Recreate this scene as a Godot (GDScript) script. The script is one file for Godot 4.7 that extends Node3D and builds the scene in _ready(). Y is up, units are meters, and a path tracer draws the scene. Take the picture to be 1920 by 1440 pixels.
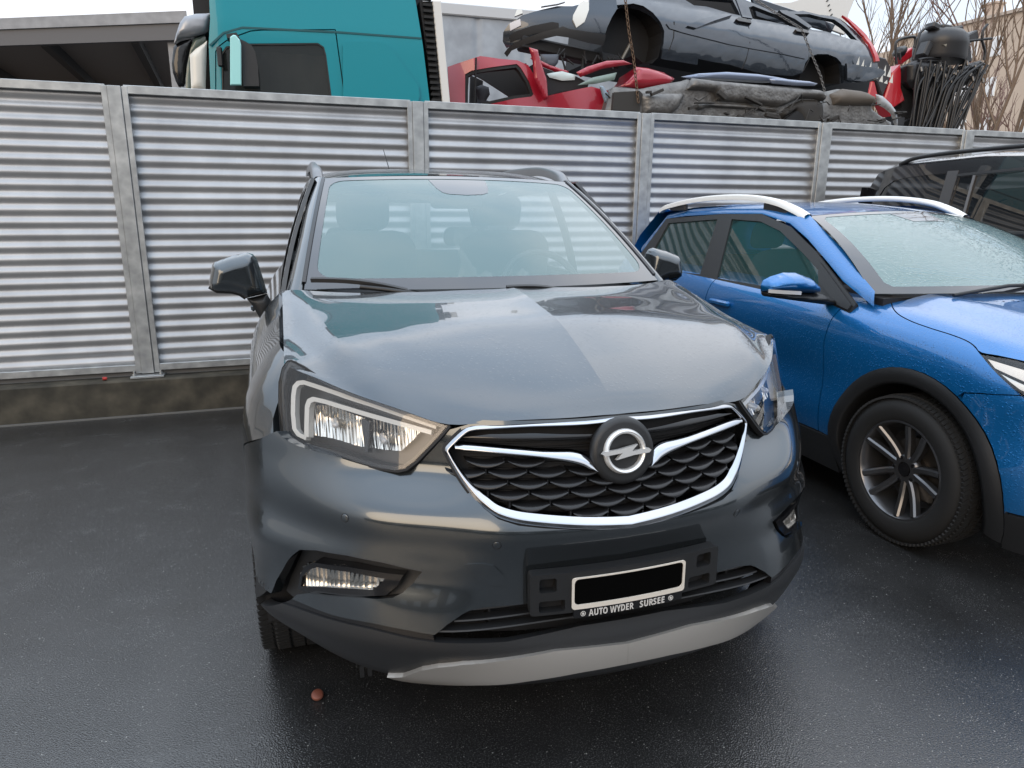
extends Node3D
# A wet scrapyard parking lot: a dark grey crossover facing the camera, a blue crossover and a black van to its right,
# a corrugated fence behind, and a truck, wrecks, a loader crane, trees and a house beyond it.

var taken := {}
var M := {}

# ---------------------------------------------------------------- naming and nodes
func numbered(n: String, where: Node) -> String:
	var key := str(where.get_instance_id()) + n
	taken[key] = int(taken.get(key, 0)) + 1
	return n if taken[key] == 1 else "%s_%03d" % [n, taken[key] - 1]

func thing(called: String, label: String, category: String, at := Vector3.ZERO, group := "", turn := 0.0) -> Node3D:
	var o := Node3D.new()
	o.name = numbered(called, self)
	add_child(o, true)
	o.position = at
	o.rotation.y = turn
	o.set_meta("label", label)
	o.set_meta("category", category)
	if group != "":
		o.set_meta("group", group)
	return o

func part(where: Node, called: String, mesh: Mesh, m: Material, label := "") -> MeshInstance3D:
	var o := MeshInstance3D.new()
	o.name = numbered(called, where)
	o.mesh = mesh
	o.material_override = m
	where.add_child(o, true)
	if label != "":
		o.set_meta("label", label)
	return o

func world_part(where: Node3D, called: String, mesh: Mesh, m: Material, label := "") -> MeshInstance3D:
	# geometry given in world coordinates, hung under a thing that has a place of its own
	var o := part(where, called, mesh, m, label)
	o.transform = xf_of(where).affine_inverse()
	return o

func xf_of(n: Node) -> Transform3D:
	var t := Transform3D.IDENTITY
	while n != self and n is Node3D:
		t = (n as Node3D).transform * t
		n = n.get_parent()
	return t

func single(called: String, mesh: Mesh, m: Material, label: String, category: String, at := Vector3.ZERO, group := "") -> MeshInstance3D:
	var o := part(self, called, mesh, m, label)
	o.position = at
	o.set_meta("category", category)
	if group != "":
		o.set_meta("group", group)
	return o

func structure(called: String, mesh: Mesh, m: Material) -> MeshInstance3D:
	var o := part(self, called, mesh, m)
	o.set_meta("kind", "structure")
	return o

# ---------------------------------------------------------------- materials
func mat(c: Color, rough := 0.5, metal := 0.0, coat := 0.0, spec := 0.5) -> StandardMaterial3D:
	var m := StandardMaterial3D.new()
	m.albedo_color = c.linear_to_srgb()
	m.roughness = rough
	m.metallic = metal
	m.metallic_specular = spec
	if coat > 0.0:
		m.clearcoat_enabled = true
		m.clearcoat = coat
		m.clearcoat_roughness = 0.02
	return m

func glass(c: Color, alpha: float, rough := 0.0) -> StandardMaterial3D:
	var m := StandardMaterial3D.new()
	m.transparency = BaseMaterial3D.TRANSPARENCY_ALPHA
	var s := c.linear_to_srgb()
	m.albedo_color = Color(s.r, s.g, s.b, alpha)
	m.roughness = rough
	m.metallic_specular = 0.6
	m.cull_mode = BaseMaterial3D.CULL_DISABLED
	return m

func noise_tex(size: int, freq: float, lo: Color, hi: Color, seed_: int, kind := FastNoiseLite.TYPE_SIMPLEX_SMOOTH, octaves := 4) -> ImageTexture:
	var n := FastNoiseLite.new()
	n.noise_type = kind
	n.seed = seed_
	n.frequency = freq
	n.fractal_octaves = octaves
	var im := n.get_seamless_image(size, size, false, false, 0.12, true)
	im.convert(Image.FORMAT_RGB8)
	var a := lo.linear_to_srgb()
	var b := hi.linear_to_srgb()
	var d := im.get_data()
	for i in range(0, d.size(), 3):
		var t := d[i] / 255.0
		d[i] = int(lerpf(a.r, b.r, t) * 255.0)
		d[i + 1] = int(lerpf(a.g, b.g, t) * 255.0)
		d[i + 2] = int(lerpf(a.b, b.b, t) * 255.0)
	return ImageTexture.create_from_image(Image.create_from_data(size, size, false, Image.FORMAT_RGB8, d))

func tri(m: StandardMaterial3D, metres: float, world := true) -> StandardMaterial3D:
	m.uv1_triplanar = true
	m.uv1_world_triplanar = world
	m.uv1_scale = Vector3.ONE / metres
	return m

func drop_normal(size: int, count: int, rmin: float, rmax: float, depth: float, seed_: int) -> ImageTexture:
	# rain drops standing on a surface, as a normal map
	var rng := RandomNumberGenerator.new()
	rng.seed = seed_
	var h := PackedFloat32Array()
	h.resize(size * size)
	for k in count:
		var cx := rng.randi_range(0, size - 1)
		var cy := rng.randi_range(0, size - 1)
		var r := lerpf(rmin, rmax, pow(rng.randf(), 3.0))
		var ri := int(ceil(r))
		var sx := rng.randf_range(0.8, 1.25)
		for y in range(-ri - 1, ri + 2):
			for x in range(-ri - 1, ri + 2):
				var q := (x * x * sx + y * y / sx) / (r * r)
				if q < 1.0:
					var at := posmod(cy + y, size) * size + posmod(cx + x, size)
					h[at] = maxf(h[at], r * sqrt(1.0 - q) * depth)
	var d := PackedByteArray()
	d.resize(size * size * 3)
	for y in size:
		for x in size:
			var dx := h[y * size + posmod(x + 1, size)] - h[y * size + posmod(x - 1, size)]
			var dy := h[posmod(y + 1, size) * size + x] - h[posmod(y - 1, size) * size + x]
			var n := Vector3(-dx, dy, 2.0).normalized()
			var i := (y * size + x) * 3
			d[i] = int(n.x * 127.0 + 128.0)
			d[i + 1] = int(n.y * 127.0 + 128.0)
			d[i + 2] = int(n.z * 127.0 + 128.0)
	return ImageTexture.create_from_image(Image.create_from_data(size, size, false, Image.FORMAT_RGB8, d))

# ---------------------------------------------------------------- mesh helpers
class MB:
	var v := PackedVector3Array()
	var n := PackedVector3Array()
	var uv := PackedVector2Array()
	func tri(a: Vector3, b: Vector3, c: Vector3, na: Vector3, nb: Vector3, nc: Vector3) -> void:
		# wound so that the front face looks along the normals
		if (b - a).cross(c - a).dot(na + nb + nc) > 0.0:
			v.append_array([a, c, b])
			n.append_array([na, nc, nb])
		else:
			v.append_array([a, b, c])
			n.append_array([na, nb, nc])
	func flat(a: Vector3, b: Vector3, c: Vector3, out: Vector3) -> void:
		var m := (b - a).cross(c - a).normalized()
		if m.dot(out) < 0.0:
			m = -m
		tri(a, b, c, m, m, m)
	func quad(a: Vector3, b: Vector3, c: Vector3, d: Vector3, out: Vector3) -> void:
		var m := (b - a).cross(d - a)
		if m.length() < 1e-10:
			m = (c - b).cross(d - b)
		m = m.normalized()
		if m.dot(out) < 0.0:
			m = -m
		tri(a, b, c, m, m, m)
		tri(a, c, d, m, m, m)
	func quadn(a: Vector3, b: Vector3, c: Vector3, d: Vector3, na: Vector3, nb: Vector3, nc: Vector3, nd: Vector3) -> void:
		tri(a, b, c, na, nb, nc)
		tri(a, c, d, na, nc, nd)
	func box(c: Vector3, s: Vector3, b := Basis.IDENTITY, bev := 0.0) -> void:
		var h := s * 0.5
		if bev <= 0.0:
			for ax in 3:
				for sg in [-1.0, 1.0]:
					var o := Vector3.ZERO
					o[ax] = sg
					var p := Vector3.ZERO
					p[(ax + 1) % 3] = 1.0
					var q := Vector3.ZERO
					q[(ax + 2) % 3] = 1.0
					quad(c + b * ((o - p - q) * h), c + b * ((o + p - q) * h), c + b * ((o + p + q) * h), c + b * ((o - p + q) * h), b * o)
			return
		var k := Vector3(h.x - bev, h.y - bev, h.z - bev)
		for ax in 3:
			var a1 := (ax + 1) % 3
			var a2 := (ax + 2) % 3
			for sg in [-1.0, 1.0]:
				var o := Vector3.ZERO
				o[ax] = sg
				var cs := []
				for e in [[-1, -1], [1, -1], [1, 1], [-1, 1]]:
					var p := Vector3.ZERO
					p[ax] = sg * h[ax]
					p[a1] = e[0] * k[a1]
					p[a2] = e[1] * k[a2]
					cs.append(c + b * p)
				quad(cs[0], cs[1], cs[2], cs[3], b * o)
			for s1 in [-1.0, 1.0]:
				for s2 in [-1.0, 1.0]:
					var cs := []
					for e in [[0, -1], [0, 1], [1, 1], [1, -1]]:
						var p := Vector3.ZERO
						p[a1] = s1 * (h[a1] if e[0] == 0 else k[a1])
						p[a2] = s2 * (k[a2] if e[0] == 0 else h[a2])
						p[ax] = e[1] * k[ax]
						cs.append(c + b * p)
					var o := Vector3.ZERO
					o[a1] = s1
					o[a2] = s2
					quad(cs[0], cs[1], cs[2], cs[3], b * o)
		for sx in [-1.0, 1.0]:
			for sy in [-1.0, 1.0]:
				for sz in [-1.0, 1.0]:
					flat(c + b * Vector3(sx * h.x, sy * k.y, sz * k.z), c + b * Vector3(sx * k.x, sy * h.y, sz * k.z), c + b * Vector3(sx * k.x, sy * k.y, sz * h.z), b * Vector3(sx, sy, sz))
	func grid(P: Array, out := Vector3.ZERO, close_u := false) -> void:
		# P: rows of points; smooth normals; out = a point the faces look away from is not needed, a direction hint is
		var nr := P.size()
		var nc: int = P[0].size()
		var N := []
		for i in nr:
			var row := []
			for j in nc:
				var jm := j - 1
				var jp := j + 1
				if close_u:
					if jm < 0: jm = nc - 2
					if jp > nc - 1: jp = 1
				else:
					jm = maxi(jm, 0)
					jp = mini(jp, nc - 1)
				var du: Vector3 = P[i][jp] - P[i][jm]
				var dv: Vector3 = P[mini(i + 1, nr - 1)][j] - P[maxi(i - 1, 0)][j]
				var m := du.cross(dv)
				row.append(m.normalized() if m.length() > 1e-12 else Vector3.UP)
			N.append(row)
		var sg := 1.0
		if out != Vector3.ZERO:
			var s := 0.0
			for i in nr:
				for j in nc:
					s += (N[i][j] as Vector3).dot(out)
			if s < 0.0:
				sg = -1.0
		for i in nr - 1:
			for j in nc - 1:
				quadn(P[i][j], P[i][j + 1], P[i + 1][j + 1], P[i + 1][j], N[i][j] * sg, N[i][j + 1] * sg, N[i + 1][j + 1] * sg, N[i + 1][j] * sg)
	func rings(P: Array, cap := true) -> void:
		# closed rings of points (each ring listed without repeating its first point); normals look outwards
		var nr := P.size()
		var nc: int = P[0].size()
		var C := []
		for r in P:
			var c := Vector3.ZERO
			for p in r: c += p
			C.append(c / nc)
		var N := []
		for i in nr:
			var row := []
			for j in nc:
				var du: Vector3 = P[i][(j + 1) % nc] - P[i][(j + nc - 1) % nc]
				var dv: Vector3 = P[mini(i + 1, nr - 1)][j] - P[maxi(i - 1, 0)][j]
				var m := du.cross(dv).normalized()
				if m.dot(P[i][j] - C[i]) < 0.0: m = -m
				row.append(m)
			N.append(row)
		for i in nr - 1:
			for j in nc:
				var k := (j + 1) % nc
				quadn(P[i][j], P[i][k], P[i + 1][k], P[i + 1][j], N[i][j], N[i][k], N[i + 1][k], N[i + 1][j])
		if cap:
			for e in [0, nr - 1]:
				var o: Vector3 = C[0] - C[1] if e == 0 else C[nr - 1] - C[nr - 2]
				for j in nc:
					flat(C[e], P[e][j], P[e][(j + 1) % nc], o)
	func tube(pts: Array, r: float, sides := 8, r2 := -1.0, cap := true) -> void:
		var P := []
		var up := Vector3.UP
		for i in pts.size():
			var d: Vector3 = (pts[mini(i + 1, pts.size() - 1)] - pts[maxi(i - 1, 0)]).normalized()
			if absf(d.dot(up)) > 0.97: up = Vector3.RIGHT if absf(d.x) < 0.9 else Vector3.FORWARD
			var a := d.cross(up).normalized()
			var b := a.cross(d).normalized()
			up = b
			var rr := r if r2 < 0.0 else lerpf(r, r2, float(i) / maxf(1.0, pts.size() - 1.0))
			var ring := []
			for k in sides:
				var t := TAU * k / sides
				ring.append(pts[i] + (a * cos(t) + b * sin(t)) * rr)
			P.append(ring)
		rings(P, cap)
	func sweep(pts: Array, ups: Array, prof: Array, closed := false, cap := true) -> void:
		# prof: Vector2 (across, up); closed path repeats
		var P := []
		var np := pts.size()
		for i in np:
			var d: Vector3
			if closed:
				d = (pts[(i + 1) % np] - pts[(i + np - 1) % np]).normalized()
			else:
				d = (pts[mini(i + 1, np - 1)] - pts[maxi(i - 1, 0)]).normalized()
			var up: Vector3 = ups[i]
			var a := d.cross(up).normalized()
			up = a.cross(d).normalized()
			var ring := []
			for q in prof:
				ring.append(pts[i] + a * q.x + up * q.y)
			P.append(ring)
		if closed:
			P.append(P[0].duplicate())
		# flat-shaded across profile edges, smooth along the path
		var nc := prof.size()
		for i in P.size() - 1:
			for j in nc:
				var k := (j + 1) % nc
				var im := i - 1
				var ip := i + 2
				if closed:
					im = P.size() - 2 if im < 0 else im
					ip = 1 if ip > P.size() - 1 else ip
				else:
					im = maxi(im, 0)
					ip = mini(ip, P.size() - 1)
				var e0: Vector3 = P[i][k] - P[i][j]
				var e1: Vector3 = P[i + 1][k] - P[i + 1][j]
				var n0: Vector3 = e0.cross(P[i + 1][j] - P[im][j]).normalized()
				var n1: Vector3 = e1.cross(P[ip][j] - P[i][j]).normalized()
				var c := Vector3.ZERO
				for p in P[i]: c += p
				c /= nc
				if n0.dot((P[i][j] + P[i][k]) * 0.5 - c) < 0.0: n0 = -n0
				if n1.dot(n0) < 0.0: n1 = -n1
				quadn(P[i][j], P[i][k], P[i + 1][k], P[i + 1][j], n0, n0, n1, n1)
		if cap and not closed:
			for e in [0, P.size() - 1]:
				var c := Vector3.ZERO
				for p in P[e]: c += p
				c /= nc
				var o: Vector3 = pts[0] - pts[1] if e == 0 else pts[np - 1] - pts[np - 2]
				for j in nc:
					flat(c, P[e][j], P[e][(j + 1) % nc], o)
	func lathe(prof: Array, segs: int, b := Basis.IDENTITY, at := Vector3.ZERO, hard := false) -> void:
		# prof: Vector2 (radius, height along local y)
		var P := []
		for q in prof:
			var row := []
			for k in segs + 1:
				var t := TAU * k / segs
				row.append(at + b * Vector3(cos(t) * q.x, q.y, sin(t) * q.x))
			P.append(row)
		for i in P.size() - 1:
			var e: Vector2 = prof[i + 1] - prof[i]
			var nn := Vector2(e.y, -e.x).normalized()
			var n0 := nn
			var n1 := nn
			if not hard:
				if i > 0:
					var e0: Vector2 = prof[i] - prof[i - 1]
					var m := Vector2(e0.y, -e0.x).normalized()
					if m.dot(nn) > 0.6: n0 = (m + nn).normalized()
				if i + 2 < P.size():
					var e1: Vector2 = prof[i + 2] - prof[i + 1]
					var m := Vector2(e1.y, -e1.x).normalized()
					if m.dot(nn) > 0.6: n1 = (m + nn).normalized()
			for k in segs:
				var t0 := TAU * k / segs
				var t1 := TAU * (k + 1) / segs
				quadn(P[i][k], P[i][k + 1], P[i + 1][k + 1], P[i + 1][k],
					b * Vector3(cos(t0) * n0.x, n0.y, sin(t0) * n0.x), b * Vector3(cos(t1) * n0.x, n0.y, sin(t1) * n0.x),
					b * Vector3(cos(t1) * n1.x, n1.y, sin(t1) * n1.x), b * Vector3(cos(t0) * n1.x, n1.y, sin(t0) * n1.x))
	func plate(poly: PackedVector2Array, th: float, xf: Transform3D, bev := 0.0) -> void:
		# an outline with a thickness: front at local z = 0 looking along +z, back at -th
		var idx := Geometry2D.triangulate_polygon(poly)
		var front := poly
		if bev > 0.0:
			var ins := Geometry2D.offset_polygon(poly, -bev, Geometry2D.JOIN_MITER)
			if ins.size() == 1 and (ins[0] as PackedVector2Array).size() == poly.size():
				# match vertices by nearest
				var m := PackedVector2Array()
				for p in poly:
					var best: Vector2 = ins[0][0]
					for q in ins[0]:
						if q.distance_squared_to(p) < best.distance_squared_to(p): best = q
					m.append(best)
				front = m
		var z1 := Vector3(0, 0, 1)
		for t in range(0, idx.size(), 3):
			flat(xf * v3(front[idx[t]], 0), xf * v3(front[idx[t + 1]], 0), xf * v3(front[idx[t + 2]], 0), xf.basis * z1)
			flat(xf * v3(poly[idx[t]], -th), xf * v3(poly[idx[t + 1]], -th), xf * v3(poly[idx[t + 2]], -th), xf.basis * -z1)
		var cw := Geometry2D.is_polygon_clockwise(poly)
		for i in poly.size():
			var a := poly[i]
			var b := poly[(i + 1) % poly.size()]
			var e := (b - a).normalized()
			var o := Vector2(e.y, -e.x)
			if cw: o = -o
			var zz := 0.0
			if front != poly:
				zz = -bev
				var c := front[i]
				var d := front[(i + 1) % poly.size()]
				quad(xf * v3(a, zz), xf * v3(b, zz), xf * v3(d, 0), xf * v3(c, 0), xf.basis * (v3(o, 1)))
			quad(xf * v3(a, zz), xf * v3(b, zz), xf * v3(b, -th), xf * v3(a, -th), xf.basis * v3(o, 0))
	func v3(p: Vector2, z: float) -> Vector3:
		return Vector3(p.x, p.y, z)
	func done() -> ArrayMesh:
		var a := []
		a.resize(Mesh.ARRAY_MAX)
		a[Mesh.ARRAY_VERTEX] = v
		a[Mesh.ARRAY_NORMAL] = n
		if uv.size() == v.size() and uv.size() > 0:
			a[Mesh.ARRAY_TEX_UV] = uv
		var m := ArrayMesh.new()
		if v.size() > 0:
			m.add_surface_from_arrays(Mesh.PRIMITIVE_TRIANGLES, a)
		return m

func normal_of(f: Callable, u: float, v: float, sg: float, h: float) -> Vector3:
	var a: Vector3 = f.call(u + h, v) - f.call(u - h, v)
	var b: Vector3 = f.call(u, v + h) - f.call(u, v - h)
	return a.cross(b).normalized() * sg

# A panel: the part of the surface f(u, v) inside the outline and outside the holes, with a turned-in rim.
func panel(mb: MB, f: Callable, outline: PackedVector2Array, holes: Array, step: Vector2, sg: float, rim := 0.02, off := 0.0, h := 0.02, flip := false) -> void:
	var lo := outline[0]
	var hi := outline[0]
	for p in outline:
		lo = lo.min(p)
		hi = hi.max(p)
	var nx := maxi(1, int(ceil((hi.x - lo.x) / step.x)))
	var ny := maxi(1, int(ceil((hi.y - lo.y) / step.y)))
	var d := Vector2((hi.x - lo.x) / nx, (hi.y - lo.y) / ny)
	var cache := {}
	var at := func(p: Vector2) -> Array:
		var key := Vector2i(roundi(p.x * 20000.0), roundi(p.y * 20000.0))
		if not cache.has(key):
			var q: Vector3 = f.call(p.x, p.y)
			var m := normal_of(f, p.x, p.y, sg, h)
			q += m * off
			if flip:
				q.x = -q.x
				m.x = -m.x
			cache[key] = [q, m]
		return cache[key]
	for iy in ny:
		for ix in nx:
			var a := lo + Vector2(d.x * ix, d.y * iy)
			var cell := PackedVector2Array([a, a + Vector2(d.x, 0), a + d, a + Vector2(0, d.y)])
			var pieces: Array = Geometry2D.intersect_polygons(cell, outline)
			for hole in holes:
				var next := []
				for pc in pieces:
					next.append_array(Geometry2D.clip_polygons(pc, hole))
				pieces = next
			for pc in pieces:
				var idx: PackedInt32Array
				if pc.size() == 4:
					idx = PackedInt32Array([0, 1, 2, 0, 2, 3])
				else:
					idx = Geometry2D.triangulate_polygon(pc)
				for t in range(0, idx.size(), 3):
					var A: Array = at.call(pc[idx[t]])
					var B: Array = at.call(pc[idx[t + 1]])
					var C: Array = at.call(pc[idx[t + 2]])
					mb.tri(A[0], B[0], C[0], A[1], B[1], C[1])
	if rim > 0.0:
		for ring in [outline] + holes:
			var cnt: int = ring.size()
			var cw := Geometry2D.is_polygon_clockwise(ring)
			for i in cnt:
				var p: Vector2 = ring[i]
				var q: Vector2 = ring[(i + 1) % cnt]
				var k := maxi(1, int(ceil(maxf(absf(p.x - q.x) / step.x, absf(p.y - q.y) / step.y))))
				for s in k:
					var mid := p.lerp(q, (s + 0.5) / k)
					var gone: bool = ring != outline and not Geometry2D.is_point_in_polygon(mid, outline)
					for o2 in holes:
						if o2 != ring and Geometry2D.is_point_in_polygon(mid, o2): gone = true
					if gone: continue
					var A: Array = at.call(p.lerp(q, float(s) / k))
					var B: Array = at.call(p.lerp(q, float(s + 1) / k))
					var a0: Vector3 = A[0]
					var b0: Vector3 = B[0]
					var o: Vector3 = (b0 - a0).cross(A[1])
					mb.quad(a0, b0, b0 - B[1] * rim, a0 - A[1] * rim, o)

func bsp(t: float) -> Array:
	return [(1 - t) * (1 - t) * (1 - t) / 6.0, (3 * t * t * t - 6 * t * t + 4) / 6.0, (-3 * t * t * t + 3 * t * t + 3 * t + 1) / 6.0, t * t * t / 6.0]

# A uniform bicubic B-spline surface: rows x cols control points, u along a row, v across rows.
func net(data: PackedFloat32Array, cols: int) -> Callable:
	var pts := PackedVector3Array()
	for i in range(0, data.size(), 3):
		pts.append(Vector3(data[i], data[i + 1], data[i + 2]))
	var rows := pts.size() / cols
	return func(u: float, v: float) -> Vector3:
		var iu := clampi(int(floor(u)), 0, cols - 4)
		var iv := clampi(int(floor(v)), 0, rows - 4)
		var bu := bsp(u - iu)
		var bv := bsp(v - iv)
		var r := Vector3.ZERO
		for j in 4:
			var q := Vector3.ZERO
			for i in 4:
				q += pts[(iv + j) * cols + iu + i] * bu[i]
			r += q * bv[j]
		return r

func mirrored(poly: PackedVector2Array) -> PackedVector2Array:
	# left half outline (centre line points at both ends) closed with its mirror image
	var r := poly.duplicate()
	for i in range(poly.size() - 1, -1, -1):
		if poly[i].x > 1e-4:
			r.append(Vector2(-poly[i].x, poly[i].y))
	return r

func curve_pts(c: Array, n: int) -> Array:
	# Catmull-Rom through c
	var r := []
	for i in c.size() - 1:
		var p0 = c[maxi(i - 1, 0)]
		var p1 = c[i]
		var p2 = c[i + 1]
		var p3 = c[mini(i + 2, c.size() - 1)]
		for k in n:
			var t := float(k) / n
			r.append(((p1 * 2.0) + (p2 - p0) * t + (p0 * 2.0 - p1 * 5.0 + p2 * 4.0 - p3) * t * t + (p1 * 3.0 - p0 - p2 * 3.0 + p3) * t * t * t) * 0.5)
	r.append(c[c.size() - 1])
	return r

func pillow(mb: MB, poly: PackedVector2Array, step: float, bulge: float, soft: float, back: float, xf: Transform3D) -> void:
	# a rounded body from an outline: domed front towards +z, domed back to -back
	var dist := func(p: Vector2) -> float:
		var best := 1e9
		for i in poly.size():
			best = minf(best, p.distance_to(Geometry2D.get_closest_point_to_segment(p, poly[i], poly[(i + 1) % poly.size()])))
		return best
	for side in [1.0, -1.0]:
		var f := func(u: float, v: float) -> Vector3:
			var p := Vector2(u, v)
			var dd: float = dist.call(p) if Geometry2D.is_point_in_polygon(p, poly) else 0.0
			var k := clampf(dd / soft, 0.0, 1.0)
			return xf * Vector3(u, v, side * (bulge if side > 0 else back) * sqrt(maxf(0.0, 1.0 - (1.0 - k) * (1.0 - k))))
		panel(mb, f, poly, [], Vector2(step, step), side, 0.0, 0.0, step * 0.3)

func pv(a: Array) -> PackedVector2Array:
	var r := PackedVector2Array()
	for i in range(0, a.size(), 2):
		r.append(Vector2(a[i], a[i + 1]))
	return r

func lerp_table(x: float, xs: Array, ys: Array) -> float:
	if x <= xs[0]: return ys[0]
	for i in range(1, xs.size()):
		if x <= xs[i]:
			return lerpf(ys[i - 1], ys[i], (x - xs[i - 1]) / (xs[i] - xs[i - 1]))
	return ys[ys.size() - 1]

func make_sky() -> PanoramaSkyMaterial:
	var w := 1024
	var h := 512
	var n := FastNoiseLite.new()
	n.seed = 11
	n.noise_type = FastNoiseLite.TYPE_SIMPLEX_SMOOTH
	n.fractal_octaves = 5
	n.frequency = 1.0
	var n2 := FastNoiseLite.new()
	n2.seed = 4
	n2.frequency = 1.0
	n2.fractal_octaves = 4
	var im := Image.create(w, h, false, Image.FORMAT_RGBF)
	for y in h:
		var el := PI * 0.5 - PI * (y + 0.5) / h
		for x in w:
			var az := TAU * (x + 0.5) / w
			var dir := Vector3(cos(el) * sin(az), sin(el), cos(el) * cos(az))
			var e := maxf(dir.y, 0.0)
			# clouds lie on a flat layer
			var q := Vector3(dir.x, 0, dir.z) / (e + 0.22)
			var c := n.get_noise_3d(q.x * 1.1, 3.0, q.z * 1.6) * 0.5 + 0.5
			var c2 := n2.get_noise_3d(q.x * 0.45 + 7.0, 1.0, q.z * 0.6) * 0.5 + 0.5
			var cover := smoothstep(0.36, 0.66, c * 0.55 + c2 * 0.45)
			var blue := Color(0.55, 0.65, 0.78).lerp(Color(0.70, 0.78, 0.88), pow(1.0 - e, 3.0))
			var white := Color(0.90, 0.92, 0.96).lerp(Color(0.66, 0.71, 0.80), clampf((c - 0.45) * 1.6, 0.0, 0.8))
			var s := blue.lerp(white, cover)
			s = s.lerp(Color(1.0, 0.95, 0.87), 0.40 * pow(1.0 - e, 9.0))
			im.set_pixel(x, y, Color(s.r, s.g, s.b) * SKY * (0.62 + 1.5 * e))
	var m := PanoramaSkyMaterial.new()
	m.panorama = ImageTexture.create_from_image(im)
	return m

const SKY := 1.35

func _ready() -> void:
	# ------------------------------------------------------------ camera, sky, sun, exposure
	var cam := Camera3D.new()
	cam.name = "camera"
	cam.fov = 56.79
	cam.near = 0.05
	cam.far = 400.0
	cam.position = Vector3(-0.7341, 1.4220, 1.4033)
	cam.rotation = Vector3(-0.24577, -0.30033, 0.00627)
	add_child(cam)
	cam.current = true
	var env := Environment.new()
	env.background_mode = Environment.BG_SKY
	env.sky = Sky.new()
	env.sky.sky_material = make_sky()
	env.background_energy_multiplier = 1.0
	env.tonemap_mode = Environment.TONE_MAPPER_LINEAR
	env.tonemap_exposure = 1.15
	env.sdfgi_enabled = true
	env.ssao_enabled = true
	env.ssil_enabled = true
	var we := WorldEnvironment.new()
	we.name = "environment"
	we.environment = env
	add_child(we)
	var sun := DirectionalLight3D.new()
	sun.name = "sun"
	sun.light_energy = 0.4
	sun.light_color = Color(1.0, 0.87, 0.7)
	sun.light_angular_distance = 40.0
	sun.shadow_enabled = true
	sun.rotation = Vector3(deg_to_rad(-17), deg_to_rad(-42), 0)
	add_child(sun)
	make_materials()
	build_ground()
	build_fence()
	build_grey_car()
	build_more()

func make_materials() -> void:
	var drops := drop_normal(1024, 2600, 1.6, 6.5, 0.55, 3)
	var g := mat(Color(0.068, 0.079, 0.090), 0.22, 0.8, 1.0)
	g.normal_enabled = true
	g.normal_texture = drops
	g.normal_scale = 0.55
	tri(g, 0.55)
	M.grey_paint = g
	M.grey_dry = mat(Color(0.060, 0.070, 0.078), 0.18, 0.8, 1.0)
	var b := mat(Color(0.004, 0.125, 0.36), 0.32, 0.5, 1.0)
	b.normal_enabled = true
	b.normal_texture = drop_normal(1024, 7000, 1.6, 5.5, 0.6, 5)
	b.normal_scale = 0.8
	tri(b, 0.7)
	M.blue_paint = b
	M.black_paint = mat(Color(0.006, 0.006, 0.008), 0.2, 0.0, 1.0)
	var pl := mat(Color(0.012, 0.0125, 0.0135), 0.48)
	pl.normal_enabled = true
	pl.normal_texture = grain_normal(256, 8)
	pl.normal_scale = 0.25
	tri(pl, 0.06)
	M.plastic = pl
	M.cell = mat(Color(0.010, 0.010, 0.011), 0.38)
	M.dark = mat(Color(0.006, 0.006, 0.007), 0.7)
	M.gloss_black = mat(Color(0.008, 0.008, 0.009), 0.12)
	M.chrome = mat(Color(0.43, 0.44, 0.46), 0.09, 1.0)
	M.dull_chrome = mat(Color(0.62, 0.58, 0.52), 0.14, 1.0)
	M.satin = mat(Color(0.50, 0.47, 0.43), 0.38, 0.75)
	M.silver = mat(Color(0.62, 0.62, 0.62), 0.3, 0.5)
	M.satin_chrome = mat(Color(0.72, 0.72, 0.71), 0.30, 0.55, 0.5)
	M.lens = glass(Color(0.05, 0.05, 0.05), 0.04)
	M.white_plastic = mat(Color(0.46, 0.45, 0.42), 0.16, 0.0, 0.6)
	M.rubber = mat(Color(0.008, 0.008, 0.008), 0.75)
	M.window = glass(Color(0.02, 0.06, 0.06), 0.35)
	M.windscreen = glass(Color(0.15, 0.28, 0.29), 0.45)
	M.privacy = glass(Color(0.01, 0.012, 0.014), 0.93)
	M.frit = mat(Color(0.022, 0.024, 0.030), 0.06, 0.0, 0.6)
	M.cloth = mat(Color(0.035, 0.036, 0.04), 0.9)
	M.galv = tri(mat(Color(1, 1, 1), 0.42, 0.7), 0.9)
	M.galv.albedo_texture = noise_tex(512, 0.018, Color(0.28, 0.29, 0.295), Color(0.52, 0.535, 0.53), 21, FastNoiseLite.TYPE_CELLULAR, 3)
	M.sheet = tri(mat(Color(1, 1, 1), 0.46, 0.6), 2.3)
	M.sheet.albedo_texture = noise_tex(512, 0.012, Color(0.32, 0.33, 0.345), Color(0.47, 0.48, 0.49), 22)
	M.concrete = tri(mat(Color(1, 1, 1), 0.8), 1.3)
	M.concrete.albedo_texture = noise_tex(512, 0.01, Color(0.016, 0.015, 0.011), Color(0.085, 0.075, 0.055), 23)
	M.asphalt = make_asphalt()
	M.lamp_dark = mat(Color(0.035, 0.034, 0.034), 0.3, 0.3)

func grain_normal(size: int, seed_: int, amount := 1.0) -> ImageTexture:
	var n := FastNoiseLite.new()
	n.seed = seed_
	n.frequency = 0.12
	n.fractal_octaves = 3
	var im := n.get_seamless_image(size, size)
	im.convert(Image.FORMAT_RGBA8)
	im.bump_map_to_normal_map(4.0 * amount)
	return ImageTexture.create_from_image(im)

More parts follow.
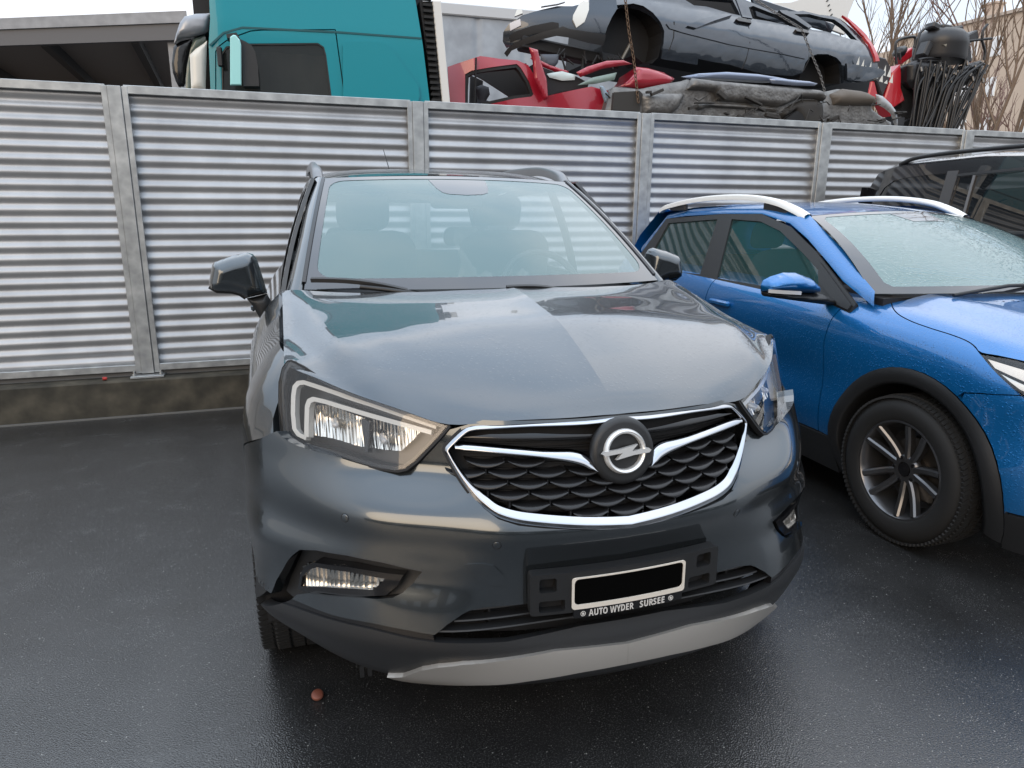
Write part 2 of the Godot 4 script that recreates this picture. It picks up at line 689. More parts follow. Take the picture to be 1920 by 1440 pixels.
func make_asphalt() -> StandardMaterial3D:
	var size := 2048
	var rng := RandomNumberGenerator.new()
	rng.seed = 77
	var fn := FastNoiseLite.new()
	fn.seed = 5
	fn.frequency = 0.22
	fn.fractal_octaves = 2
	var hgt := fn.get_seamless_image(size, size)
	hgt.convert(Image.FORMAT_L8)
	var hd := hgt.get_data()
	var big := FastNoiseLite.new()
	big.seed = 9
	big.frequency = 0.004
	var bd := big.get_seamless_image(size, size)
	bd.convert(Image.FORMAT_L8)
	var bb := bd.get_data()
	var d := PackedByteArray()
	d.resize(size * size * 3)
	var ro := PackedByteArray()
	ro.resize(size * size)
	for i in size * size:
		var v := 40.0 + (bb[i] - 128) * 0.05 + (hd[i] - 128) * 0.24
		d[i * 3] = int(v * 1.0)
		d[i * 3 + 1] = int(v)
		d[i * 3 + 2] = int(v * 1.0)
		ro[i] = clampi(int(58 + (bb[i] - 128) * 0.10 + (hd[i] - 128) * 0.1), 0, 255)
	# light chips of stone
	for k in 60000:
		var cx := rng.randi_range(0, size - 1)
		var cy := rng.randi_range(0, size - 1)
		var br := rng.randf()
		var t := int(lerpf(52, 150, br * br * br))
		var r := 1 + int(rng.randf() * rng.randf() * 2.5)
		for y in r:
			for x in r:
				var i := (posmod(cy + y, size) * size + posmod(cx + x, size)) * 3
				d[i] = t
				d[i + 1] = t
				d[i + 2] = int(t * 0.97)
	var m := mat(Color(1, 1, 1), 1.0, 0.0, 0.0, 0.66)
	m.albedo_texture = ImageTexture.create_from_image(Image.create_from_data(size, size, false, Image.FORMAT_RGB8, d))
	m.roughness_texture = ImageTexture.create_from_image(Image.create_from_data(size, size, false, Image.FORMAT_L8, ro))
	m.roughness_texture_channel = BaseMaterial3D.TEXTURE_CHANNEL_RED
	hgt.convert(Image.FORMAT_RGBA8)
	hgt.bump_map_to_normal_map(2.4)
	m.normal_enabled = true
	m.normal_texture = ImageTexture.create_from_image(hgt)
	m.normal_scale = 0.5
	return tri(m, 2.6)

# ---------------------------------------------------------------- ground and fence
func ground_y(z: float) -> float:
	# the yard falls a little towards the fence to drain
	return -0.08 * clampf((-z - 0.4) / 3.7, 0.0, 1.0)

func build_ground() -> void:
	var mb := MB.new()
	var zs := [60.0, 8.0, 2.0, 0.0, -0.4, -1.3, -2.2, -3.1, -4.1, -4.6, -12.0, -60.0, -260.0]
	var xs := [-220.0, -40.0, -6.0, 0.0, 6.0, 40.0, 220.0]
	for i in zs.size() - 1:
		for j in xs.size() - 1:
			mb.quad(Vector3(xs[j], ground_y(zs[i]), zs[i]), Vector3(xs[j + 1], ground_y(zs[i]), zs[i]), Vector3(xs[j + 1], ground_y(zs[i + 1]), zs[i + 1]), Vector3(xs[j], ground_y(zs[i + 1]), zs[i + 1]), Vector3.UP)
	structure("ground", mb.done(), M.asphalt)

const FENCE_AT := Vector3(-2.709, 0.0, -4.113)
const FENCE_TURN := 0.02722

func build_fence() -> void:
	var t := thing("plinth_wall", "low stained concrete plinth wall under the corrugated fence", "wall", FENCE_AT, "", FENCE_TURN)
	var mb := MB.new()
	mb.box(Vector3(4.0, 0.05, -0.17), Vector3(20.0, 0.28, 0.34), Basis.IDENTITY, 0.012)
	part(t, "concrete_base", mb.done(), M.concrete)
	var lip := MB.new()
	lip.box(Vector3(4.0, -0.075, 0.006), Vector3(20.0, 0.012, 0.016))
	part(t, "joint_strip", lip.done(), mat(Color(0.12, 0.12, 0.115), 0.6))
	var f := thing("corrugated_fence", "tall galvanised fence of horizontal corrugated sheets behind the parked cars", "fence", FENCE_AT + Basis(Vector3.UP, FENCE_TURN) * Vector3(0, 0, -0.10), "", FENCE_TURN)
	var posts := [-5.0, -3.05, -1.10, 0.93, 2.977, 4.923, 6.79, 8.562, 10.4, 12.2]
	for i in posts.size() - 1:
		var a: float = posts[i]
		var b: float = posts[i + 1]
		var sm := MB.new()
		var pitch := 0.0825
		var y0 := 0.27
		var y1 := 2.15
		var k := int((y1 - y0) / pitch * 12)
		var P := []
		for j in k + 1:
			var y := y0 + (y1 - y0) * j / k
			var w := 0.0085 * sin(TAU * (y - y0 - 0.012) / pitch)
			P.append([Vector3(a + 0.02, y, -0.03 + w), Vector3(b - 0.02, y, -0.03 + w)])
		sm.grid(P, Vector3(0, 0, 1))
		part(f, "corrugated_sheet", sm.done(), M.sheet)
		var rl := MB.new()
		rl.box(Vector3((a + b) / 2, 2.163, -0.012), Vector3(b - a - 0.11, 0.055, 0.05), Basis.IDENTITY, 0.003)
		part(f, "top_rail", rl.done(), M.galv)
		var br := MB.new()
		br.box(Vector3((a + b) / 2, 0.258, -0.012), Vector3(b - a - 0.11, 0.05, 0.05), Basis.IDENTITY, 0.003)
		part(f, "bottom_rail", br.done(), M.galv)
		var gp := MB.new()
		gp.box(Vector3((a + b) / 2, 0.215, -0.03), Vector3(b - a - 0.11, 0.034, 0.03))
		part(f, "gasket", gp.done(), mat(Color(0.10, 0.10, 0.10), 0.8))
	for i in posts.size():
		var p := MB.new()
		p.box(Vector3(posts[i], 1.20, 0.018), Vector3(0.082, 1.965, 0.012), Basis.IDENTITY, 0.002)
		p.box(Vector3(posts[i] - 0.0605, 1.20, 0.010), Vector3(0.037, 1.963, 0.012), Basis.IDENTITY, 0.002)
		p.box(Vector3(posts[i] + 0.0625, 1.20, 0.010), Vector3(0.037, 1.963, 0.012), Basis.IDENTITY, 0.002)
		p.box(Vector3(posts[i], 1.20, -0.07), Vector3(0.12, 1.96, 0.12))
		var o := part(f, "post", p.done(), M.galv)
		var q := MB.new()
		q.box(Vector3(posts[i], 0.202, 0.03), Vector3(0.22, 0.016, 0.11), Basis.IDENTITY, 0.002)
		part(o, "base_plate", q.done(), M.galv)
		for s in [-1.0, 1.0]:
			var bo := MB.new()
			bo.lathe([Vector2(0, 0.032), Vector2(0.007, 0.032), Vector2(0.007, 0.012), Vector2(0.013, 0.012), Vector2(0.013, 0.0), Vector2(0, 0)], 6, Basis.IDENTITY, Vector3(posts[i] + s * 0.088, 0.211, 0.045), true)
			part(o, "bolt", bo.done(), M.galv)
	var cap := MB.new()
	cap.lathe([Vector2(0, 0.028), Vector2(0.011, 0.026), Vector2(0.013, 0.0)], 10, Basis(Vector3.FORWARD, PI * 0.5), Vector3.ZERO)
	single("bottle_cap", cap.done(), mat(Color(0.35, 0.02, 0.015), 0.4), "small red plastic cap lying on the concrete ledge left of the fence post", "cap", FENCE_AT + Basis(Vector3.UP, FENCE_TURN) * Vector3(0.64, 0.205, -0.045))

# ---------------------------------------------------------------- the grey car
func both(t: Node3D, called: String, m: Material, build: Callable, label_l := "", label_r := "") -> Array:
	# the same part on the car's two sides: build(mb, side) with side -1 on the picture's left
	var r := []
	for s in [-1.0, 1.0]:
		var mb := MB.new()
		build.call(mb, s)
		r.append(part(t, called, mb.done(), m, label_l if s < 0 else label_r))
	return r

func build_grey_car() -> void:
	var t := thing("grey_crossover", "dark grey metallic crossover parked facing the viewer, chrome grille and empty plate holder", "car")
	var belt: Callable = net(PackedFloat32Array([-.088,.176,-.236,0,.176,-.238,.088,.176,-.24,.169,.176,-.245,.262,.176,-.25,.362,.176,-.266,.46,.176,-.332,.552,.175,-.363,.657,.173,-.441,.72,.172,-.53,.752,.172,-.553,.79,.172,-.64,.788,.172,-.784,.786,.172,-.928,-.095,.225,-.118,0,.225,-.12,.095,.225,-.122,.182,.225,-.129,.29,.225,-.142,.4,.225,-.18,.517,.225,-.245,.611,.225,-.308,.702,.225,-.408,.765,.225,-.503,.801,.225,-.542,.835,.225,-.638,.834,.225,-.782,.833,.225,-.927,-.101,.274,0,0,.274,-.002,.101,.274,-.004,.195,.274,-.013,.318,.274,-.034,.438,.274,-.095,.574,.274,-.158,.67,.275,-.254,.748,.277,-.374,.811,.278,-.476,.85,.278,-.531,.88,.278,-.635,.88,.278,-.781,.88,.278,-.927,-.102,.329,.009,0,.329,.008,.102,.329,.006,.196,.329,-.003,.32,.329,-.02,.448,.329,-.073,.585,.33,-.142,.69,.325,-.234,.775,.318,-.354,.846,.313,-.455,.873,.314,-.527,.887,.314,-.635,.89,.314,-.781,.893,.314,-.926,-.101,.39,.004,0,.39,.002,.101,.39,-.001,.195,.39,-.007,.321,.39,-.015,.46,.389,-.045,.598,.392,-.122,.71,.38,-.214,.798,.367,-.336,.872,.355,-.439,.899,.358,-.522,.908,.357,-.634,.913,.357,-.78,.917,.358,-.926,-.1,.421,-.012,0,.421,-.015,.1,.421,-.017,.194,.421,-.022,.317,.421,-.025,.46,.42,-.044,.597,.424,-.124,.708,.411,-.216,.795,.397,-.339,.869,.384,-.441,.892,.388,-.524,.897,.387,-.634,.902,.387,-.78,.907,.387,-.926,-.099,.505,-.031,0,.505,-.034,.099,.505,-.036,.192,.505,-.041,.313,.505,-.043,.453,.504,-.059,.588,.508,-.138,.695,.493,-.229,.78,.477,-.35,.85,.462,-.452,.883,.466,-.524,.901,.465,-.634,.903,.465,-.78,.906,.465,-.926,-.1,.558,-.029,0,.558,-.031,.1,.558,-.033,.192,.558,-.04,.312,.558,-.05,.444,.558,-.083,.574,.559,-.158,.686,.554,-.235,.784,.547,-.347,.858,.542,-.448,.889,.543,-.523,.906,.543,-.634,.909,.543,-.78,.912,.543,-.926,-.099,.593,-.032,0,.593,-.034,.099,.593,-.037,.191,.592,-.042,.312,.593,-.05,.446,.592,-.078,.576,.594,-.156,.692,.587,-.23,.793,.579,-.339,.87,.572,-.44,.896,.574,-.523,.905,.573,-.634,.909,.573,-.78,.913,.573,-.926,-.101,.642,-.01,0,.642,-.012,.101,.642,-.014,.194,.642,-.023,.315,.642,-.042,.438,.642,-.096,.57,.642,-.164,.676,.643,-.246,.768,.643,-.359,.837,.644,-.46,.876,.644,-.525,.903,.644,-.634,.904,.644,-.78,.904,.644,-.926,-.102,.68,.012,0,.68,.011,.102,.68,.009,.196,.68,-.001,.32,.68,-.025,.44,.68,-.093,.574,.679,-.158,.68,.683,-.242,.772,.688,-.356,.841,.692,-.458,.877,.691,-.525,.899,.691,-.634,.901,.691,-.78,.902,.691,-.926,-.101,.718,-.011,0,.718,-.013,.101,.718,-.015,.193,.718,-.024,.315,.718,-.044,.436,.719,-.101,.567,.717,-.168,.674,.723,-.248,.767,.729,-.36,.835,.734,-.461,.873,.733,-.526,.899,.733,-.634,.9,.733,-.78,.901,.733,-.926,-.1,.767,-.029,0,.767,-.03,.1,.766,-.032,.191,.767,-.043,.309,.766,-.072,.416,.767,-.147,.541,.765,-.208,.648,.773,-.272,.752,.782,-.37,.821,.789,-.47,.862,.787,-.528,.894,.788,-.634,.894,.788,-.78,.893,.788,-.927,-.099,.806,-.044,0,.806,-.045,.099,.806,-.046,.19,.806,-.059,.304,.805,-.095,.4,.806,-.186,.517,.804,-.242,.628,.812,-.29,.744,.82,-.376,.815,.828,-.473,.856,.825,-.529,.89,.826,-.634,.889,.826,-.781,.888,.826,-.927,-.097,.871,-.075,0,.871,-.076,.097,.871,-.078,.187,.871,-.088,.298,.871,-.112,.403,.871,-.177,.52,.87,-.239,.625,.876,-.293,.733,.883,-.385,.798,.89,-.483,.846,.888,-.531,.888,.889,-.634,.885,.889,-.781,.883,.888,-.927,-.096,.93,-.098,0,.93,-.1,.096,.93,-.102,.184,.93,-.111,.293,.93,-.134,.395,.931,-.194,.51,.928,-.255,.613,.939,-.305,.721,.951,-.394,.785,.962,-.49,.833,.959,-.534,.877,.96,-.635,.874,.96,-.781,.871,.96,-.927,-.094,.989,-.122,0,.989,-.124,.094,.989,-.125,.181,.989,-.134,.287,.989,-.155,.388,.99,-.21,.499,.986,-.272,.6,1.001,-.317,.709,1.019,-.403,.772,1.035,-.498,.82,1.031,-.536,.866,1.032,-.636,.863,1.031,-.781,.859,1.031,-.927]), 14)
	var hood: Callable = net(PackedFloat32Array([-.045,.927,-.089,0,.925,-.092,.045,.923,-.095,.12,.922,-.096,.195,.919,-.108,.3,.913,-.132,.406,.895,-.162,.478,.925,-.216,.563,.943,-.285,.631,.97,-.35,.693,.986,-.432,.737,.995,-.49,.768,1.008,-.539,.799,1.021,-.588,-.045,.932,-.103,0,.932,-.106,.045,.932,-.109,.12,.931,-.11,.195,.931,-.122,.3,.928,-.145,.406,.911,-.176,.478,.938,-.23,.563,.957,-.298,.631,.974,-.362,.693,.992,-.444,.737,.998,-.501,.768,1.009,-.55,.799,1.02,-.599,-.045,.937,-.117,0,.939,-.12,.045,.941,-.123,.12,.94,-.124,.195,.942,-.136,.3,.943,-.159,.406,.927,-.19,.478,.951,-.243,.563,.972,-.311,.631,.977,-.375,.693,.998,-.456,.737,1.001,-.513,.768,1.01,-.561,.799,1.019,-.609,-.045,.967,-.15,0,.967,-.152,.045,.967,-.155,.12,.966,-.157,.195,.966,-.169,.3,.962,-.191,.406,.963,-.222,.478,.972,-.274,.563,1.002,-.341,.631,.989,-.404,.693,1.003,-.484,.737,1.014,-.54,.768,1.012,-.587,.799,1.011,-.633,-.045,.996,-.21,0,.995,-.212,.045,.994,-.215,.12,.993,-.218,.195,.996,-.229,.3,.996,-.25,.406,.995,-.282,.478,1.01,-.331,.563,1.024,-.397,.631,1.016,-.458,.693,1.02,-.535,.737,1.016,-.589,.768,1.017,-.634,.799,1.019,-.679,-.045,1.032,-.293,0,1.03,-.296,.045,1.028,-.299,.12,1.028,-.302,.195,1.029,-.313,.3,1.03,-.331,.406,1.031,-.365,.478,1.036,-.41,.563,1.048,-.474,.631,1.061,-.533,.693,1.02,-.607,.737,1.028,-.658,.768,1.026,-.7,.799,1.023,-.742,-.045,1.07,-.408,0,1.068,-.411,.045,1.066,-.415,.12,1.065,-.418,.195,1.066,-.429,.3,1.067,-.445,.406,1.068,-.48,.478,1.075,-.52,.563,1.069,-.582,.631,1.071,-.637,.693,1.048,-.705,.737,1.032,-.753,.768,1.034,-.791,.799,1.036,-.829,-.045,1.108,-.525,0,1.106,-.529,.045,1.103,-.532,.12,1.103,-.537,.195,1.101,-.547,.3,1.096,-.56,.406,1.09,-.597,.478,1.084,-.632,.563,1.081,-.691,.631,1.078,-.743,.693,1.073,-.806,.737,1.051,-.85,.768,1.055,-.884,.799,1.059,-.917,-.045,1.12,-.653,0,1.117,-.657,.045,1.113,-.661,.12,1.112,-.666,.195,1.111,-.677,.3,1.106,-.686,.406,1.102,-.725,.478,1.099,-.754,.563,1.096,-.811,.631,1.096,-.859,.693,1.101,-.916,.737,1.078,-.956,.768,1.08,-.985,.799,1.082,-1.014,-.045,1.139,-.786,0,1.136,-.79,.045,1.132,-.794,.12,1.131,-.8,.195,1.13,-.81,.3,1.125,-.816,.406,1.122,-.858,.478,1.116,-.881,.563,1.115,-.934,.631,1.114,-.979,.693,1.119,-1.029,.737,1.107,-1.065,.768,1.101,-1.09,.799,1.095,-1.114,-.045,1.148,-.89,0,1.144,-.894,.045,1.14,-.899,.12,1.138,-.905,.195,1.137,-.915,.3,1.132,-.918,.406,1.13,-.962,.478,1.127,-.98,.563,1.126,-1.031,.631,1.125,-1.073,.693,1.127,-1.119,.737,1.124,-1.151,.768,1.12,-1.172,.799,1.117,-1.193,-.045,1.151,-.95,0,1.147,-.955,.045,1.143,-.96,.12,1.142,-.966,.195,1.141,-.976,.3,1.137,-.978,.406,1.135,-1.022,.478,1.132,-1.038,.563,1.131,-1.088,.631,1.131,-1.127,.693,1.133,-1.171,.737,1.134,-1.201,.768,1.126,-1.22,.799,1.119,-1.239,-.045,1.155,-1.011,0,1.151,-1.016,.045,1.146,-1.02,.12,1.146,-1.028,.195,1.145,-1.037,.3,1.142,-1.037,.406,1.141,-1.083,.478,1.136,-1.095,.563,1.135,-1.144,.631,1.137,-1.182,.693,1.139,-1.223,.737,1.144,-1.251,.768,1.132,-1.268,.799,1.12,-1.284]), 14)
	var lamp := func(x: float, y: float) -> Vector3:
		return Vector3(x, y, lerp_smooth(x, [0.36, 0.405, 0.48, 0.56, 0.63, 0.69, 0.74, 0.775, 0.80, 0.82], [-0.125, -0.15, -0.20, -0.258, -0.318, -0.385, -0.44, -0.475, -0.53, -0.60]) - 0.45 * (y - 0.85) - 2.0 * pow(maxf(0.0, y - 0.90 - 0.22 * (x - 0.4)), 2.0))
	var gril := func(x: float, y: float) -> Vector3:
		return Vector3(x, y, -0.4 * (y - 0.68) - 0.55 * x * x)
	var grille_half := pv([0,.928,.084,.924,.211,.924,.307,.919,.35,.915,.372,.905,.405,.875,.414,.862,.411,.849,.389,.802,.363,.762,.342,.74,.314,.72,.271,.707,.212,.699,.114,.689,0,.681])
	# painted front bumper
	var bump := pv([0,14,3.3,14,3.98,13.538,4.143,13.305,4.378,12.741,4.631,12.164,4.805,11.785,4.98,11.673,5.352,11.711,5.823,11.86,6.293,12.007,6.782,12.033,7.217,12.064,7.608,12.187,7.864,12.378,9.6,10.9,10.3,10.2,10.45,9,9.9,7,9.3,5.5,8.85,4.3,7.75,4.25,7.6,4.8,7.328,5.363,7.063,5.979,6.727,6.846,6.338,7.064,5.692,7.124,4.972,6.984,4.311,6.716,4.468,5.921,4.625,5.476,4.787,5.234,5.05,5.111,5.664,5.001,6.56,4.791,6.876,4.607,7.014,4.382,6.533,4.36,5.903,4.304,5.133,4.299,4.483,4.244,4.117,4.183,4.084,4.166,4.031,4.252,3.873,4.534,3.621,4.855,3.51,4.952,3.242,5.023,2.573,4.975,1,5.02,0,4.98])
	var ghole := PackedVector2Array()
	# the grille outline again, in the bumper's own coordinates
	for p in grille_half:
		ghole.append(find_uv(belt, gril.call(p.x, p.y), Vector2(2.0, 11.0)))
	ghole[0].x = -0.5
	ghole.append(Vector2(-0.5, ghole[ghole.size() - 1].y))
	var mb := MB.new()
	for s in [false, true]:
		panel(mb, belt, bump, [ghole], Vector2(0.16, 0.22), 1.0, 0.03, 0.0, 0.05, s)
	part(t, "bumper", mb.done(), M.grey_dry)
	# black lower trim and skid plate
	mb = MB.new()
	for s in [false, true]:
		panel(mb, belt, pv([8.8,4.5,8.2,4.5,7.85,4.42,10.351,.698,7.313,4.05,6.518,4.116,5.899,4.116,5.129,4.066,4.479,3.93,4.076,3.873,3.689,3.839,2.85,3.715,1.2,3.95,0,3.95,0,0,8.6,0]), [], Vector2(0.25, 0.2), 1.0, 0.03, 0.0, 0.05, s)
	part(t, "lower_trim", mb.done(), M.plastic)
	mb = MB.new()
	for s in [false, true]:
		panel(mb, belt, pv([5,1.25,4.676,1.547,4.305,2.219,4.033,2.511,3.621,2.739,3.045,2.823,1.857,2.959,0,2.78,0,1.85,1.2,1.82,2.4,1.7,3.4,1.5,4.2,1.2,4.75,1.05]), [], Vector2(0.2, 0.15), 1.0, 0.02, 0.012, 0.05, s)
	part(t, "skid_plate", mb.done(), M.satin)
	both(t, "trim_strip", M.gloss_black, func(q, s): panel(q, belt, pv([7.313,4.05,6.518,4.116,5.899,4.116,5.129,4.066,4.479,3.93,4.076,3.873,4.117,4.183,4.483,4.244,5.133,4.299,5.903,4.304,6.533,4.36,7.014,4.382]), [], Vector2(0.25, 0.2), 1.0, 0.02, -0.006, 0.05, s < 0))
	# fog lamps
	both(t, "fog_lamp_recess", M.plastic, func(q, s): panel(q, belt, pv([7.75,4.25,7.6,4.8,7.328,5.363,7.063,5.979,6.727,6.846,6.338,7.064,5.692,7.124,4.972,6.984,4.311,6.716,4.468,5.921,4.625,5.476,4.787,5.234,5.05,5.111,5.664,5.001,6.56,4.791,6.876,4.607,7.087,4.304,7.315,4.073]), [], Vector2(0.25, 0.25), 1.0, 0.0, -0.045, 0.05, s < 0))
	var fb := both(t, "fog_lamp_bezel", M.gloss_black, func(q, s): panel(q, belt, pv([6.98,4.717,6.933,5.195,6.769,5.645,6.488,6.016,5.699,6.233,4.975,6.205,4.665,6.231,4.763,5.696,4.942,5.233,5.407,5.054,6.236,4.886,6.807,4.704]), [pv([6.89,4.845,6.858,5.181,6.671,5.557,6.435,5.809,5.701,5.967,4.994,5.913,5.055,5.678,5.204,5.367,5.678,5.27,6.246,5.105])], Vector2(0.2, 0.2), 1.0, 0.03, -0.012, 0.05, s < 0))
	for i in 2:
		var q := MB.new()
		var s := -1.0 if i == 0 else 1.0
		panel(q, belt, pv([6.89,4.845,6.858,5.181,6.671,5.557,6.435,5.809,5.701,5.967,4.994,5.913,5.055,5.678,5.204,5.367,5.678,5.27,6.246,5.105]), [], Vector2(0.2, 0.2), 1.0, 0.0, -0.018, 0.05, s < 0)
		part(fb[i], "fog_lamp_lens", q.done(), M.lens)
		q = MB.new()
		var rip := func(u: float, v: float) -> Vector3:
			var p: Vector3 = belt.call(u, v)
			return p + Vector3(0, 0, -0.012 + 0.0022 * sin(u * 60.0) + 0.03 * (v - 5.5) * (v - 5.5))
		panel(q, rip, pv([6.89,4.845,6.858,5.181,6.671,5.557,6.435,5.809,5.701,5.967,4.994,5.913,5.055,5.678,5.204,5.367,5.678,5.27,6.246,5.105]), [], Vector2(0.025, 0.1), 1.0, 0.0, -0.024, 0.008, s < 0)
		part(fb[i], "fog_lamp_reflector", q.done(), M.dull_chrome)
	# bonnet
	mb = MB.new()
	var P := []
	var nu := 44
	var nv := 60
	for sd in [-1.0, 1.0]:
		var Q := []
		for i in nv + 1:
			var row := []
			var v := 10.0 * pow(float(i) / nv, 1.25)
			for j in nu + 1:
				var p: Vector3 = hood.call(11.0 * j / nu, v)
				row.append(Vector3(p.x * sd, p.y, p.z))
			Q.append(row)
			if sd < 0.0:
				var r2 := row.duplicate()
				r2.reverse()
				P.append(r2)
			else:
				P[i].append_array(row.slice(1))
		mb.grid(Q, Vector3.UP)
	# rolled-under front lip
	for j in nu * 2:
		var a: Vector3 = P[0][j]
		var b: Vector3 = P[0][j + 1]
		mb.quad(a, b, b + Vector3(0, -0.012, -0.03), a + Vector3(0, -0.012, -0.03), Vector3(0, -1, 0.6))
	part(t, "bonnet", mb.done(), M.grey_paint)
	# head lamps
	var lo := pv([.404,.915,.421,.895,.451,.863,.482,.83,.505,.811,.525,.804,.564,.804,.613,.809,.663,.815,.715,.815,.755,.819,.782,.827,.789,.836,.789,.861,.789,.906,.785,.957,.773,.997,.759,1.016,.751,1.018,.728,1.009,.681,.988,.625,.969,.551,.953,.48,.934,.433,.922])
	var clear := both(t, "headlight", M.lens, func(q, s): panel(q, lamp, lo, [], Vector2(0.03, 0.03), 1.0, 0.0, 0.0, 0.01, s < 0))
	var deep := func(k: float) -> Callable:
		return func(x: float, y: float) -> Vector3:
			var p: Vector3 = lamp.call(x, y)
			return p + Vector3(-k * 0.45, -k * 0.15, -k * 0.8)
	for i in 2:
		var fl := i == 0
		var h: MeshInstance3D = clear[i]
		var q := MB.new()
		var dk: Callable = deep.call(0.075)
		panel(q, dk, lo, [], Vector2(0.03, 0.03), 1.0, 0.0, 0.0, 0.01, fl)
		for k in lo.size():
			var pa := lo[k]
			var pb := lo[(k + 1) % lo.size()]
			var c4 := [lamp.call(pa.x, pa.y), lamp.call(pb.x, pb.y), dk.call(pb.x, pb.y), dk.call(pa.x, pa.y)]
			for m in 4:
				c4[m] += Vector3(0, 0, -0.004)
				if fl: c4[m].x = -c4[m].x
			q.quad(c4[0], c4[1], c4[2], c4[3], Vector3((0.6 if not fl else -0.6) - (c4[0] as Vector3).x, 0.9 - pa.y, 0.0))
		part(h, "housing", q.done(), M.lamp_dark)
		q = MB.new()
		var ins: PackedVector2Array = Geometry2D.offset_polygon(lo, -0.008)[0]
		panel(q, lamp, lo, [ins], Vector2(0.03, 0.03), 1.0, 0.016, -0.006, 0.01, fl)
		part(h, "bezel", q.done(), M.gloss_black)
		q = MB.new()
		var outer: PackedVector2Array = Geometry2D.offset_polygon(lo, 0.005)[0]
		panel(q, lamp, outer, [lo], Vector2(0.03, 0.03), 1.0, 0.015, -0.004, 0.01, fl)
		part(h, "seal", q.done(), M.dark)
		for st in [pv([.434,.908,.505,.926,.577,.943,.652,.957,.704,.965,.731,.969,.745,.965,.755,.954,.76,.931,.764,.887,.763,.85,.755,.838,.735,.832]), pv([.446,.894,.507,.905,.579,.917,.629,.925,.68,.931,.71,.932,.721,.925,.727,.91,.731,.872,.734,.836])]:
			var band: PackedVector2Array = Geometry2D.offset_polyline(st, 0.0054, Geometry2D.JOIN_ROUND, Geometry2D.END_BUTT)[0]
			q = MB.new()
			panel(q, deep.call(0.022), band, [], Vector2(0.015, 0.015), 1.0, 0.018, 0.0, 0.004, fl)
			part(h, "light_strip", q.done(), M.white_plastic)
		var rp := pv([.721,.911,.681,.917,.605,.905,.512,.895,.477,.889,.525,.837,.562,.832,.636,.837,.728,.838])
		q = MB.new()
		var dp: Callable = deep.call(0.05)
		var rip := func(x: float, y: float) -> Vector3:
			var p: Vector3 = dp.call(x, y)
			var bowl := 0.0
			for c in [Vector2(0.675, 0.878), Vector2(0.565, 0.862)]:
				var d: float = Vector2(x, y).distance_to(c)
				bowl = maxf(bowl, 0.035 * (1.0 - clampf(d / 0.06, 0.0, 1.0)))
			return p + Vector3(0, 0, -bowl + 0.0011 * sin(x * 800.0) + 0.0014 * sin(x * 330.0 + y * 60.0))
		panel(q, rip, rp, [], Vector2(0.0022, 0.012), 1.0, 0.0, 0.0, 0.0012, fl)
		part(h, "reflector", q.done(), M.dull_chrome)
		q = MB.new()
		panel(q, deep.call(0.035), pv([.605,.905,.586,.9,.596,.828,.603,.829]), [], Vector2(0.02, 0.02), 1.0, 0.02, 0.0, 0.01, fl)
		part(h, "divider", q.done(), M.gloss_black)
		for c in [Vector2(0.675, 0.878), Vector2(0.565, 0.862)]:
			q = MB.new()
			var bp: Vector3 = (deep.call(0.055) as Callable).call(c.x, c.y)
			if fl: bp.x = -bp.x
			q.lathe([Vector2(0, 0.028), Vector2(0.007, 0.026), Vector2(0.009, 0.018), Vector2(0.009, -0.02)], 14, Basis(Vector3.RIGHT, PI * 0.5), bp)
			part(h, "bulb", q.done(), M.silver)
	build_grille(t, gril, grille_half)
	build_front_details(t, belt)
	build_shell(t, hood)

func lerp_smooth(x: float, xs: Array, ys: Array) -> float:
	# monotone-ish cubic through a table
	var n := xs.size()
	var i := 0
	while i < n - 2 and x > xs[i + 1]: i += 1
	var h: float = xs[i + 1] - xs[i]
	var t: float = (x - xs[i]) / h
	var m0: float = (ys[mini(i + 1, n - 1)] - ys[maxi(i - 1, 0)]) / (xs[mini(i + 1, n - 1)] - xs[maxi(i - 1, 0)])
	var m1: float = (ys[mini(i + 2, n - 1)] - ys[i]) / (xs[mini(i + 2, n - 1)] - xs[i])
	if t < 0.0: return ys[0] + m0 * (x - xs[0])
	if t > 1.0: return ys[n - 1] + m1 * (x - xs[n - 1])
	var t2 := t * t
	var t3 := t2 * t
	return (2 * t3 - 3 * t2 + 1) * ys[i] + (t3 - 2 * t2 + t) * h * m0 + (-2 * t3 + 3 * t2) * ys[i + 1] + (t3 - t2) * h * m1

func find_uv(f: Callable, p: Vector3, start: Vector2) -> Vector2:
	# the place on the surface with the same x and y
	var q := start
	for k in 30:
		var c: Vector3 = f.call(q.x, q.y)
		var du: Vector3 = (f.call(q.x + 0.01, q.y) - c) / 0.01
		var dv: Vector3 = (f.call(q.x, q.y + 0.01) - c) / 0.01
		var e := Vector2(p.x - c.x, p.y - c.y)
		var det := du.x * dv.y - du.y * dv.x
		if absf(det) < 1e-9: break
		var st := Vector2((e.x * dv.y - e.y * dv.x) / det, (du.x * e.y - du.y * e.x) / det)
		q += st.limit_length(0.6)
	return q

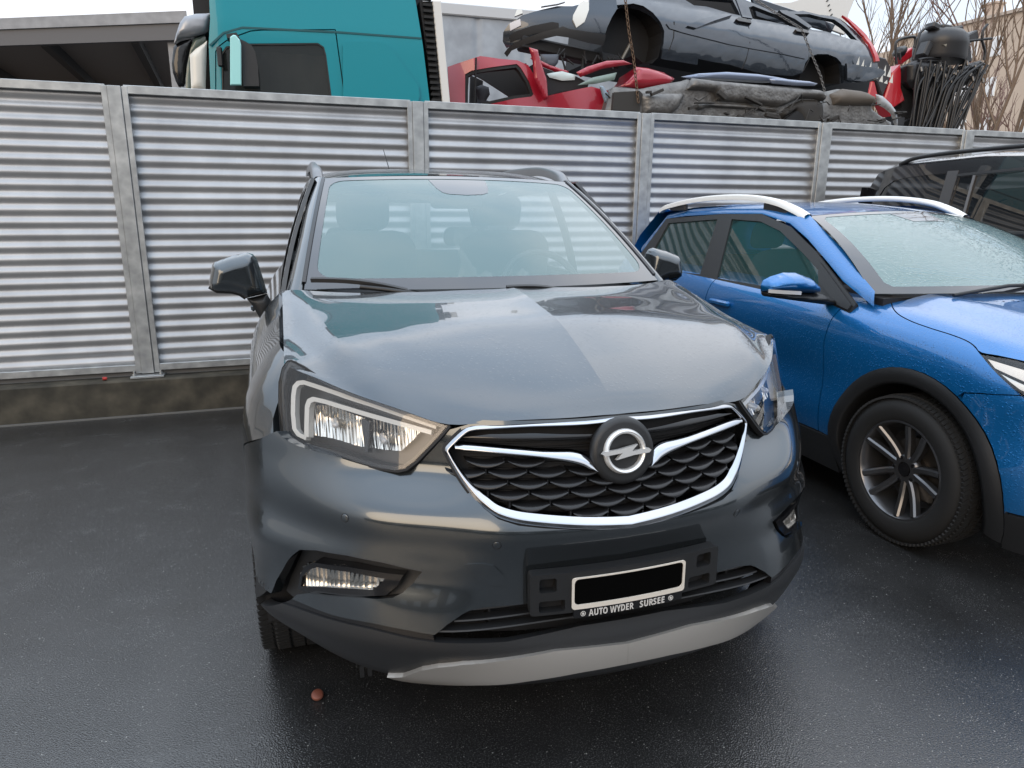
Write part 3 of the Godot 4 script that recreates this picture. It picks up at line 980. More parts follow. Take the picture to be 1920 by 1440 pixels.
func build_grille(t: Node3D, gril: Callable, half: PackedVector2Array) -> void:
	var g := MB.new()
	var hp := []
	for p in half: hp.append(p)
	var smooth_half := PackedVector2Array()
	var cp := curve_pts(hp, 4)
	for p in cp: smooth_half.append(Vector2(maxf(p.x, 0.0), p.y))
	var full := mirrored(smooth_half)
	# rounded outline
	var pts := []
	for p in full: pts.append(p)
	var inner: PackedVector2Array = Geometry2D.offset_polygon(full, -0.012)[0]
	# dark back
	panel(g, gril, full, [], Vector2(0.06, 0.06), 1.0, 0.0, -0.055, 0.01)
	var root := part(t, "grille", g.done(), M.dark)
	# chrome surround: slim above, broad below, its section turned to catch the sky
	var ch := MB.new()
	var ring := []
	for i in full.size():
		ring.append(full[i])
	var n := ring.size()
	var prof := 15
	var rows := []
	var dense := []
	for i in n:
		var a: Vector2 = ring[i]
		var b: Vector2 = ring[(i + 1) % n]
		var k := maxi(1, int(a.distance_to(b) / 0.02))
		for s in k: dense.append(a.lerp(b, float(s) / k))
	n = dense.size()
	for i in n:
		var p: Vector2 = dense[i]
		var d: Vector2 = (dense[(i + 2) % n] - dense[(i + n - 2) % n]).normalized()
		var inward := Vector2(-d.y, d.x)
		if inward.dot(Vector2(0, 0.81) - p) < 0.0: inward = -inward
		var low := clampf((0.84 - p.y) / 0.10, 0.0, 1.0)
		var wd := lerpf(0.0105, 0.0235, low)
		var row := []
		for j in prof:
			var s := float(j) / (prof - 1)
			var q := p + inward * wd * s
			var base: Vector3 = gril.call(q.x, q.y)
			var thin := 0.010 * sin(PI * clampf(s * 0.85 + 0.1, 0, 1))
			var ridge := 0.0022 * s / 0.45 + 0.004 if s < 0.45 else 0.0062 - 0.024 * (s - 0.45)
			var hgt := lerpf(thin, ridge, low)
			row.append(base + Vector3(0, 0, hgt))
		row.append(gril.call((p + inward * wd).x, (p + inward * wd).y) + Vector3(0, 0, -0.03))
		rows.append(row)
	rows.append(rows[0].duplicate())
	ch.grid(rows, Vector3(0, 0, 1))
	part(root, "chrome_surround", ch.done(), M.chrome)
	# dark seal round the chrome
	var sl := MB.new()
	var outer: PackedVector2Array = Geometry2D.offset_polygon(full, 0.006)[0]
	panel(sl, gril, outer, [full], Vector2(0.05, 0.05), 1.0, 0.03, -0.004, 0.01)
	part(root, "seal", sl.done(), M.dark)
	# honeycomb: scale-shaped cells, each a lip with a web below
	var cells := 0
	for r in 7:
		var y := 0.708 + r * 0.0238
		for c in range(-8, 9):
			var x := c * 0.0925 + (0.046 if r % 2 else 0.0)
			var y2 := y - 0.014 * absf(x) * 0.6
			var pt := Vector2(x, y2)
			if not Geometry2D.is_point_in_polygon(pt, inner): continue
			if y2 > 0.838 - 0.0 * absf(x) - (0.022 if absf(x) < 0.18 else 0.0): continue
			if pt.distance_to(Vector2(0, 0.85)) < 0.078: continue
			var cell := MB.new()
			var rws := []
			for k in 9:
				var s := float(k) / 8.0 * 2.0 - 1.0
				var xx := x + s * 0.0425
				var arch := 0.0115 * (s * s)
				var wdt := 0.0060 * (1.0 - s * s) + 0.0012
				var row := []
				for e in [[0.0, -0.028], [0.0, 0.004], [0.5, 0.010], [1.0, 0.003], [1.0, -0.028]]:
					var yy: float = y2 + arch + (e[0] - 0.5) * wdt * 2.0
					row.append(gril.call(xx, yy) + Vector3(0, 0, -0.016 + e[1]))
				rws.append(row)
			cell.grid(rws, Vector3(0, 0, 1))
			cell.box(gril.call(x, y2 - 0.014) + Vector3(0, 0, -0.024), Vector3(0.0035, 0.016, 0.016))
			part(root, "grille_cell", cell.done(), M.cell)
	# fine horizontal slats seen deep behind
	var fins := MB.new()
	for k in 15:
		var y := 0.70 + k * 0.012
		for j in 12:
			var xa := -0.36 + j * 0.06
			if not Geometry2D.is_point_in_polygon(Vector2(xa, y), inner) or not Geometry2D.is_point_in_polygon(Vector2(xa + 0.06, y), inner): continue
			var a: Vector3 = gril.call(xa, y) + Vector3(0, 0, -0.045)
			var b: Vector3 = gril.call(xa + 0.06, y) + Vector3(0, 0, -0.045)
			mb_bar(fins, a, b, 0.0035)
	part(root, "shutter_slats", fins.done(), M.plastic)
	# black upper bars and chrome wings
	for s in [-1.0, 1.0]:
		var u := MB.new()
		var f := func(x: float, y: float) -> Vector3:
			var p: Vector3 = gril.call(x, y)
			return p + Vector3(0, 0, 0.010 * cos((y - 0.89) * 90.0) - 0.012)
		panel(u, f, pv([.371,.889,.31,.897,.213,.899,.114,.894,.067,.892,.076,.885,.115,.883,.215,.886,.31,.889]), [], Vector2(0.03, 0.006), 1.0, 0.02, 0.0, 0.003, s < 0)
		part(root, "upper_bar", u.done(), M.gloss_black)
		u = MB.new()
		var path := [Vector2(0.392, 0.870), Vector2(0.34, 0.868), Vector2(0.24, 0.860), Vector2(0.16, 0.851), Vector2(0.125, 0.846), Vector2(0.10, 0.838), Vector2(0.083, 0.826), Vector2(0.070, 0.813)]
		path = curve_pts(path, 4)
		var rr := []
		for i in path.size():
			var p: Vector2 = path[i]
			var tt := float(i) / (path.size() - 1)
			var w := 0.0085 + 0.006 * sin(PI * clampf((tt - 0.35) / 0.6, 0, 1))
			if tt > 0.86: w *= (1.0 - tt) / 0.14 * 0.85 + 0.15
			if tt < 0.04: w *= 0.7
			var d: Vector2 = (path[mini(i + 1, path.size() - 1)] - path[maxi(i - 1, 0)]).normalized()
			var nn := Vector2(d.y, -d.x)
			if nn.y < 0: nn = -nn
			var row := []
			for k in 11:
				var e := float(k) / 10.0 * 2.0 - 1.0
				var q := p + nn * e * w
				var b: Vector3 = gril.call(absf(q.x), q.y) + Vector3(0, 0, -0.004 + 0.013 * sqrt(maxf(0.0, 1.0 - e * e)) - 0.006 * e)
				row.append(Vector3(b.x * s, b.y, b.z))
			var b0: Vector3 = row[0]
			row.push_front(b0 + Vector3(0, 0.002, -0.03))
			rr.append(row)
		u.grid(rr, Vector3(0, 0, 1))
		part(root, "chrome_wing", u.done(), M.chrome)
	# round boss and emblem
	var tilt := Basis(Vector3.RIGHT, PI * 0.5 - 0.18)
	var at := Vector3(0.0, 0.851, -0.072)
	var bs := MB.new()
	bs.lathe([Vector2(0.066, -0.02), Vector2(0.079, -0.012), Vector2(0.083, 0.004), Vector2(0.078, 0.016), Vector2(0.068, 0.019), Vector2(0.0, 0.010)], 40, tilt, at)
	var bo := part(t, "emblem_boss", bs.done(), M.plastic)
	var rg := MB.new()
	rg.lathe([Vector2(0.0425, 0.010), Vector2(0.0425, 0.022), Vector2(0.0445, 0.028), Vector2(0.0495, 0.030), Vector2(0.0540, 0.025), Vector2(0.0555, 0.014)], 56, tilt, at)
	part(bo, "emblem_ring", rg.done(), M.satin_chrome)
	var hx := MB.new()
	for r in range(-7, 8):
		for c in range(-7, 8):
			var q := Vector2(c * 0.0066 + (0.0033 if posmod(r, 2) else 0.0), r * 0.0057)
			if q.length() > 0.039: continue
			var o := PackedVector2Array()
			var inn := []
			for k in 6:
				var an := PI / 6 + PI / 3 * k
				o.append(q + Vector2(cos(an), sin(an)) * 0.0038)
				inn.append(q + Vector2(cos(an), sin(an)) * 0.0030)
			for k in 6:
				var z := 0.013
				var m := (k + 1) % 6
				hx.quad(at + tilt * Vector3(o[k].x, z, o[k].y), at + tilt * Vector3(o[m].x, z, o[m].y), at + tilt * Vector3(inn[m].x, z, inn[m].y), at + tilt * Vector3(inn[k].x, z, inn[k].y), tilt * Vector3.UP)
	part(bo, "emblem_mesh", hx.done(), M.plastic)
	var zg := MB.new()
	# lightning bolt: an upper bar from the left, a slanting middle, a lower bar to the right
	var bolt := PackedVector2Array([Vector2(-0.0635, 0.0), Vector2(-0.058, 0.0058), Vector2(-0.018, 0.0082), Vector2(0.0285, 0.0165), Vector2(0.0120, 0.0012), Vector2(0.057, 0.0052), Vector2(0.0635, 0.0), Vector2(0.058, -0.0058), Vector2(0.018, -0.0082), Vector2(-0.0285, -0.0165), Vector2(-0.0120, -0.0012), Vector2(-0.057, -0.0052)])
	var xf := Transform3D(Basis(Vector3.RIGHT, -0.18), at + tilt * Vector3(0, 0.034, 0))
	zg.plate(bolt, 0.012, xf, 0.0022)
	part(bo, "emblem_bolt", zg.done(), M.satin_chrome)

func mb_bar(mb: MB, a: Vector3, b: Vector3, w: float) -> void:
	var d := (b - a).normalized()
	var up := Vector3.UP
	var bs := Basis(d, up, d.cross(up)).orthonormalized()
	mb.box((a + b) * 0.5, Vector3(a.distance_to(b), w, w), bs)

func build_front_details(t: Node3D, belt: Callable) -> void:
	# parking sensors
	for q in [Vector2(5.74, 9.21), Vector2(3.03, 8.47)]:
		for s in [-1.0, 1.0]:
			var c: Vector3 = belt.call(q.x, q.y)
			var nn := normal_of(belt, q.x, q.y, 1.0, 0.05)
			c.x *= s
			nn.x *= s
			var a := nn.cross(Vector3.UP).normalized()
			var b := Basis(a, nn, a.cross(nn))
			var mb := MB.new()
			mb.lathe([Vector2(0, 0.0016), Vector2(0.008, 0.0014), Vector2(0.0093, 0.0008), Vector2(0.0097, 0.0003)], 18, b, c)
			var o := part(t, "parking_sensor", mb.done(), M.grey_dry)
			mb = MB.new()
			mb.lathe([Vector2(0.0097, 0.0002), Vector2(0.0110, 0.0005), Vector2(0.0112, -0.002)], 18, b, c)
			part(o, "sensor_gap", mb.done(), M.dark)
	var mb := MB.new()
	panel(mb, belt, pv([3.553,7.32,3.282,7.346,3.08,7.199,2.902,6.563,2.841,5.913,3.139,5.951,3.368,6.273]), [], Vector2(0.2, 0.2), 1.0, 0.006, 0.0035, 0.05, true)
	part(t, "tow_eye_cover", mb.done(), M.grey_dry)
	# lower air intake: a dark cavity, slats and uprights
	mb = MB.new()
	for s in [false, true]:
		panel(mb, belt, PackedVector2Array([Vector2(0, 3.6), Vector2(4.5, 3.6), Vector2(4.5, 5.5), Vector2(0, 5.5)]), [], Vector2(0.5, 0.4), 1.0, 0.0, -0.09, 0.05, s)
	var back := part(t, "lower_intake", mb.done(), M.dark)
	for k in 3:
		mb = MB.new()
		var v := 4.22 + k * 0.31
		var um: float = [4.0, 3.72, 3.4][k]
		var pts := []
		var ups := []
		for i in range(-16, 17):
			var p: Vector3 = belt.call(um * absf(i) / 16.0, v)
			p.x *= signf(i)
			pts.append(p + Vector3(0, 0, -0.022 - 0.004 * k))
			ups.append(Vector3.UP)
		mb.sweep(pts, ups, [Vector2(-0.012, -0.004), Vector2(0.012, -0.002), Vector2(0.014, 0.0), Vector2(0.012, 0.003), Vector2(-0.012, 0.004)])
		part(back, "slat", mb.done(), M.plastic)
	for x in [-0.33, -0.2, -0.1, 0.0, 0.1, 0.2, 0.33]:
		mb = MB.new()
		var p: Vector3 = belt.call(absf(x) / 0.1, 4.6)
		mb.box(Vector3(x, 0.468, p.z - 0.05), Vector3(0.006, 0.09, 0.03))
		part(back, "upright", mb.done(), M.plastic)
	# clips hanging under the bumper
	for x in [-0.625, -0.605]:
		mb = MB.new()
		mb.box(Vector3(x, 0.236, -0.265), Vector3(0.010, 0.034, 0.012))
		part(t, "clip", mb.done(), M.plastic)
	# plate holder, crooked and bowed
	var holder := MB.new()
	var tilt := Basis(Vector3.FORWARD, 0.0) * Basis(Vector3.BACK, 0.012)
	var hc := Vector3(0.0, 0.541, 0.0)
	var f := func(x: float, y: float) -> Vector3:
		return hc + tilt * Vector3(x, y + 0.010 * (1.0 - pow(x / 0.25, 2.0)) * -0.4, 0.008 - 0.22 * x * x)
	var rr := round_rect(Vector2(0, -0.002), Vector2(0.50, 0.106), 0.008)
	var holes := []
	for s in [-1.0, 1.0]:
		holes.append(round_rect(Vector2(s * 0.207, 0.022), Vector2(0.042, 0.036), 0.006))
		holes.append(round_rect(Vector2(s * 0.197, -0.033), Vector2(0.064, 0.030), 0.006))
	panel(holder, f, rr, holes, Vector2(0.02, 0.02), 1.0, 0.030, 0.0, 0.004)
	var ho := part(t, "plate_holder", holder.done(), M.plastic)
	mb = MB.new()
	panel(mb, f, rr, [], Vector2(0.05, 0.05), 1.0, 0.0, -0.026, 0.004)
	part(ho, "holder_back", mb.done(), M.dark)
	mb = MB.new()
	var pl := round_rect(Vector2(0.0, -0.004), Vector2(0.300, 0.083), 0.008)
	var win := round_rect(Vector2(0.0, 0.0), Vector2(0.288, 0.068), 0.012)
	panel(mb, f, pl, [win], Vector2(0.03, 0.03), 1.0, 0.003, 0.005, 0.004)
	part(ho, "plate_frame", mb.done(), mat(Color(0.62, 0.57, 0.5), 0.4))
	mb = MB.new()
	panel(mb, f, win, [], Vector2(0.03, 0.03), 1.0, 0.0, 0.0022, 0.004)
	part(ho, "blank_insert", mb.done(), mat(Color(0.002, 0.002, 0.002), 0.9, 0.0, 0.0, 0.1))
	mb = MB.new()
	panel(mb, f, round_rect(Vector2(0, -0.058), Vector2(0.29, 0.022), 0.004), [], Vector2(0.03, 0.03), 1.0, 0.02, 0.004, 0.004)
	var sp := part(ho, "dealer_strip", mb.done(), M.gloss_black)
	var word := mat(Color(0.55, 0.53, 0.5), 0.5)
	var text_on := func(txt: String, x: float, wd: float, size: float) -> void:
		var tm := TextMesh.new()
		var fo := SystemFont.new()
		fo.font_names = PackedStringArray(["Droid Sans"])
		fo.font_weight = 700
		tm.font = fo
		tm.text = txt
		tm.font_size = 32
		tm.pixel_size = size / 32.0
		tm.depth = 0.001
		tm.curve_step = 1.0
		var o := part(sp, "lettering", tm, word)
		var c: Vector3 = f.call(x, -0.058) + Vector3(0, 0, 0.0055)
		o.transform = Transform3D(Basis(Vector3.UP, atan(-0.44 * x) * -1.0) * tilt, c)
		var ww := tm.get_aabb().size.x
		if ww > 0.0: o.scale = Vector3(wd / ww, 1, 1)
	text_on.call("AUTO", -0.083, 0.048, 0.0235)
	text_on.call("WYDER", -0.022, 0.062, 0.0235)
	text_on.call("SURSEE", 0.060, 0.068, 0.0235)
	for x in [-0.122, 0.112]:
		mb = MB.new()
		var c: Vector3 = f.call(x, -0.058) + Vector3(0, 0, 0.005)
		var b := Basis(Vector3.RIGHT, PI * 0.5)
		mb.lathe([Vector2(0.0052, 0), Vector2(0.0052, 0.001), Vector2(0.0066, 0.001), Vector2(0.0066, 0)], 20, b, c, true)
		mb.lathe([Vector2(0, 0.001), Vector2(0.0034, 0.001), Vector2(0.0034, 0)], 6, b, c, true)
		part(sp, "round_mark", mb.done(), word)

func round_rect(c: Vector2, s: Vector2, r: float) -> PackedVector2Array:
	var o := PackedVector2Array()
	for q in [[1, 1, 0.0], [-1, 1, 0.5], [-1, -1, 1.0], [1, -1, 1.5]]:
		for k in 5:
			var a: float = PI * (q[2] + 0.125 * k)
			o.append(c + Vector2(q[0] * (s.x * 0.5 - r), q[1] * (s.y * 0.5 - r)) + Vector2(cos(a), sin(a)) * r)
	return o

# side of the grey car as x over (height, z); beltline at 1.06
func wing_top(z: float) -> float:
	# height of the bonnet's side edge
	return lerp_smooth(minf(z, -0.55), [-1.22, -1.0, -0.85, -0.72, -0.64, -0.59, -0.55], [1.122, 1.080, 1.047, 1.027, 1.017, 1.012, 1.008]) if z > -1.22 else lerpf(1.122, 1.062, clampf((-1.22 - z) / 0.35, 0.0, 1.0))

func flank(y: float, z: float) -> Vector3:
	var lift := (1.055 - wing_top(z)) * smoothstep(0.80, 0.98, y)
	var x := lerp_smooth(y + lift, [0.20, 0.30, 0.42, 0.55, 0.68, 0.80, 0.90, 0.97, 1.02, 1.055], [0.845, 0.868, 0.885, 0.895, 0.902, 0.900, 0.880, 0.848, 0.812, 0.776])
	var fr := lerp_smooth(maxf(z, -0.74), [-0.74, -0.68, -0.62, -0.56, -0.50, -0.44], [0.0, 0.010, 0.034, 0.070, 0.108, 0.16])
	var up := smoothstep(0.70, 0.90, y)
	x -= fr * (0.42 + 0.58 * up)
	# waist crease and the swell over the wheels
	x -= 0.012 * smoothstep(0.25, 0.5, absf(z + 2.2) * -1.0 + 1.3) * exp(-pow((y - 0.60) / 0.16, 2.0))
	x += 0.010 * exp(-pow((y - 0.88) / 0.03, 2.0)) * smoothstep(-1.1, -1.5, z)
	if z < -3.3:
		x -= 0.20 * pow((-3.3 - z) / 0.7, 2.2)
	return Vector3(x, y, z)

func screen(u: float, v: float) -> Vector3:
	# windscreen: u -1..1 across, v 0 (cowl) .. 1 (roof)
	var a := Vector3(0.694 * u, 1.142 - 0.012 * u * u, -0.985 - 0.225 * u * u)
	var b := Vector3(0.568 * u, 1.548 - 0.015 * u * u, -1.862 - 0.078 * u * u)
	return a.lerp(b, v) + Vector3(0, 0.026, 0.012) * (4.0 * v * (1.0 - v)) * (1.0 - 0.3 * u * u)

func roof(u: float, v: float) -> Vector3:
	# v 0 at the windscreen .. 1 at the tailgate
	var z := lerpf(-1.872 - 0.078 * u * u, -3.72, v)
	var y := lerp_smooth(v, [0.0, 0.08, 0.2, 0.4, 0.65, 0.85, 1.0], [1.553, 1.575, 1.596, 1.608, 1.60, 1.575, 1.545])
	return Vector3(u * lerpf(0.572, 0.575, v), y - 0.018 * u * u - 0.02 * pow(absf(u), 6.0), z)

func build_shell(t: Node3D, hood: Callable) -> void:
	var fl := func(a: float, b: float) -> Vector3: return flank(b, a)   # (z, y)
	var arch := func(zc: float, yc: float, r: float, z0: float, z1: float, steps: int) -> PackedVector2Array:
		var o := PackedVector2Array()
		for i in steps + 1:
			var a := PI * i / steps
			o.append(Vector2(zc + cos(a) * r, maxf(yc + sin(a) * r, 0.2)))
		return o
	var ra: PackedVector2Array = arch.call(-3.36, 0.27, 0.37, 0, 0, 24)
	ra.insert(0, Vector2(-2.99, 0.0))
	ra.append(Vector2(-3.73, 0.0))
	var wing := PackedVector2Array([Vector2(-0.500, 0.826), Vector2(-0.535, 0.862), Vector2(-0.548, 0.90), Vector2(-0.550, 0.96), Vector2(-0.548, 0.99)])
	for i in 16:
		var zz := -0.545 - 0.675 * i / 15.0
		wing.append(Vector2(zz, wing_top(zz) - 0.004))
	wing.append_array([Vector2(-1.27, 1.03), Vector2(-1.31, 0.95), Vector2(-1.30, 0.8), Vector2(-1.27, 0.3), Vector2(-1.27, 0.22)])
	for i in 17:
		var a := PI * (1.06 - 0.70 * i / 16.0)
		wing.append(Vector2(-0.88 + cos(a) * 0.375, 0.33 + sin(a) * 0.375))
	wing.append(Vector2(-0.72, 0.735))
	both(t, "front_wing", M.grey_dry, func(q, s): panel(q, fl, wing, [], Vector2(0.05, 0.04), -1.0, 0.03, 0.0, 0.01, s < 0))
	var fd := both(t, "front_door", M.grey_dry, func(q, s): panel(q, fl, PackedVector2Array([Vector2(-1.276, 0.3), Vector2(-1.306, 0.8), Vector2(-1.316, 0.95), Vector2(-1.276, 1.03), Vector2(-1.24, 1.055), Vector2(-2.30, 1.055), Vector2(-2.30, 0.3)]), [], Vector2(0.1, 0.05), -1.0, 0.03, 0.0, 0.01, s < 0))
	both(t, "rear_door", M.grey_dry, func(q, s): panel(q, fl, PackedVector2Array([Vector2(-2.306, 0.3), Vector2(-2.306, 1.055), Vector2(-3.2, 1.055), Vector2(-3.2, 0.3)]), [ra], Vector2(0.1, 0.05), -1.0, 0.03, 0.0, 0.01, s < 0))
	both(t, "rear_quarter", M.grey_dry, func(q, s): panel(q, fl, PackedVector2Array([Vector2(-3.206, 0.3), Vector2(-3.206, 1.055), Vector2(-3.95, 1.055), Vector2(-3.95, 0.3)]), [ra], Vector2(0.1, 0.05), -1.0, 0.03, 0.0, 0.01, s < 0))
	both(t, "sill", M.plastic, func(q, s): panel(q, fl, PackedVector2Array([Vector2(-1.27, 0.2), Vector2(-1.27, 0.295), Vector2(-3.0, 0.295), Vector2(-3.0, 0.2)]), [], Vector2(0.2, 0.05), -1.0, 0.05, 0.006, 0.01, s < 0))
	for h in fd:
		var q := MB.new()
		var s := -1.0 if h == fd[0] else 1.0
		q.box(Vector3(s * 0.912, 0.955, -2.16), Vector3(0.022, 0.03, 0.17), Basis.IDENTITY, 0.008)
		part(h, "door_handle", q.done(), M.grey_dry)
	# windscreen with its printed black edge
	var sc := func(u: float, v: float) -> Vector3: return screen(u, v)
	var whole := PackedVector2Array()
	for i in 17: whole.append(Vector2(-1.0 + i / 8.0, 0.0))
	for i in 9: whole.append(Vector2(1.0, 0.0 + i / 8.0))
	for i in 17: whole.append(Vector2(1.0 - i / 8.0, 1.0))
	for i in 9: whole.append(Vector2(-1.0, 1.0 - i / 8.0))
	whole = Geometry2D.offset_polygon(whole, -0.0005)[0]
	var mb := MB.new()
	panel(mb, sc, whole, [], Vector2(0.08, 0.08), 1.0, 0.0, 0.0, 0.01)
	var ws := part(t, "windscreen", mb.done(), M.windscreen)
	var cl := PackedVector2Array()
	for q in [[0.95, 0.09, 1.5], [0.95, 0.955, 0.0], [-0.95, 0.955, 0.5], [-0.95, 0.09, 1.0]]:
		for k in 5:
			var a: float = PI * (q[2] + 0.125 * k)
			cl.append(Vector2(q[0] - signf(q[0]) * 0.10 + cos(a) * 0.10, q[1] + (0.09 if q[1] < 0.5 else -0.09) + sin(a) * 0.09 - (0.02 if q[1] < 0.5 else 0.0)))
	mb = MB.new()
	panel(mb, sc, whole, [cl], Vector2(0.06, 0.06), 1.0, 0.0, 0.0015, 0.01)
	part(ws, "printed_edge", mb.done(), M.frit)
	mb = MB.new()
	panel(mb, sc, PackedVector2Array([Vector2(-0.225, 0.945), Vector2(-0.195, 0.83), Vector2(-0.165, 0.775), Vector2(-0.12, 0.755), Vector2(0.0, 0.745), Vector2(0.12, 0.755), Vector2(0.165, 0.775), Vector2(0.195, 0.83), Vector2(0.225, 0.945)]), [], Vector2(0.05, 0.05), 1.0, 0.02, 0.0012, 0.01)
	part(ws, "sensor_patch", mb.done(), M.frit)
	# cowl under the wipers
	mb = MB.new()
	var P := []
	for e in [[1.09, 0.01], [1.105, -0.03], [1.132, -0.075]]:
		var row := []
		for j in range(-12, 13):
			var u := j / 12.0
			var p := screen(u, 0.0)
			row.append(Vector3(u * 0.73, e[0] - 0.012 * u * u, -0.93 - 0.235 * u * u + e[1]))
		P.append(row)
	mb.grid(P, Vector3.UP)
	part(t, "cowl", mb.done(), M.plastic)
	# roof
	mb = MB.new()
	P = []
	for i in 25:
		var row := []
		for j in range(-14, 15): row.append(roof(j / 14.0, i / 24.0))
		P.append(row)
	mb.grid(P, Vector3.UP)
	part(t, "roof", mb.done(), M.grey_paint)
	# roof lining
	mb = MB.new()
	P = []
	for i in 9:
		var row := []
		for j in range(-6, 7): row.append(roof(j / 6.0, i / 8.0) + Vector3(0, -0.035, 0))
		P.append(row)
	mb.grid(P, Vector3.DOWN)
	part(t, "headlining", mb.done(), mat(Color(0.25, 0.25, 0.24), 0.9))
	# windscreen pillars: from the wing up to the roof, round on the outside
	both(t, "windscreen_pillar", M.grey_dry, func(q, s):
		var R := []
		for i in 17:
			var v := -0.06 + 1.06 * i / 16.0
			var a := screen(1.012, v)
			var w := lerp_table(v, [-0.06, 0.1, 0.4, 1.0], [0.060, 0.052, 0.045, 0.046])
			var row := []
			row.append(Vector3((a.x - 0.002) * s, a.y - 0.012, a.z))
			row.append(Vector3(a.x * s, a.y + 0.004, a.z))
			row.append(Vector3((a.x + w * 0.35) * s, a.y + 0.008, a.z - 0.012))
			row.append(Vector3((a.x + w * 0.75) * s, a.y - 0.002, a.z - 0.04))
			row.append(Vector3((a.x + w) * s, a.y - 0.025, a.z - 0.075))
			row.append(Vector3((a.x + w + 0.01) * s, a.y - 0.055, a.z - 0.11))
			R.append(row)
		q.grid(R, Vector3(s, 0.7, 0.6)))
	both(t, "pillar_trim", M.gloss_black, func(q, s):
		var pts := []
		var ups := []
		for i in 17:
			var v := 0.04 + 0.96 * i / 16.0
			var a := screen(1.006, v)
			pts.append(Vector3(a.x * s, a.y + 0.002, a.z))
			ups.append(Vector3(0, 0.8, 0.6))
		q.sweep(pts, ups, [Vector2(-0.007, -0.01), Vector2(-0.006, 0.006), Vector2(0.006, 0.006), Vector2(0.007, -0.01)]))
	# side windows, cant rail and pillars
	var gh := func(z: float, k: float) -> Vector3:
		# k 0 at the beltline, 1 under the roof
		var rear := maxf(0.0, -3.0 - z)
		return Vector3(lerpf(0.782, 0.618, k) + 0.018 * 4.0 * k * (1.0 - k) - 0.10 * rear * rear, lerpf(1.05, 1.535 - 0.03 * rear, k), z)
	both(t, "side_window", M.window, func(q, s): panel(q, gh, PackedVector2Array([Vector2(-1.40, 0.02), Vector2(-1.55, 0.25), Vector2(-1.85, 0.74), Vector2(-1.98, 0.90), Vector2(-2.28, 0.93), Vector2(-2.28, 0.02)]), [], Vector2(0.1, 0.1), -1.0, 0.0, -0.004, 0.01, s < 0))
	both(t, "rear_side_window", M.window, func(q, s): panel(q, gh, PackedVector2Array([Vector2(-2.36, 0.02), Vector2(-2.36, 0.93), Vector2(-3.0, 0.88), Vector2(-3.35, 0.70), Vector2(-3.45, 0.45), Vector2(-3.40, 0.1)]), [], Vector2(0.1, 0.1), -1.0, 0.0, -0.004, 0.01, s < 0))
	both(t, "window_frame", M.gloss_black, func(q, s):
		panel(q, gh, PackedVector2Array([Vector2(-1.22, -0.02), Vector2(-1.36, 0.12), Vector2(-1.52, 0.36), Vector2(-1.75, 0.74), Vector2(-1.92, 1.0), Vector2(-2.8, 1.0), Vector2(-3.3, 0.92), Vector2(-3.55, 0.6), Vector2(-3.55, -0.02)]), [
			PackedVector2Array([Vector2(-1.42, 0.03), Vector2(-1.56, 0.25), Vector2(-1.86, 0.74), Vector2(-1.99, 0.90), Vector2(-2.28, 0.93), Vector2(-2.28, 0.03)]),
			PackedVector2Array([Vector2(-2.36, 0.03), Vector2(-2.36, 0.93), Vector2(-3.0, 0.88), Vector2(-3.35, 0.70), Vector2(-3.45, 0.45), Vector2(-3.40, 0.1)])], Vector2(0.1, 0.1), -1.0, 0.015, 0.004, 0.01, s < 0))
	both(t, "cant_rail", M.grey_dry, func(q, s):
		var R := []
		for i in 21:
			var z := lerpf(-1.90, -3.7, i / 20.0)
			var r := roof(1.0, clampf((-1.95 - z) / 1.77, 0.0, 1.0))
			R.append([Vector3(s * (r.x - 0.004), r.y, z), Vector3(s * (r.x + 0.02), r.y - 0.008, z), Vector3(s * (r.x + 0.04), r.y - 0.03, z), Vector3(s * (r.x + 0.052), r.y - 0.055, z)])
		q.grid(R, Vector3(s, 1, 0)))
	both(t, "roof_rail", mat(Color(0.20, 0.205, 0.215), 0.35, 0.6), func(q, s):
		var c := [Vector3(0.590, 1.528, -2.00), Vector3(0.592, 1.565, -2.06), Vector3(0.594, 1.592, -2.20), Vector3(0.596, 1.613, -2.45), Vector3(0.596, 1.617, -2.9), Vector3(0.592, 1.602, -3.35), Vector3(0.588, 1.585, -3.6)]
		var pts := curve_pts(c, 5)
		var R := []
		for i in pts.size():
			var p: Vector3 = pts[i]
			var k := smoothstep(-2.5, -2.05, p.z)
			var w := lerpf(0.015, 0.026, k)
			R.append([Vector3(s * p.x - w, p.y - 0.03, p.z), Vector3(s * p.x - w * 0.9, p.y + 0.004, p.z), Vector3(s * p.x - w * 0.35, p.y + 0.016, p.z), Vector3(s * p.x + w * 0.35, p.y + 0.016, p.z), Vector3(s * p.x + w * 0.9, p.y + 0.004, p.z), Vector3(s * p.x + w, p.y - 0.03, p.z)])
		q.grid(R, Vector3.UP))
	# tailgate with its window, seen through the cabin
	mb = MB.new()
	var tg := func(x: float, y: float) -> Vector3:
		return Vector3(x, y, lerp_table(y, [0.3, 0.9, 1.08, 1.54], [-3.95, -3.97, -3.93, -3.72]) + 0.10 * x * x)
	var tgo := PackedVector2Array([Vector2(-0.80, 0.3), Vector2(0.80, 0.3), Vector2(0.78, 1.0), Vector2(0.57, 1.53), Vector2(-0.57, 1.53), Vector2(-0.78, 1.0)])
	var tgw := PackedVector2Array([Vector2(-0.62, 1.10), Vector2(0.62, 1.10), Vector2(0.50, 1.45), Vector2(-0.50, 1.45)])
	panel(mb, tg, tgo, [tgw], Vector2(0.15, 0.1), -1.0, 0.03, 0.0, 0.01)
	var tail := part(t, "tailgate", mb.done(), M.grey_dry)
	mb = MB.new()
	panel(mb, tg, tgw, [], Vector2(0.2, 0.1), -1.0, 0.0, -0.004, 0.01)
	part(tail, "rear_window", mb.done(), M.window)
	# cabin: floor pan, dashboard, wheel, seats
	mb = MB.new()
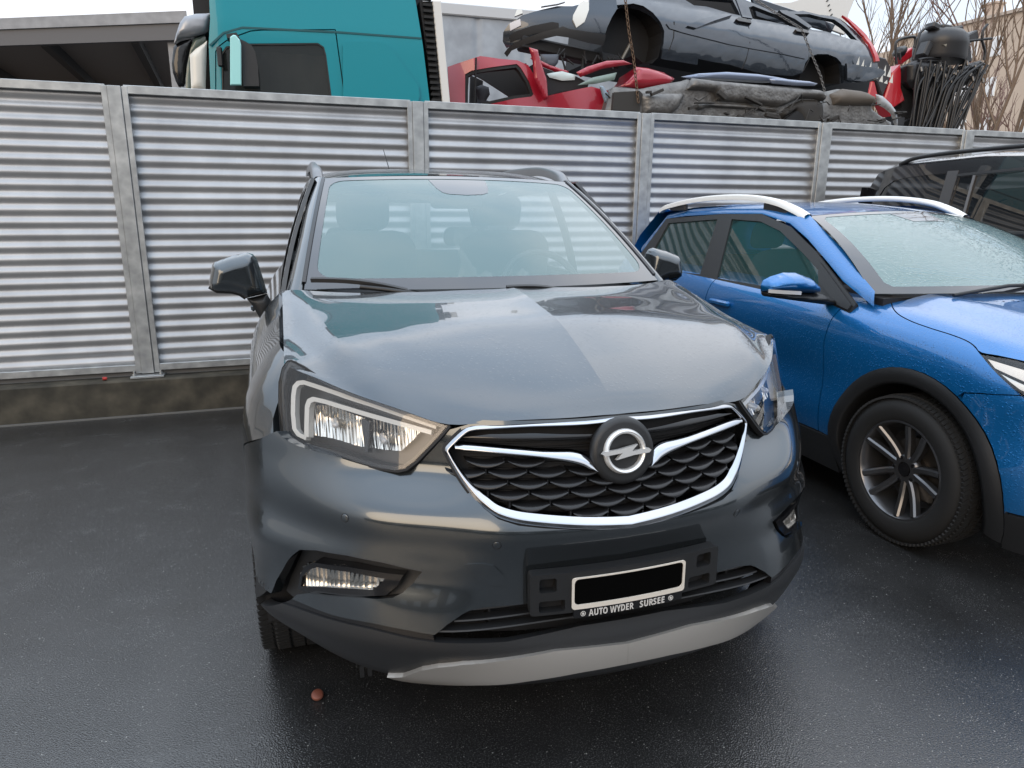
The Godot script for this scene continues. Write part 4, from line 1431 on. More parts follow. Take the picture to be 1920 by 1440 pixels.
	mb.box(Vector3(0, 0.34, -2.3), Vector3(1.6, 0.1, 3.0))
	mb.box(Vector3(0, 0.62, -0.72), Vector3(1.15, 0.56, 0.60))
	mb.box(Vector3(0, 0.75, -1.20), Vector3(1.44, 0.6, 0.08))
	mb.box(Vector3(0, 0.24, -2.2), Vector3(1.1, 0.12, 3.2))
	part(t, "floor_pan", mb.done(), M.dark)
	mb = MB.new()
	P = []
	for e in [[-1.06, 1.085], [-1.25, 1.105], [-1.42, 1.11], [-1.56, 1.08], [-1.60, 1.0], [-1.58, 0.75]]:
		var row := []
		for j in range(-8, 9):
			var u := j / 8.0
			row.append(Vector3(u * 0.69, e[1] - 0.01 * u * u + (0.03 * exp(-pow((u - 0.5) / 0.22, 2.0)) if e[0] < -1.3 else 0.0), e[0] - (0.22 * u * u if e[0] > -1.3 else 0.0)))
		P.append(row)
	mb.grid(P, Vector3(0, 1, -0.5))
	part(t, "dashboard", mb.done(), mat(Color(0.03, 0.032, 0.035), 0.75))
	mb = MB.new()
	var rim := []
	var wb := Basis(Vector3.RIGHT, -0.42)
	for i in 33:
		var a := TAU * i / 32.0
		rim.append(Vector3(0.36, 1.045, -1.68) + wb * Vector3(cos(a) * 0.185, sin(a) * 0.185, 0))
	mb.tube(rim, 0.016, 8, -1.0, false)
	mb.box(Vector3(0.36, 1.045, -1.67), Vector3(0.16, 0.11, 0.05), wb, 0.02)
	mb.box(Vector3(0.36, 1.045, -1.68), Vector3(0.36, 0.03, 0.02), wb, 0.006)
	part(t, "steering_wheel", mb.done(), mat(Color(0.02, 0.02, 0.02), 0.5))
	for x in [-0.36, 0.36]:
		mb = MB.new()
		var back := Transform3D(Basis(Vector3.RIGHT, 0.26), Vector3(x, 0.98, -2.33))
		pillow(mb, round_rect(Vector2(0, 0), Vector2(0.50, 0.66), 0.12), 0.04, 0.06, 0.12, 0.06, back)
		mb.box(Vector3(x, 0.60, -2.02), Vector3(0.50, 0.18, 0.52), Basis.IDENTITY, 0.05)
		var seat := part(t, "front_seat", mb.done(), M.cloth)
		mb = MB.new()
		pillow(mb, round_rect(Vector2(0, 0), Vector2(0.27, 0.19), 0.06), 0.03, 0.045, 0.07, 0.03, Transform3D(Basis(Vector3.RIGHT, 0.22), Vector3(x, 1.385, -2.42)))
		for e in [-0.06, 0.06]: mb.tube([Vector3(x + e, 1.25, -2.40), Vector3(x + e, 1.38, -2.42)], 0.006, 6)
		part(seat, "headrest", mb.done(), M.cloth)
	mb = MB.new()
	pillow(mb, round_rect(Vector2(0, 0), Vector2(1.24, 0.60), 0.1), 0.06, 0.06, 0.12, 0.06, Transform3D(Basis(Vector3.RIGHT, 0.3), Vector3(0, 0.86, -3.25)))
	var bench := part(t, "rear_bench", mb.done(), M.cloth)
	for x in [-0.38, 0.38]:
		mb = MB.new()
		pillow(mb, round_rect(Vector2(0, 0), Vector2(0.25, 0.13), 0.05), 0.03, 0.04, 0.06, 0.03, Transform3D(Basis(Vector3.RIGHT, 0.25), Vector3(x, 1.22, -3.36)))
		part(bench, "headrest", mb.done(), M.cloth)
	mb = MB.new()
	pillow(mb, round_rect(Vector2(0, 0), Vector2(0.24, 0.065), 0.025), 0.02, 0.02, 0.03, 0.01, Transform3D(Basis(Vector3.RIGHT, -0.1) * Basis(Vector3.UP, PI), Vector3(0.0, 1.44, -1.83)))
	part(t, "inside_mirror", mb.done(), M.dark)
	# protective film hung over the driver's seat, catching the light
	mb = MB.new()
	P = []
	for i in 15:
		var row := []
		for j in 13:
			var x := lerpf(0.10, 0.50, j / 12.0)
			var y := lerpf(0.80, 1.32, i / 14.0)
			row.append(Vector3(x + 0.02 * sin(i * 0.9), y, -2.20 - 0.16 * (y - 0.8) + 0.018 * sin(j * 2.1 + i * 0.6) + 0.012 * sin(j * 5.3 - i * 1.1)))
		P.append(row)
	mb.grid(P, Vector3(0, 0, 1))
	part(t, "seat_film", mb.done(), glass(Color(0.95, 0.97, 0.97), 0.12, 0.06))
	# wipers
	for w in [[Vector3(-0.22, 1.105, -0.99), Vector3(-0.42, 1.140, -1.05), Vector3(-0.668, 1.158, -1.19)], [Vector3(0.35, 1.085, -1.0), Vector3(0.15, 1.112, -0.98), Vector3(-0.02, 1.136, -0.975)]]:
		mb = MB.new()
		var pts := curve_pts([w[0], w[1], w[2]], 6)
		mb.tube(pts.slice(0, 9), 0.0085, 6)
		var o := part(t, "wiper", mb.done(), M.plastic)
		mb = MB.new()
		var bl := []
		for i in 10: bl.append((w[0] as Vector3).lerp(w[2], 0.22 + 0.78 * i / 9.0) + Vector3(0, 0.010 + 0.016 * sin(PI * i / 9.0), 0.010 * sin(PI * i / 9.0)))
		var up := []
		for i in 10: up.append(Vector3(0, 0.9, 0.4))
		mb.sweep(bl, up, [Vector2(-0.008, -0.008), Vector2(-0.006, 0.006), Vector2(0.006, 0.006), Vector2(0.008, -0.008)])
		part(o, "wiper_blade", mb.done(), M.plastic)
	# roof aerial
	mb = MB.new()
	mb.tube([Vector3(-0.08, 1.60, -3.35), Vector3(-0.095, 1.78, -3.58)], 0.0035, 6, 0.002)
	part(t, "aerial", mb.done(), M.dark)
	# door mirrors
	var outl := pv([-1.046,1.123,-1.028,1.19,-1.019,1.201,-.956,1.223,-.906,1.234,-.893,1.235,-.874,1.229,-.86,1.208,-.846,1.146,-.831,1.074,-.912,1.055,-.933,1.07,-.963,1.081,-1.018,1.085,-1.043,1.097])
	var stalk := pv([-.912,1.054,-.833,1.071,-.814,1.031,-.847,.957,-.855,.945,-.894,1.028])
	for s in [-1.0, 1.0]:
		mb = MB.new()
		var o2 := PackedVector2Array()
		for p in outl: o2.append(Vector2(p.x + 0.94, p.y - 1.15))
		var xf := Transform3D(Basis(Vector3(-s, 0, 0), Vector3.UP, Vector3(0, 0, 1)), Vector3(s * 0.94, 1.15, -1.64))
		pillow(mb, o2, 0.008, 0.075, 0.052, 0.03, xf)
		var h := part(t, "door_mirror", mb.done(), M.grey_dry)
		mb = MB.new()
		var st := PackedVector2Array()
		for p in stalk: st.append(Vector2(p.x + 0.94, p.y - 1.15))
		pillow(mb, st, 0.012, 0.04, 0.03, 0.03, xf)
		part(h, "mirror_foot", mb.done(), M.plastic)
		mb = MB.new()
		var lowp := []
		for p in pv([-1.044,1.104,-1.018,1.086,-.963,1.082,-.933,1.072,-.912,1.055]): lowp.append(Vector3(s * absf(p.x), p.y + 0.004, -1.63))
		mb.tube(lowp, 0.011, 8)
		part(h, "mirror_underside", mb.done(), M.plastic)
	# wheels
	for e in [[-1.0, -0.90, 0.0], [1.0, -0.90, 0.0], [-1.0, -3.36, -0.06], [1.0, -3.36, -0.06]]:
		wheel(t, Vector3(e[0] * 0.785, 0.342 + e[2], e[1]), e[0], 0.342, 0.23, 0.215)
	for e in [[-0.88, 0.33, 0.39], [-3.36, 0.27, 0.385]]:
		for s in [-1.0, 1.0]:
			mb = MB.new()
			var R := []
			for i in 17:
				var a := PI * i / 16.0 * 1.08 - 0.12
				R.append([Vector3(s * 0.86, e[1] + sin(a) * e[2], e[0] + cos(a) * e[2]), Vector3(s * 0.55, e[1] + sin(a) * e[2], e[0] + cos(a) * e[2])])
			mb.grid(R, Vector3(0, -1, 0))
			part(t, "wheel_arch_liner", mb.done(), M.dark)

func wheel(t: Node3D, c: Vector3, s: float, r: float, rim: float, w: float, turn := 0.0) -> void:
	# s: which way the outer face looks along x
	var b := Basis(Vector3.UP, turn) * Basis(Vector3.BACK, -s * PI * 0.5)
	var h := w * 0.5
	var mb := MB.new()
	mb.lathe([Vector2(rim - 0.01, -h * 0.9), Vector2(rim + 0.012, -h * 0.98), Vector2((r + rim) * 0.5, -h * 1.03), Vector2(r - 0.03, -h * 0.96), Vector2(r - 0.008, -h * 0.82), Vector2(r, -h * 0.6), Vector2(r + 0.002, 0), Vector2(r, h * 0.6), Vector2(r - 0.008, h * 0.82), Vector2(r - 0.03, h * 0.96), Vector2((r + rim) * 0.5 + 0.01, h * 1.03), Vector2((r + rim) * 0.5 - 0.01, h * 1.04), Vector2(rim + 0.014, h * 0.99), Vector2(rim + 0.004, h * 0.93), Vector2(rim - 0.006, h * 0.80)], 72, b, c)
	var holder := part(t, "wheel", mb.done(), M.rubber)
	# tread blocks
	mb = MB.new()
	for row in [[-0.82, 0.34], [-0.40, 0.36], [0.0, 0.3], [0.40, 0.36], [0.82, 0.34]]:
		var n := 96
		for k in n:
			var a := TAU * (k + (0.5 if absf(row[0]) == 0.4 else 0.0)) / n
			var rad := Vector3(cos(a), 0, sin(a))
			var tan_ := Vector3(-sin(a), 0, cos(a))
			var skew: float = -0.35 * signf(row[0])
			var bb := Basis((tan_ + Vector3.UP * skew).normalized(), Vector3.UP, rad).orthonormalized()
			var rr := r - (0.004 if absf(row[0]) > 0.7 else 0.0)
			mb.box(c + b * (rad * (rr + 0.0) + Vector3.UP * row[0] * h), Vector3(TAU * r / n * 0.80, h * row[1], 0.010 if absf(row[0]) > 0.7 else 0.014), b * bb)
	part(holder, "tread", mb.done(), M.rubber)
	# barrel and face
	mb = MB.new()
	mb.lathe([Vector2(rim + 0.004, h * 0.93), Vector2(rim - 0.004, h * 0.95), Vector2(rim - 0.012, h * 0.85), Vector2(rim - 0.022, h * 0.4), Vector2(rim - 0.035, -h * 0.3), Vector2(0.03, -h * 0.45), Vector2(0.0, -h * 0.45)], 60, b, c)
	var wr := part(holder, "rim", mb.done(), M.get("wheel_metal", M.silver))
	mb = MB.new()
	var R := rim - 0.014
	for k in 5:
		for e in [-1.0, 1.0]:
			var a := TAU * k / 5.0 + 0.30
			var rad := Vector3(cos(a), 0, sin(a))
			var tg := Vector3(-sin(a), 0, cos(a))
			var pts := []
			for i in 7:
				var u := i / 6.0
				var rr := lerpf(0.045, R, u)
				var spread: float = e * lerpf(0.010, 0.046, pow(u, 0.75))
				var hh := lerpf(h * 0.52, h * 0.86, 1.0 - pow(1.0 - u, 1.6)) - 0.012 * sin(PI * u)
				pts.append(c + b * (rad * rr + tg * spread + Vector3.UP * hh))
			var ups := []
			for i in 7: ups.append(b * Vector3.UP)
			mb.sweep(pts, ups, [Vector2(-0.017, -0.022), Vector2(-0.015, 0.0), Vector2(-0.008, 0.007), Vector2(0.008, 0.007), Vector2(0.015, 0.0), Vector2(0.017, -0.022)])
	mb.lathe([Vector2(0.07, h * 0.30), Vector2(0.066, h * 0.52), Vector2(0.05, h * 0.60), Vector2(0.033, h * 0.58), Vector2(0.031, h * 0.50), Vector2(0.0, h * 0.50)], 30, b, c)
	part(wr, "spokes", mb.done(), M.get("wheel_metal", M.silver))
	mb = MB.new()
	mb.lathe([Vector2(0.030, h * 0.5), Vector2(0.028, h * 0.60), Vector2(0.0, h * 0.62)], 24, b, c)
	for k in 5:
		var a := TAU * k / 5.0 + 0.30 + PI / 5.0
		mb.lathe([Vector2(0.009, h * 0.5), Vector2(0.008, h * 0.62), Vector2(0.0, h * 0.63)], 6, b, c + b * Vector3(cos(a) * 0.052, 0, sin(a) * 0.052), true)
	part(wr, "hub_cap", mb.done(), M.gloss_black)
	mb = MB.new()
	mb.lathe([Vector2(0.135, -h * 0.1), Vector2(0.135, -h * 0.02), Vector2(0.07, -h * 0.02), Vector2(0.07, h * 0.1), Vector2(0.0, h * 0.1)], 40, b, c, true)
	mb.box(c + b * Vector3(0.11 * cos(2.4), h * 0.02, 0.11 * sin(2.4)), Vector3(0.08, 0.06, 0.11), b, 0.012)
	part(holder, "brake_disc", mb.done(), mat(Color(0.12, 0.11, 0.10), 0.4, 0.8))


# ---------------------------------------------------------------- the blue car
const KS := [0.0, 0.10, 0.22, 0.36, 0.50, 0.62, 0.72, 0.82, 0.91, 1.0, 1.15, 1.35, 1.6]
const KX := [0.075, 0.02, 0.0, 0.006, 0.0, 0.010, 0.04, 0.09, 0.15, 0.22, 0.40, 0.64, 0.88]
const KY := [0.20, 0.32, 0.45, 0.60, 0.76, 0.86, 0.925, 0.968, 0.992, 1.005, 1.032, 1.048, 1.052]

const SHUT_Z := [-1.205, -1.14, -1.07, -0.98, -0.88, -0.78, -0.70, -0.655, -0.62, -0.55, -0.40, -0.25, -0.10]
const SHUT_S := [0.955, 0.885, 0.835, 0.806, 0.796, 0.795, 0.787, 0.768, 0.742, 0.765, 0.80, 0.80, 0.80]

func kside(z: float, s: float) -> Vector3:
	var x := 1.72 + lerp_smooth(s, KS, KX)
	var y := lerp_smooth(s, KS, KY)
	var t := smoothstep(0.6, 1.0, y)
	y -= t * lerp_smooth(z, [-4.0, -1.6, -1.2, -0.9, -0.6, -0.3, -0.05], [-0.05, -0.02, 0.0, 0.02, 0.055, 0.12, 0.22])
	if z > -0.62 and s <= 1.6:
		x += 0.93 * (z + 0.62) * (z + 0.62) * clampf((1.6 - s) / 0.6, 0.0, 1.0)
	if z < -3.3: x += 0.25 * (-3.3 - z) * (-3.3 - z)
	# hollow along the doors
	x += 0.016 * exp(-pow((s - 0.37) / 0.10, 2.0)) * smoothstep(-1.25, -1.7, z)
	return Vector3(x, y, z)

func kgh(z: float, y: float) -> Vector3:
	var r := maxf(0.0, -3.0 - z)
	return Vector3(1.80 + (y - 1.0) * 0.50 + 0.10 * r * r, y, z)

func kscreen(u: float, v: float) -> Vector3:
	var a := Vector3(2.6 + 0.765 * u, 1.055 - 0.02 * u * u, -0.99 - 0.27 * u * u)
	var b := Vector3(2.6 + 0.555 * u, 1.405 - 0.03 * u * u, -1.90 - 0.09 * u * u)
	return a.lerp(b, v) + Vector3(0, 0.03, 0.012) * (4.0 * v * (1.0 - v))

func flip_x(mb: MB, at: float) -> void:
	# add the mirror image about the plane x = at
	var n := mb.v.size()
	for i in range(0, n, 3):
		var q := []
		var m := []
		for k in 3:
			var p := mb.v[i + k]
			var o := mb.n[i + k]
			q.append(Vector3(2.0 * at - p.x, p.y, p.z))
			m.append(Vector3(-o.x, o.y, o.z))
		mb.tri(q[0], q[1], q[2], m[0], m[1], m[2])

func blue_sides(t: Node3D, called: String, m: Material, build: Callable) -> Array:
	var r := []
	for k in 2:
		var mb := MB.new()
		build.call(mb)
		if k == 1:
			var f := MB.new()
			for i in range(0, mb.v.size(), 3):
				var q := []
				var o := []
				for j in 3:
					q.append(Vector3(5.2 - mb.v[i + j].x, mb.v[i + j].y, mb.v[i + j].z))
					o.append(Vector3(-mb.n[i + j].x, mb.n[i + j].y, mb.n[i + j].z))
				f.tri(q[0], q[1], q[2], o[0], o[1], o[2])
			mb = f
		r.append(part(t, called, mb.done(), m))
	return r

func circle_poly(f: Callable, zc: float, yc: float, r: float, n: int, guess: float) -> PackedVector2Array:
	# the (z, s) outline on the blue car's side of a circle in side view, from the front foot over the top to the rear foot
	var o := PackedVector2Array()
	for i in n + 1:
		var a := PI * (-0.12 + 1.24 * i / n)
		var z := zc + cos(a) * r
		var y := yc + sin(a) * r
		var s := guess
		for k in 25:
			var c: Vector3 = f.call(z, s)
			var d: Vector3 = (f.call(z, s + 0.002) - c) / 0.002
			if absf(d.y) < 0.05: break
			s += clampf((y - c.y) / d.y, -0.08, 0.08)
			s = clampf(s, -0.2, 0.9)
		o.append(Vector2(z, s))
	return o

func build_blue_car() -> void:
	var t := thing("blue_crossover", "wet bright blue crossover with white roof rails parked right of the grey car", "car")
	var f := func(z: float, s: float) -> Vector3: return kside(z, s)
	var arch := circle_poly(f, -0.865, 0.325, 0.445, 30, 0.3)
	var well := circle_poly(f, -0.865, 0.325, 0.375, 30, 0.3)
	var arch_cut := arch.duplicate()
	arch_cut.append(Vector2(-1.30, -0.4))
	arch_cut.append(Vector2(-0.43, -0.4))
	var rarch := circle_poly(f, -3.43, 0.27, 0.43, 24, 0.3)
	rarch.append(Vector2(-3.86, -0.4))
	rarch.append(Vector2(-3.0, -0.4))
	var step := Vector2(0.05, 0.04)
	var wing := PackedVector2Array([Vector2(-1.378, 0.12), Vector2(-1.382, 0.337), Vector2(-1.395, 0.53), Vector2(-1.385, 0.661), Vector2(-1.372, 0.747), Vector2(-1.31, 0.88), Vector2(-1.25, 1.0)])
	for k in 30:
		var zz := lerpf(-1.205, -0.625, k / 29.0)
		wing.append(Vector2(zz, lerp_smooth(zz, SHUT_Z, SHUT_S) - 0.004))
	wing.append_array(PackedVector2Array([Vector2(-0.596, 0.717), Vector2(-0.474, 0.612), Vector2(-0.43, 0.565), Vector2(-0.50, 0.530), Vector2(-0.62, 0.49), Vector2(-0.80, 0.3), Vector2(-1.1, 0.1)]))
	blue_sides(t, "front_wing", M.blue_paint, func(q): panel(q, f, wing, [arch_cut], Vector2(0.03, 0.03), 1.0, 0.025, 0.0, 0.01))
	blue_sides(t, "front_bumper", M.blue_paint, func(q): panel(q, f, PackedVector2Array([Vector2(-0.426, 0.560), Vector2(-0.498, 0.525), Vector2(-0.615, 0.486), Vector2(-0.7, 0.2), Vector2(-0.46, 0.095), Vector2(-0.30, 0.10), Vector2(-0.03, 0.10), Vector2(-0.03, 0.62), Vector2(-0.2, 0.56), Vector2(-0.32, 0.53), Vector2(-0.40, 0.545)]), [arch_cut], step, 1.0, 0.025, 0.0, 0.01))
	blue_sides(t, "lower_cladding", M.plastic, func(q): panel(q, f, PackedVector2Array([Vector2(-0.55, 0.088), Vector2(-0.03, 0.092), Vector2(-0.03, -0.05), Vector2(-0.55, -0.05)]), [arch_cut], step, 1.0, 0.03, 0.004, 0.01))
	var doors := blue_sides(t, "front_door", M.blue_paint, func(q): panel(q, f, PackedVector2Array([Vector2(-1.386, 0.12), Vector2(-1.39, 0.337), Vector2(-1.402, 0.53), Vector2(-1.392, 0.661), Vector2(-1.38, 0.747), Vector2(-1.318, 0.88), Vector2(-1.28, 0.96), Vector2(-2.47, 0.96), Vector2(-2.47, 0.12)]), [], Vector2(0.09, 0.04), 1.0, 0.025, 0.0, 0.01))
	var rdoors := blue_sides(t, "rear_door", M.blue_paint, func(q): panel(q, f, PackedVector2Array([Vector2(-2.478, 0.12), Vector2(-2.478, 0.96), Vector2(-3.4, 0.96), Vector2(-3.4, 0.12)]), [rarch], Vector2(0.09, 0.05), 1.0, 0.025, 0.0, 0.01))
	blue_sides(t, "rear_quarter", M.blue_paint, func(q): panel(q, f, PackedVector2Array([Vector2(-3.406, 0.12), Vector2(-3.406, 1.1), Vector2(-4.0, 1.1), Vector2(-4.0, 0.12)]), [rarch], Vector2(0.09, 0.05), 1.0, 0.025, 0.0, 0.01))
	blue_sides(t, "sill_cladding", M.plastic, func(q): panel(q, f, PackedVector2Array([Vector2(-1.30, -0.05), Vector2(-1.30, 0.113), Vector2(-3.1, 0.113), Vector2(-3.1, -0.05)]), [rarch, arch_cut], Vector2(0.2, 0.05), 1.0, 0.03, 0.006, 0.01))
	for k in 2:
		for e in [[doors[k], -2.30], [rdoors[k], -3.22]]:
			var mb := MB.new()
			mb.box(Vector3(1.712 if k == 0 else 3.488, 0.865, e[1]), Vector3(0.03, 0.035, 0.20), Basis.IDENTITY, 0.01)
			part(e[0], "door_handle", mb.done(), M.blue_paint)
	# wheel arch cladding: a rounded lip standing proud of the paint
	blue_sides(t, "arch_cladding", M.plastic, func(q):
		var R := []
		for i in arch.size():
			var a := arch[i]
			var b := well[i]
			var row := []
			for k in 6:
				var p := a.lerp(b, k / 5.0)
				var c: Vector3 = kside(p.x, p.y)
				row.append(c + Vector3(-0.012 * sin(PI * (0.15 + 0.75 * k / 5.0)) - 0.002, 0, 0))
			var last: Vector3 = row[5]
			row.append(last + Vector3(0.05, 0.0, 0.0))
			row.append(last + Vector3(0.30, 0.0, 0.0))
			R.append(row)
		q.grid(R, Vector3(-1, 0.2, 0)))
	# bonnet
	var mb := MB.new()
	var P := []
	for i in 61:
		var z := lerpf(-1.20, -0.10, i / 60.0)
		var s0 := 0.004 + lerp_smooth(z, SHUT_Z, SHUT_S)
		var row := []
		for j in 17:
			var s := lerpf(s0, 1.6, j / 16.0)
			var p := kside(minf(z, -0.08) + (0.18 * smoothstep(0.95, 1.6, s) if z < -1.0 else 0.18 * smoothstep(0.95, 1.6, s) * 0.5), s)
			p.y += 0.012 * exp(-pow((s - 1.12) / 0.06, 2.0)) * smoothstep(-0.2, -0.6, z)
			row.append(p)
		P.append(row)
	mb.grid(P, Vector3.UP)
	flip_x(mb, 2.6)
	part(t, "bonnet", mb.done(), M.blue_paint)
	# nose: bumper skin, grille and lower trim across the front
	for e in [["bumper_skin", 0.08, 0.36, M.blue_paint, 0.0], ["front_grille", 0.36, 0.50, M.plastic, -0.012], ["nose_panel", 0.50, 0.80, M.blue_paint, 0.0], ["lower_lip", -0.05, 0.08, M.plastic, 0.0]]:
		mb = MB.new()
		P = []
		for i in 9:
			var a := kside(-0.032, lerpf(e[1], e[2], i / 8.0))
			var row := []
			for j in 25:
				var u := j / 24.0 * 2.0 - 1.0
				row.append(Vector3(2.6 + u * (2.6 - a.x), a.y, a.z + 0.09 * (1.0 - u * u) + e[4]))
			P.append(row)
		mb.grid(P, Vector3(0, 0, 1))
		part(t, e[0], mb.done(), e[3])
	# head lamps
	var lampo := PackedVector2Array([Vector2(-0.622, 0.728), Vector2(-0.59, 0.710), Vector2(-0.47, 0.606), Vector2(-0.42, 0.560), Vector2(-0.33, 0.535), Vector2(-0.22, 0.555), Vector2(-0.22, 0.78), Vector2(-0.34, 0.80), Vector2(-0.50, 0.775)])
	var lamps := blue_sides(t, "headlight", M.lens, func(q): panel(q, f, lampo, [], step, 1.0, 0.0, -0.002, 0.01))
	for k in 2:
		for e in [["housing", lampo, -0.05, M.lamp_dark], ["light_bar", PackedVector2Array([Vector2(-0.59, 0.735), Vector2(-0.545, 0.69), Vector2(-0.40, 0.66), Vector2(-0.24, 0.67), Vector2(-0.24, 0.73), Vector2(-0.40, 0.755)]), -0.02, mat(Color(0.62, 0.55, 0.47), 0.25, 0.4)], ["lower_reflector", PackedVector2Array([Vector2(-0.52, 0.67), Vector2(-0.44, 0.60), Vector2(-0.33, 0.57), Vector2(-0.24, 0.58), Vector2(-0.24, 0.64), Vector2(-0.40, 0.635)]), -0.03, M.dull_chrome]]:
			var q := MB.new()
			panel(q, f, e[1], [], step, 1.0, 0.012, e[2], 0.01)
			if k == 1:
				for i in q.v.size(): q.v[i].x = 5.2 - q.v[i].x
				for i in q.n.size(): q.n[i].x = -q.n[i].x
				for i in range(0, q.v.size(), 3):
					var tmp := q.v[i + 1]
					q.v[i + 1] = q.v[i + 2]
					q.v[i + 2] = tmp
					tmp = q.n[i + 1]
					q.n[i + 1] = q.n[i + 2]
					q.n[i + 2] = tmp
			part(lamps[k], e[0], q.done(), e[3])
	# greenhouse
	var g := func(z: float, y: float) -> Vector3: return kgh(z, y)
	var rg := pv([-3.417,1.303,-2.782,1.343,-2.667,.999,-3.19,.981,-3.449,1.08])
	var fg := pv([-2.623,1.347,-2.319,1.339,-2.1,1.291,-1.815,1.181,-1.651,1.111,-1.595,1.042,-2.029,.992,-2.468,.994])
	var glass_ := glass(Color(0.03, 0.07, 0.068), 0.5)
	blue_sides(t, "front_side_window", glass_, func(q): panel(q, g, fg, [], Vector2(0.1, 0.1), 1.0, 0.0, -0.006, 0.01))
	blue_sides(t, "rear_side_window", glass_, func(q): panel(q, g, rg, [], Vector2(0.1, 0.1), 1.0, 0.0, -0.006, 0.01))
	blue_sides(t, "window_frame", M.plastic, func(q): panel(q, g, Geometry2D.offset_polygon(pv([-3.643,1.067,-3.485,1.322,-2.753,1.365,-2.346,1.371,-2.03,1.305,-1.74,1.188,-1.505,1.073,-1.312,.978,-1.314,.953,-1.529,.99,-2.006,.965,-2.515,.974,-3.022,.967,-3.525,.952]), 0.012)[0], [fg, rg], Vector2(0.08, 0.06), 1.0, 0.02, 0.003, 0.01))
	blue_sides(t, "mirror_base", M.plastic, func(q): panel(q, g, pv([-1.655,1.147,-1.309,.973,-1.316,.95,-1.395,.962,-1.593,1.054]), [], Vector2(0.05, 0.05), 1.0, 0.02, 0.016, 0.01))
	# painted pillar and cant rail round the windows
	blue_sides(t, "body_side_frame", M.blue_paint, func(q):
		var R := []
		for e in [[-1.19, 0.985, -1.235, 1.035], [-1.45, 1.075, -1.42, 1.11], [-1.65, 1.17, -1.60, 1.20], [-1.85, 1.26, -1.80, 1.285], [-2.05, 1.335, -1.995, 1.372], [-2.35, 1.385, -2.33, 1.42], [-2.75, 1.38, -2.75, 1.425], [-3.2, 1.36, -3.2, 1.40], [-3.5, 1.335, -3.55, 1.365], [-3.66, 1.08, -3.8, 1.12]]:
			var lo: Vector3 = kgh(e[0], e[1])
			var hi: Vector3 = kgh(e[2], e[3])
			var row := []
			for k in 7:
				var u := k / 6.0
				var p := lo.lerp(hi, u)
				p.x += (0.012 if e[0] == -1.19 else (0.035 if e[0] == -1.45 else 0.055)) * u * u
				p.y += 0.015 * sin(PI * u * 0.5)
				row.append(p)
			R.append(row)
		q.grid(R, Vector3(-1, 1, 0)))
	var sc := func(u: float, v: float) -> Vector3: return kscreen(u, v)
	var whole := PackedVector2Array([Vector2(-0.998, 0), Vector2(0, 0), Vector2(0.998, 0), Vector2(0.998, 1), Vector2(0, 1), Vector2(-0.998, 1)])
	mb = MB.new()
	panel(mb, sc, whole, [], Vector2(0.1, 0.1), 1.0, 0.0, 0.0, 0.01)
	var wm := glass(Color(0.22, 0.36, 0.36), 0.5)
	wm.normal_enabled = true
	wm.normal_texture = M.blue_paint.normal_texture
	wm.normal_scale = 1.0
	tri(wm, 0.7)
	var ws := part(t, "windscreen", mb.done(), wm)
	mb = MB.new()
	panel(mb, sc, whole, [PackedVector2Array([Vector2(-0.91, 0.10), Vector2(-0.88, 0.06), Vector2(0.88, 0.06), Vector2(0.91, 0.10), Vector2(0.92, 0.90), Vector2(0.88, 0.95), Vector2(-0.88, 0.95), Vector2(-0.92, 0.90)])], Vector2(0.1, 0.1), 1.0, 0.0, 0.0015, 0.01)
	part(ws, "printed_edge", mb.done(), M.frit)
	mb = MB.new()
	panel(mb, sc, PackedVector2Array([Vector2(-0.24, 0.96), Vector2(-0.18, 0.80), Vector2(0.18, 0.80), Vector2(0.24, 0.96)]), [], Vector2(0.1, 0.1), 1.0, 0.02, 0.0012, 0.01)
	part(ws, "sensor_patch", mb.done(), M.frit)
	# roof
	mb = MB.new()
	P = []
	for i in 17:
		var v := i / 16.0
		var row := []
		for j in range(-10, 11):
			var u := j / 10.0
			var z := lerpf(-1.905 - 0.09 * u * u, -3.75, v)
			var y := lerp_smooth(v, [0.0, 0.1, 0.3, 0.6, 1.0], [1.408, 1.43, 1.455, 1.455, 1.40]) - 0.03 * u * u
			row.append(Vector3(2.6 + u * 0.56, y, z))
		P.append(row)
	mb.grid(P, Vector3.UP)
	part(t, "roof", mb.done(), M.blue_paint)
	mb = MB.new()
	P = []
	for e in [[-3.76, 1.40, 0.55], [-3.95, 1.20, 0.62], [-4.02, 0.98, 0.70], [-4.03, 0.3, 0.76]]:
		P.append([Vector3(2.6 - e[2], e[1], e[0] + 0.06), Vector3(2.6, e[1], e[0]), Vector3(2.6 + e[2], e[1], e[0] + 0.06)])
	mb.grid(P, Vector3(0, 0, -1))
	part(t, "tailgate", mb.done(), M.blue_paint)
	blue_sides(t, "roof_rail", mat(Color(0.74, 0.73, 0.70), 0.35, 0.2), func(q):
		var c := [Vector3(2.035, 1.372, -1.985), Vector3(2.03, 1.41, -2.08), Vector3(2.02, 1.455, -2.25), Vector3(2.015, 1.482, -2.5), Vector3(2.01, 1.486, -2.8), Vector3(2.005, 1.468, -3.15), Vector3(2.0, 1.425, -3.5), Vector3(2.0, 1.395, -3.6)]
		var R := []
		for p in curve_pts(c, 5):
			var w := lerpf(0.016, 0.030, smoothstep(-2.5, -2.05, p.z))
			R.append([p + Vector3(-w, -0.02, 0), p + Vector3(-w * 0.9, 0.006, 0), p + Vector3(-w * 0.3, 0.015, 0), p + Vector3(w * 0.4, 0.015, 0), p + Vector3(w, 0.0, 0), p + Vector3(w, -0.02, 0), p + Vector3(-w, -0.02, 0)])
		q.grid(R, Vector3(-0.3, 1, 0)))
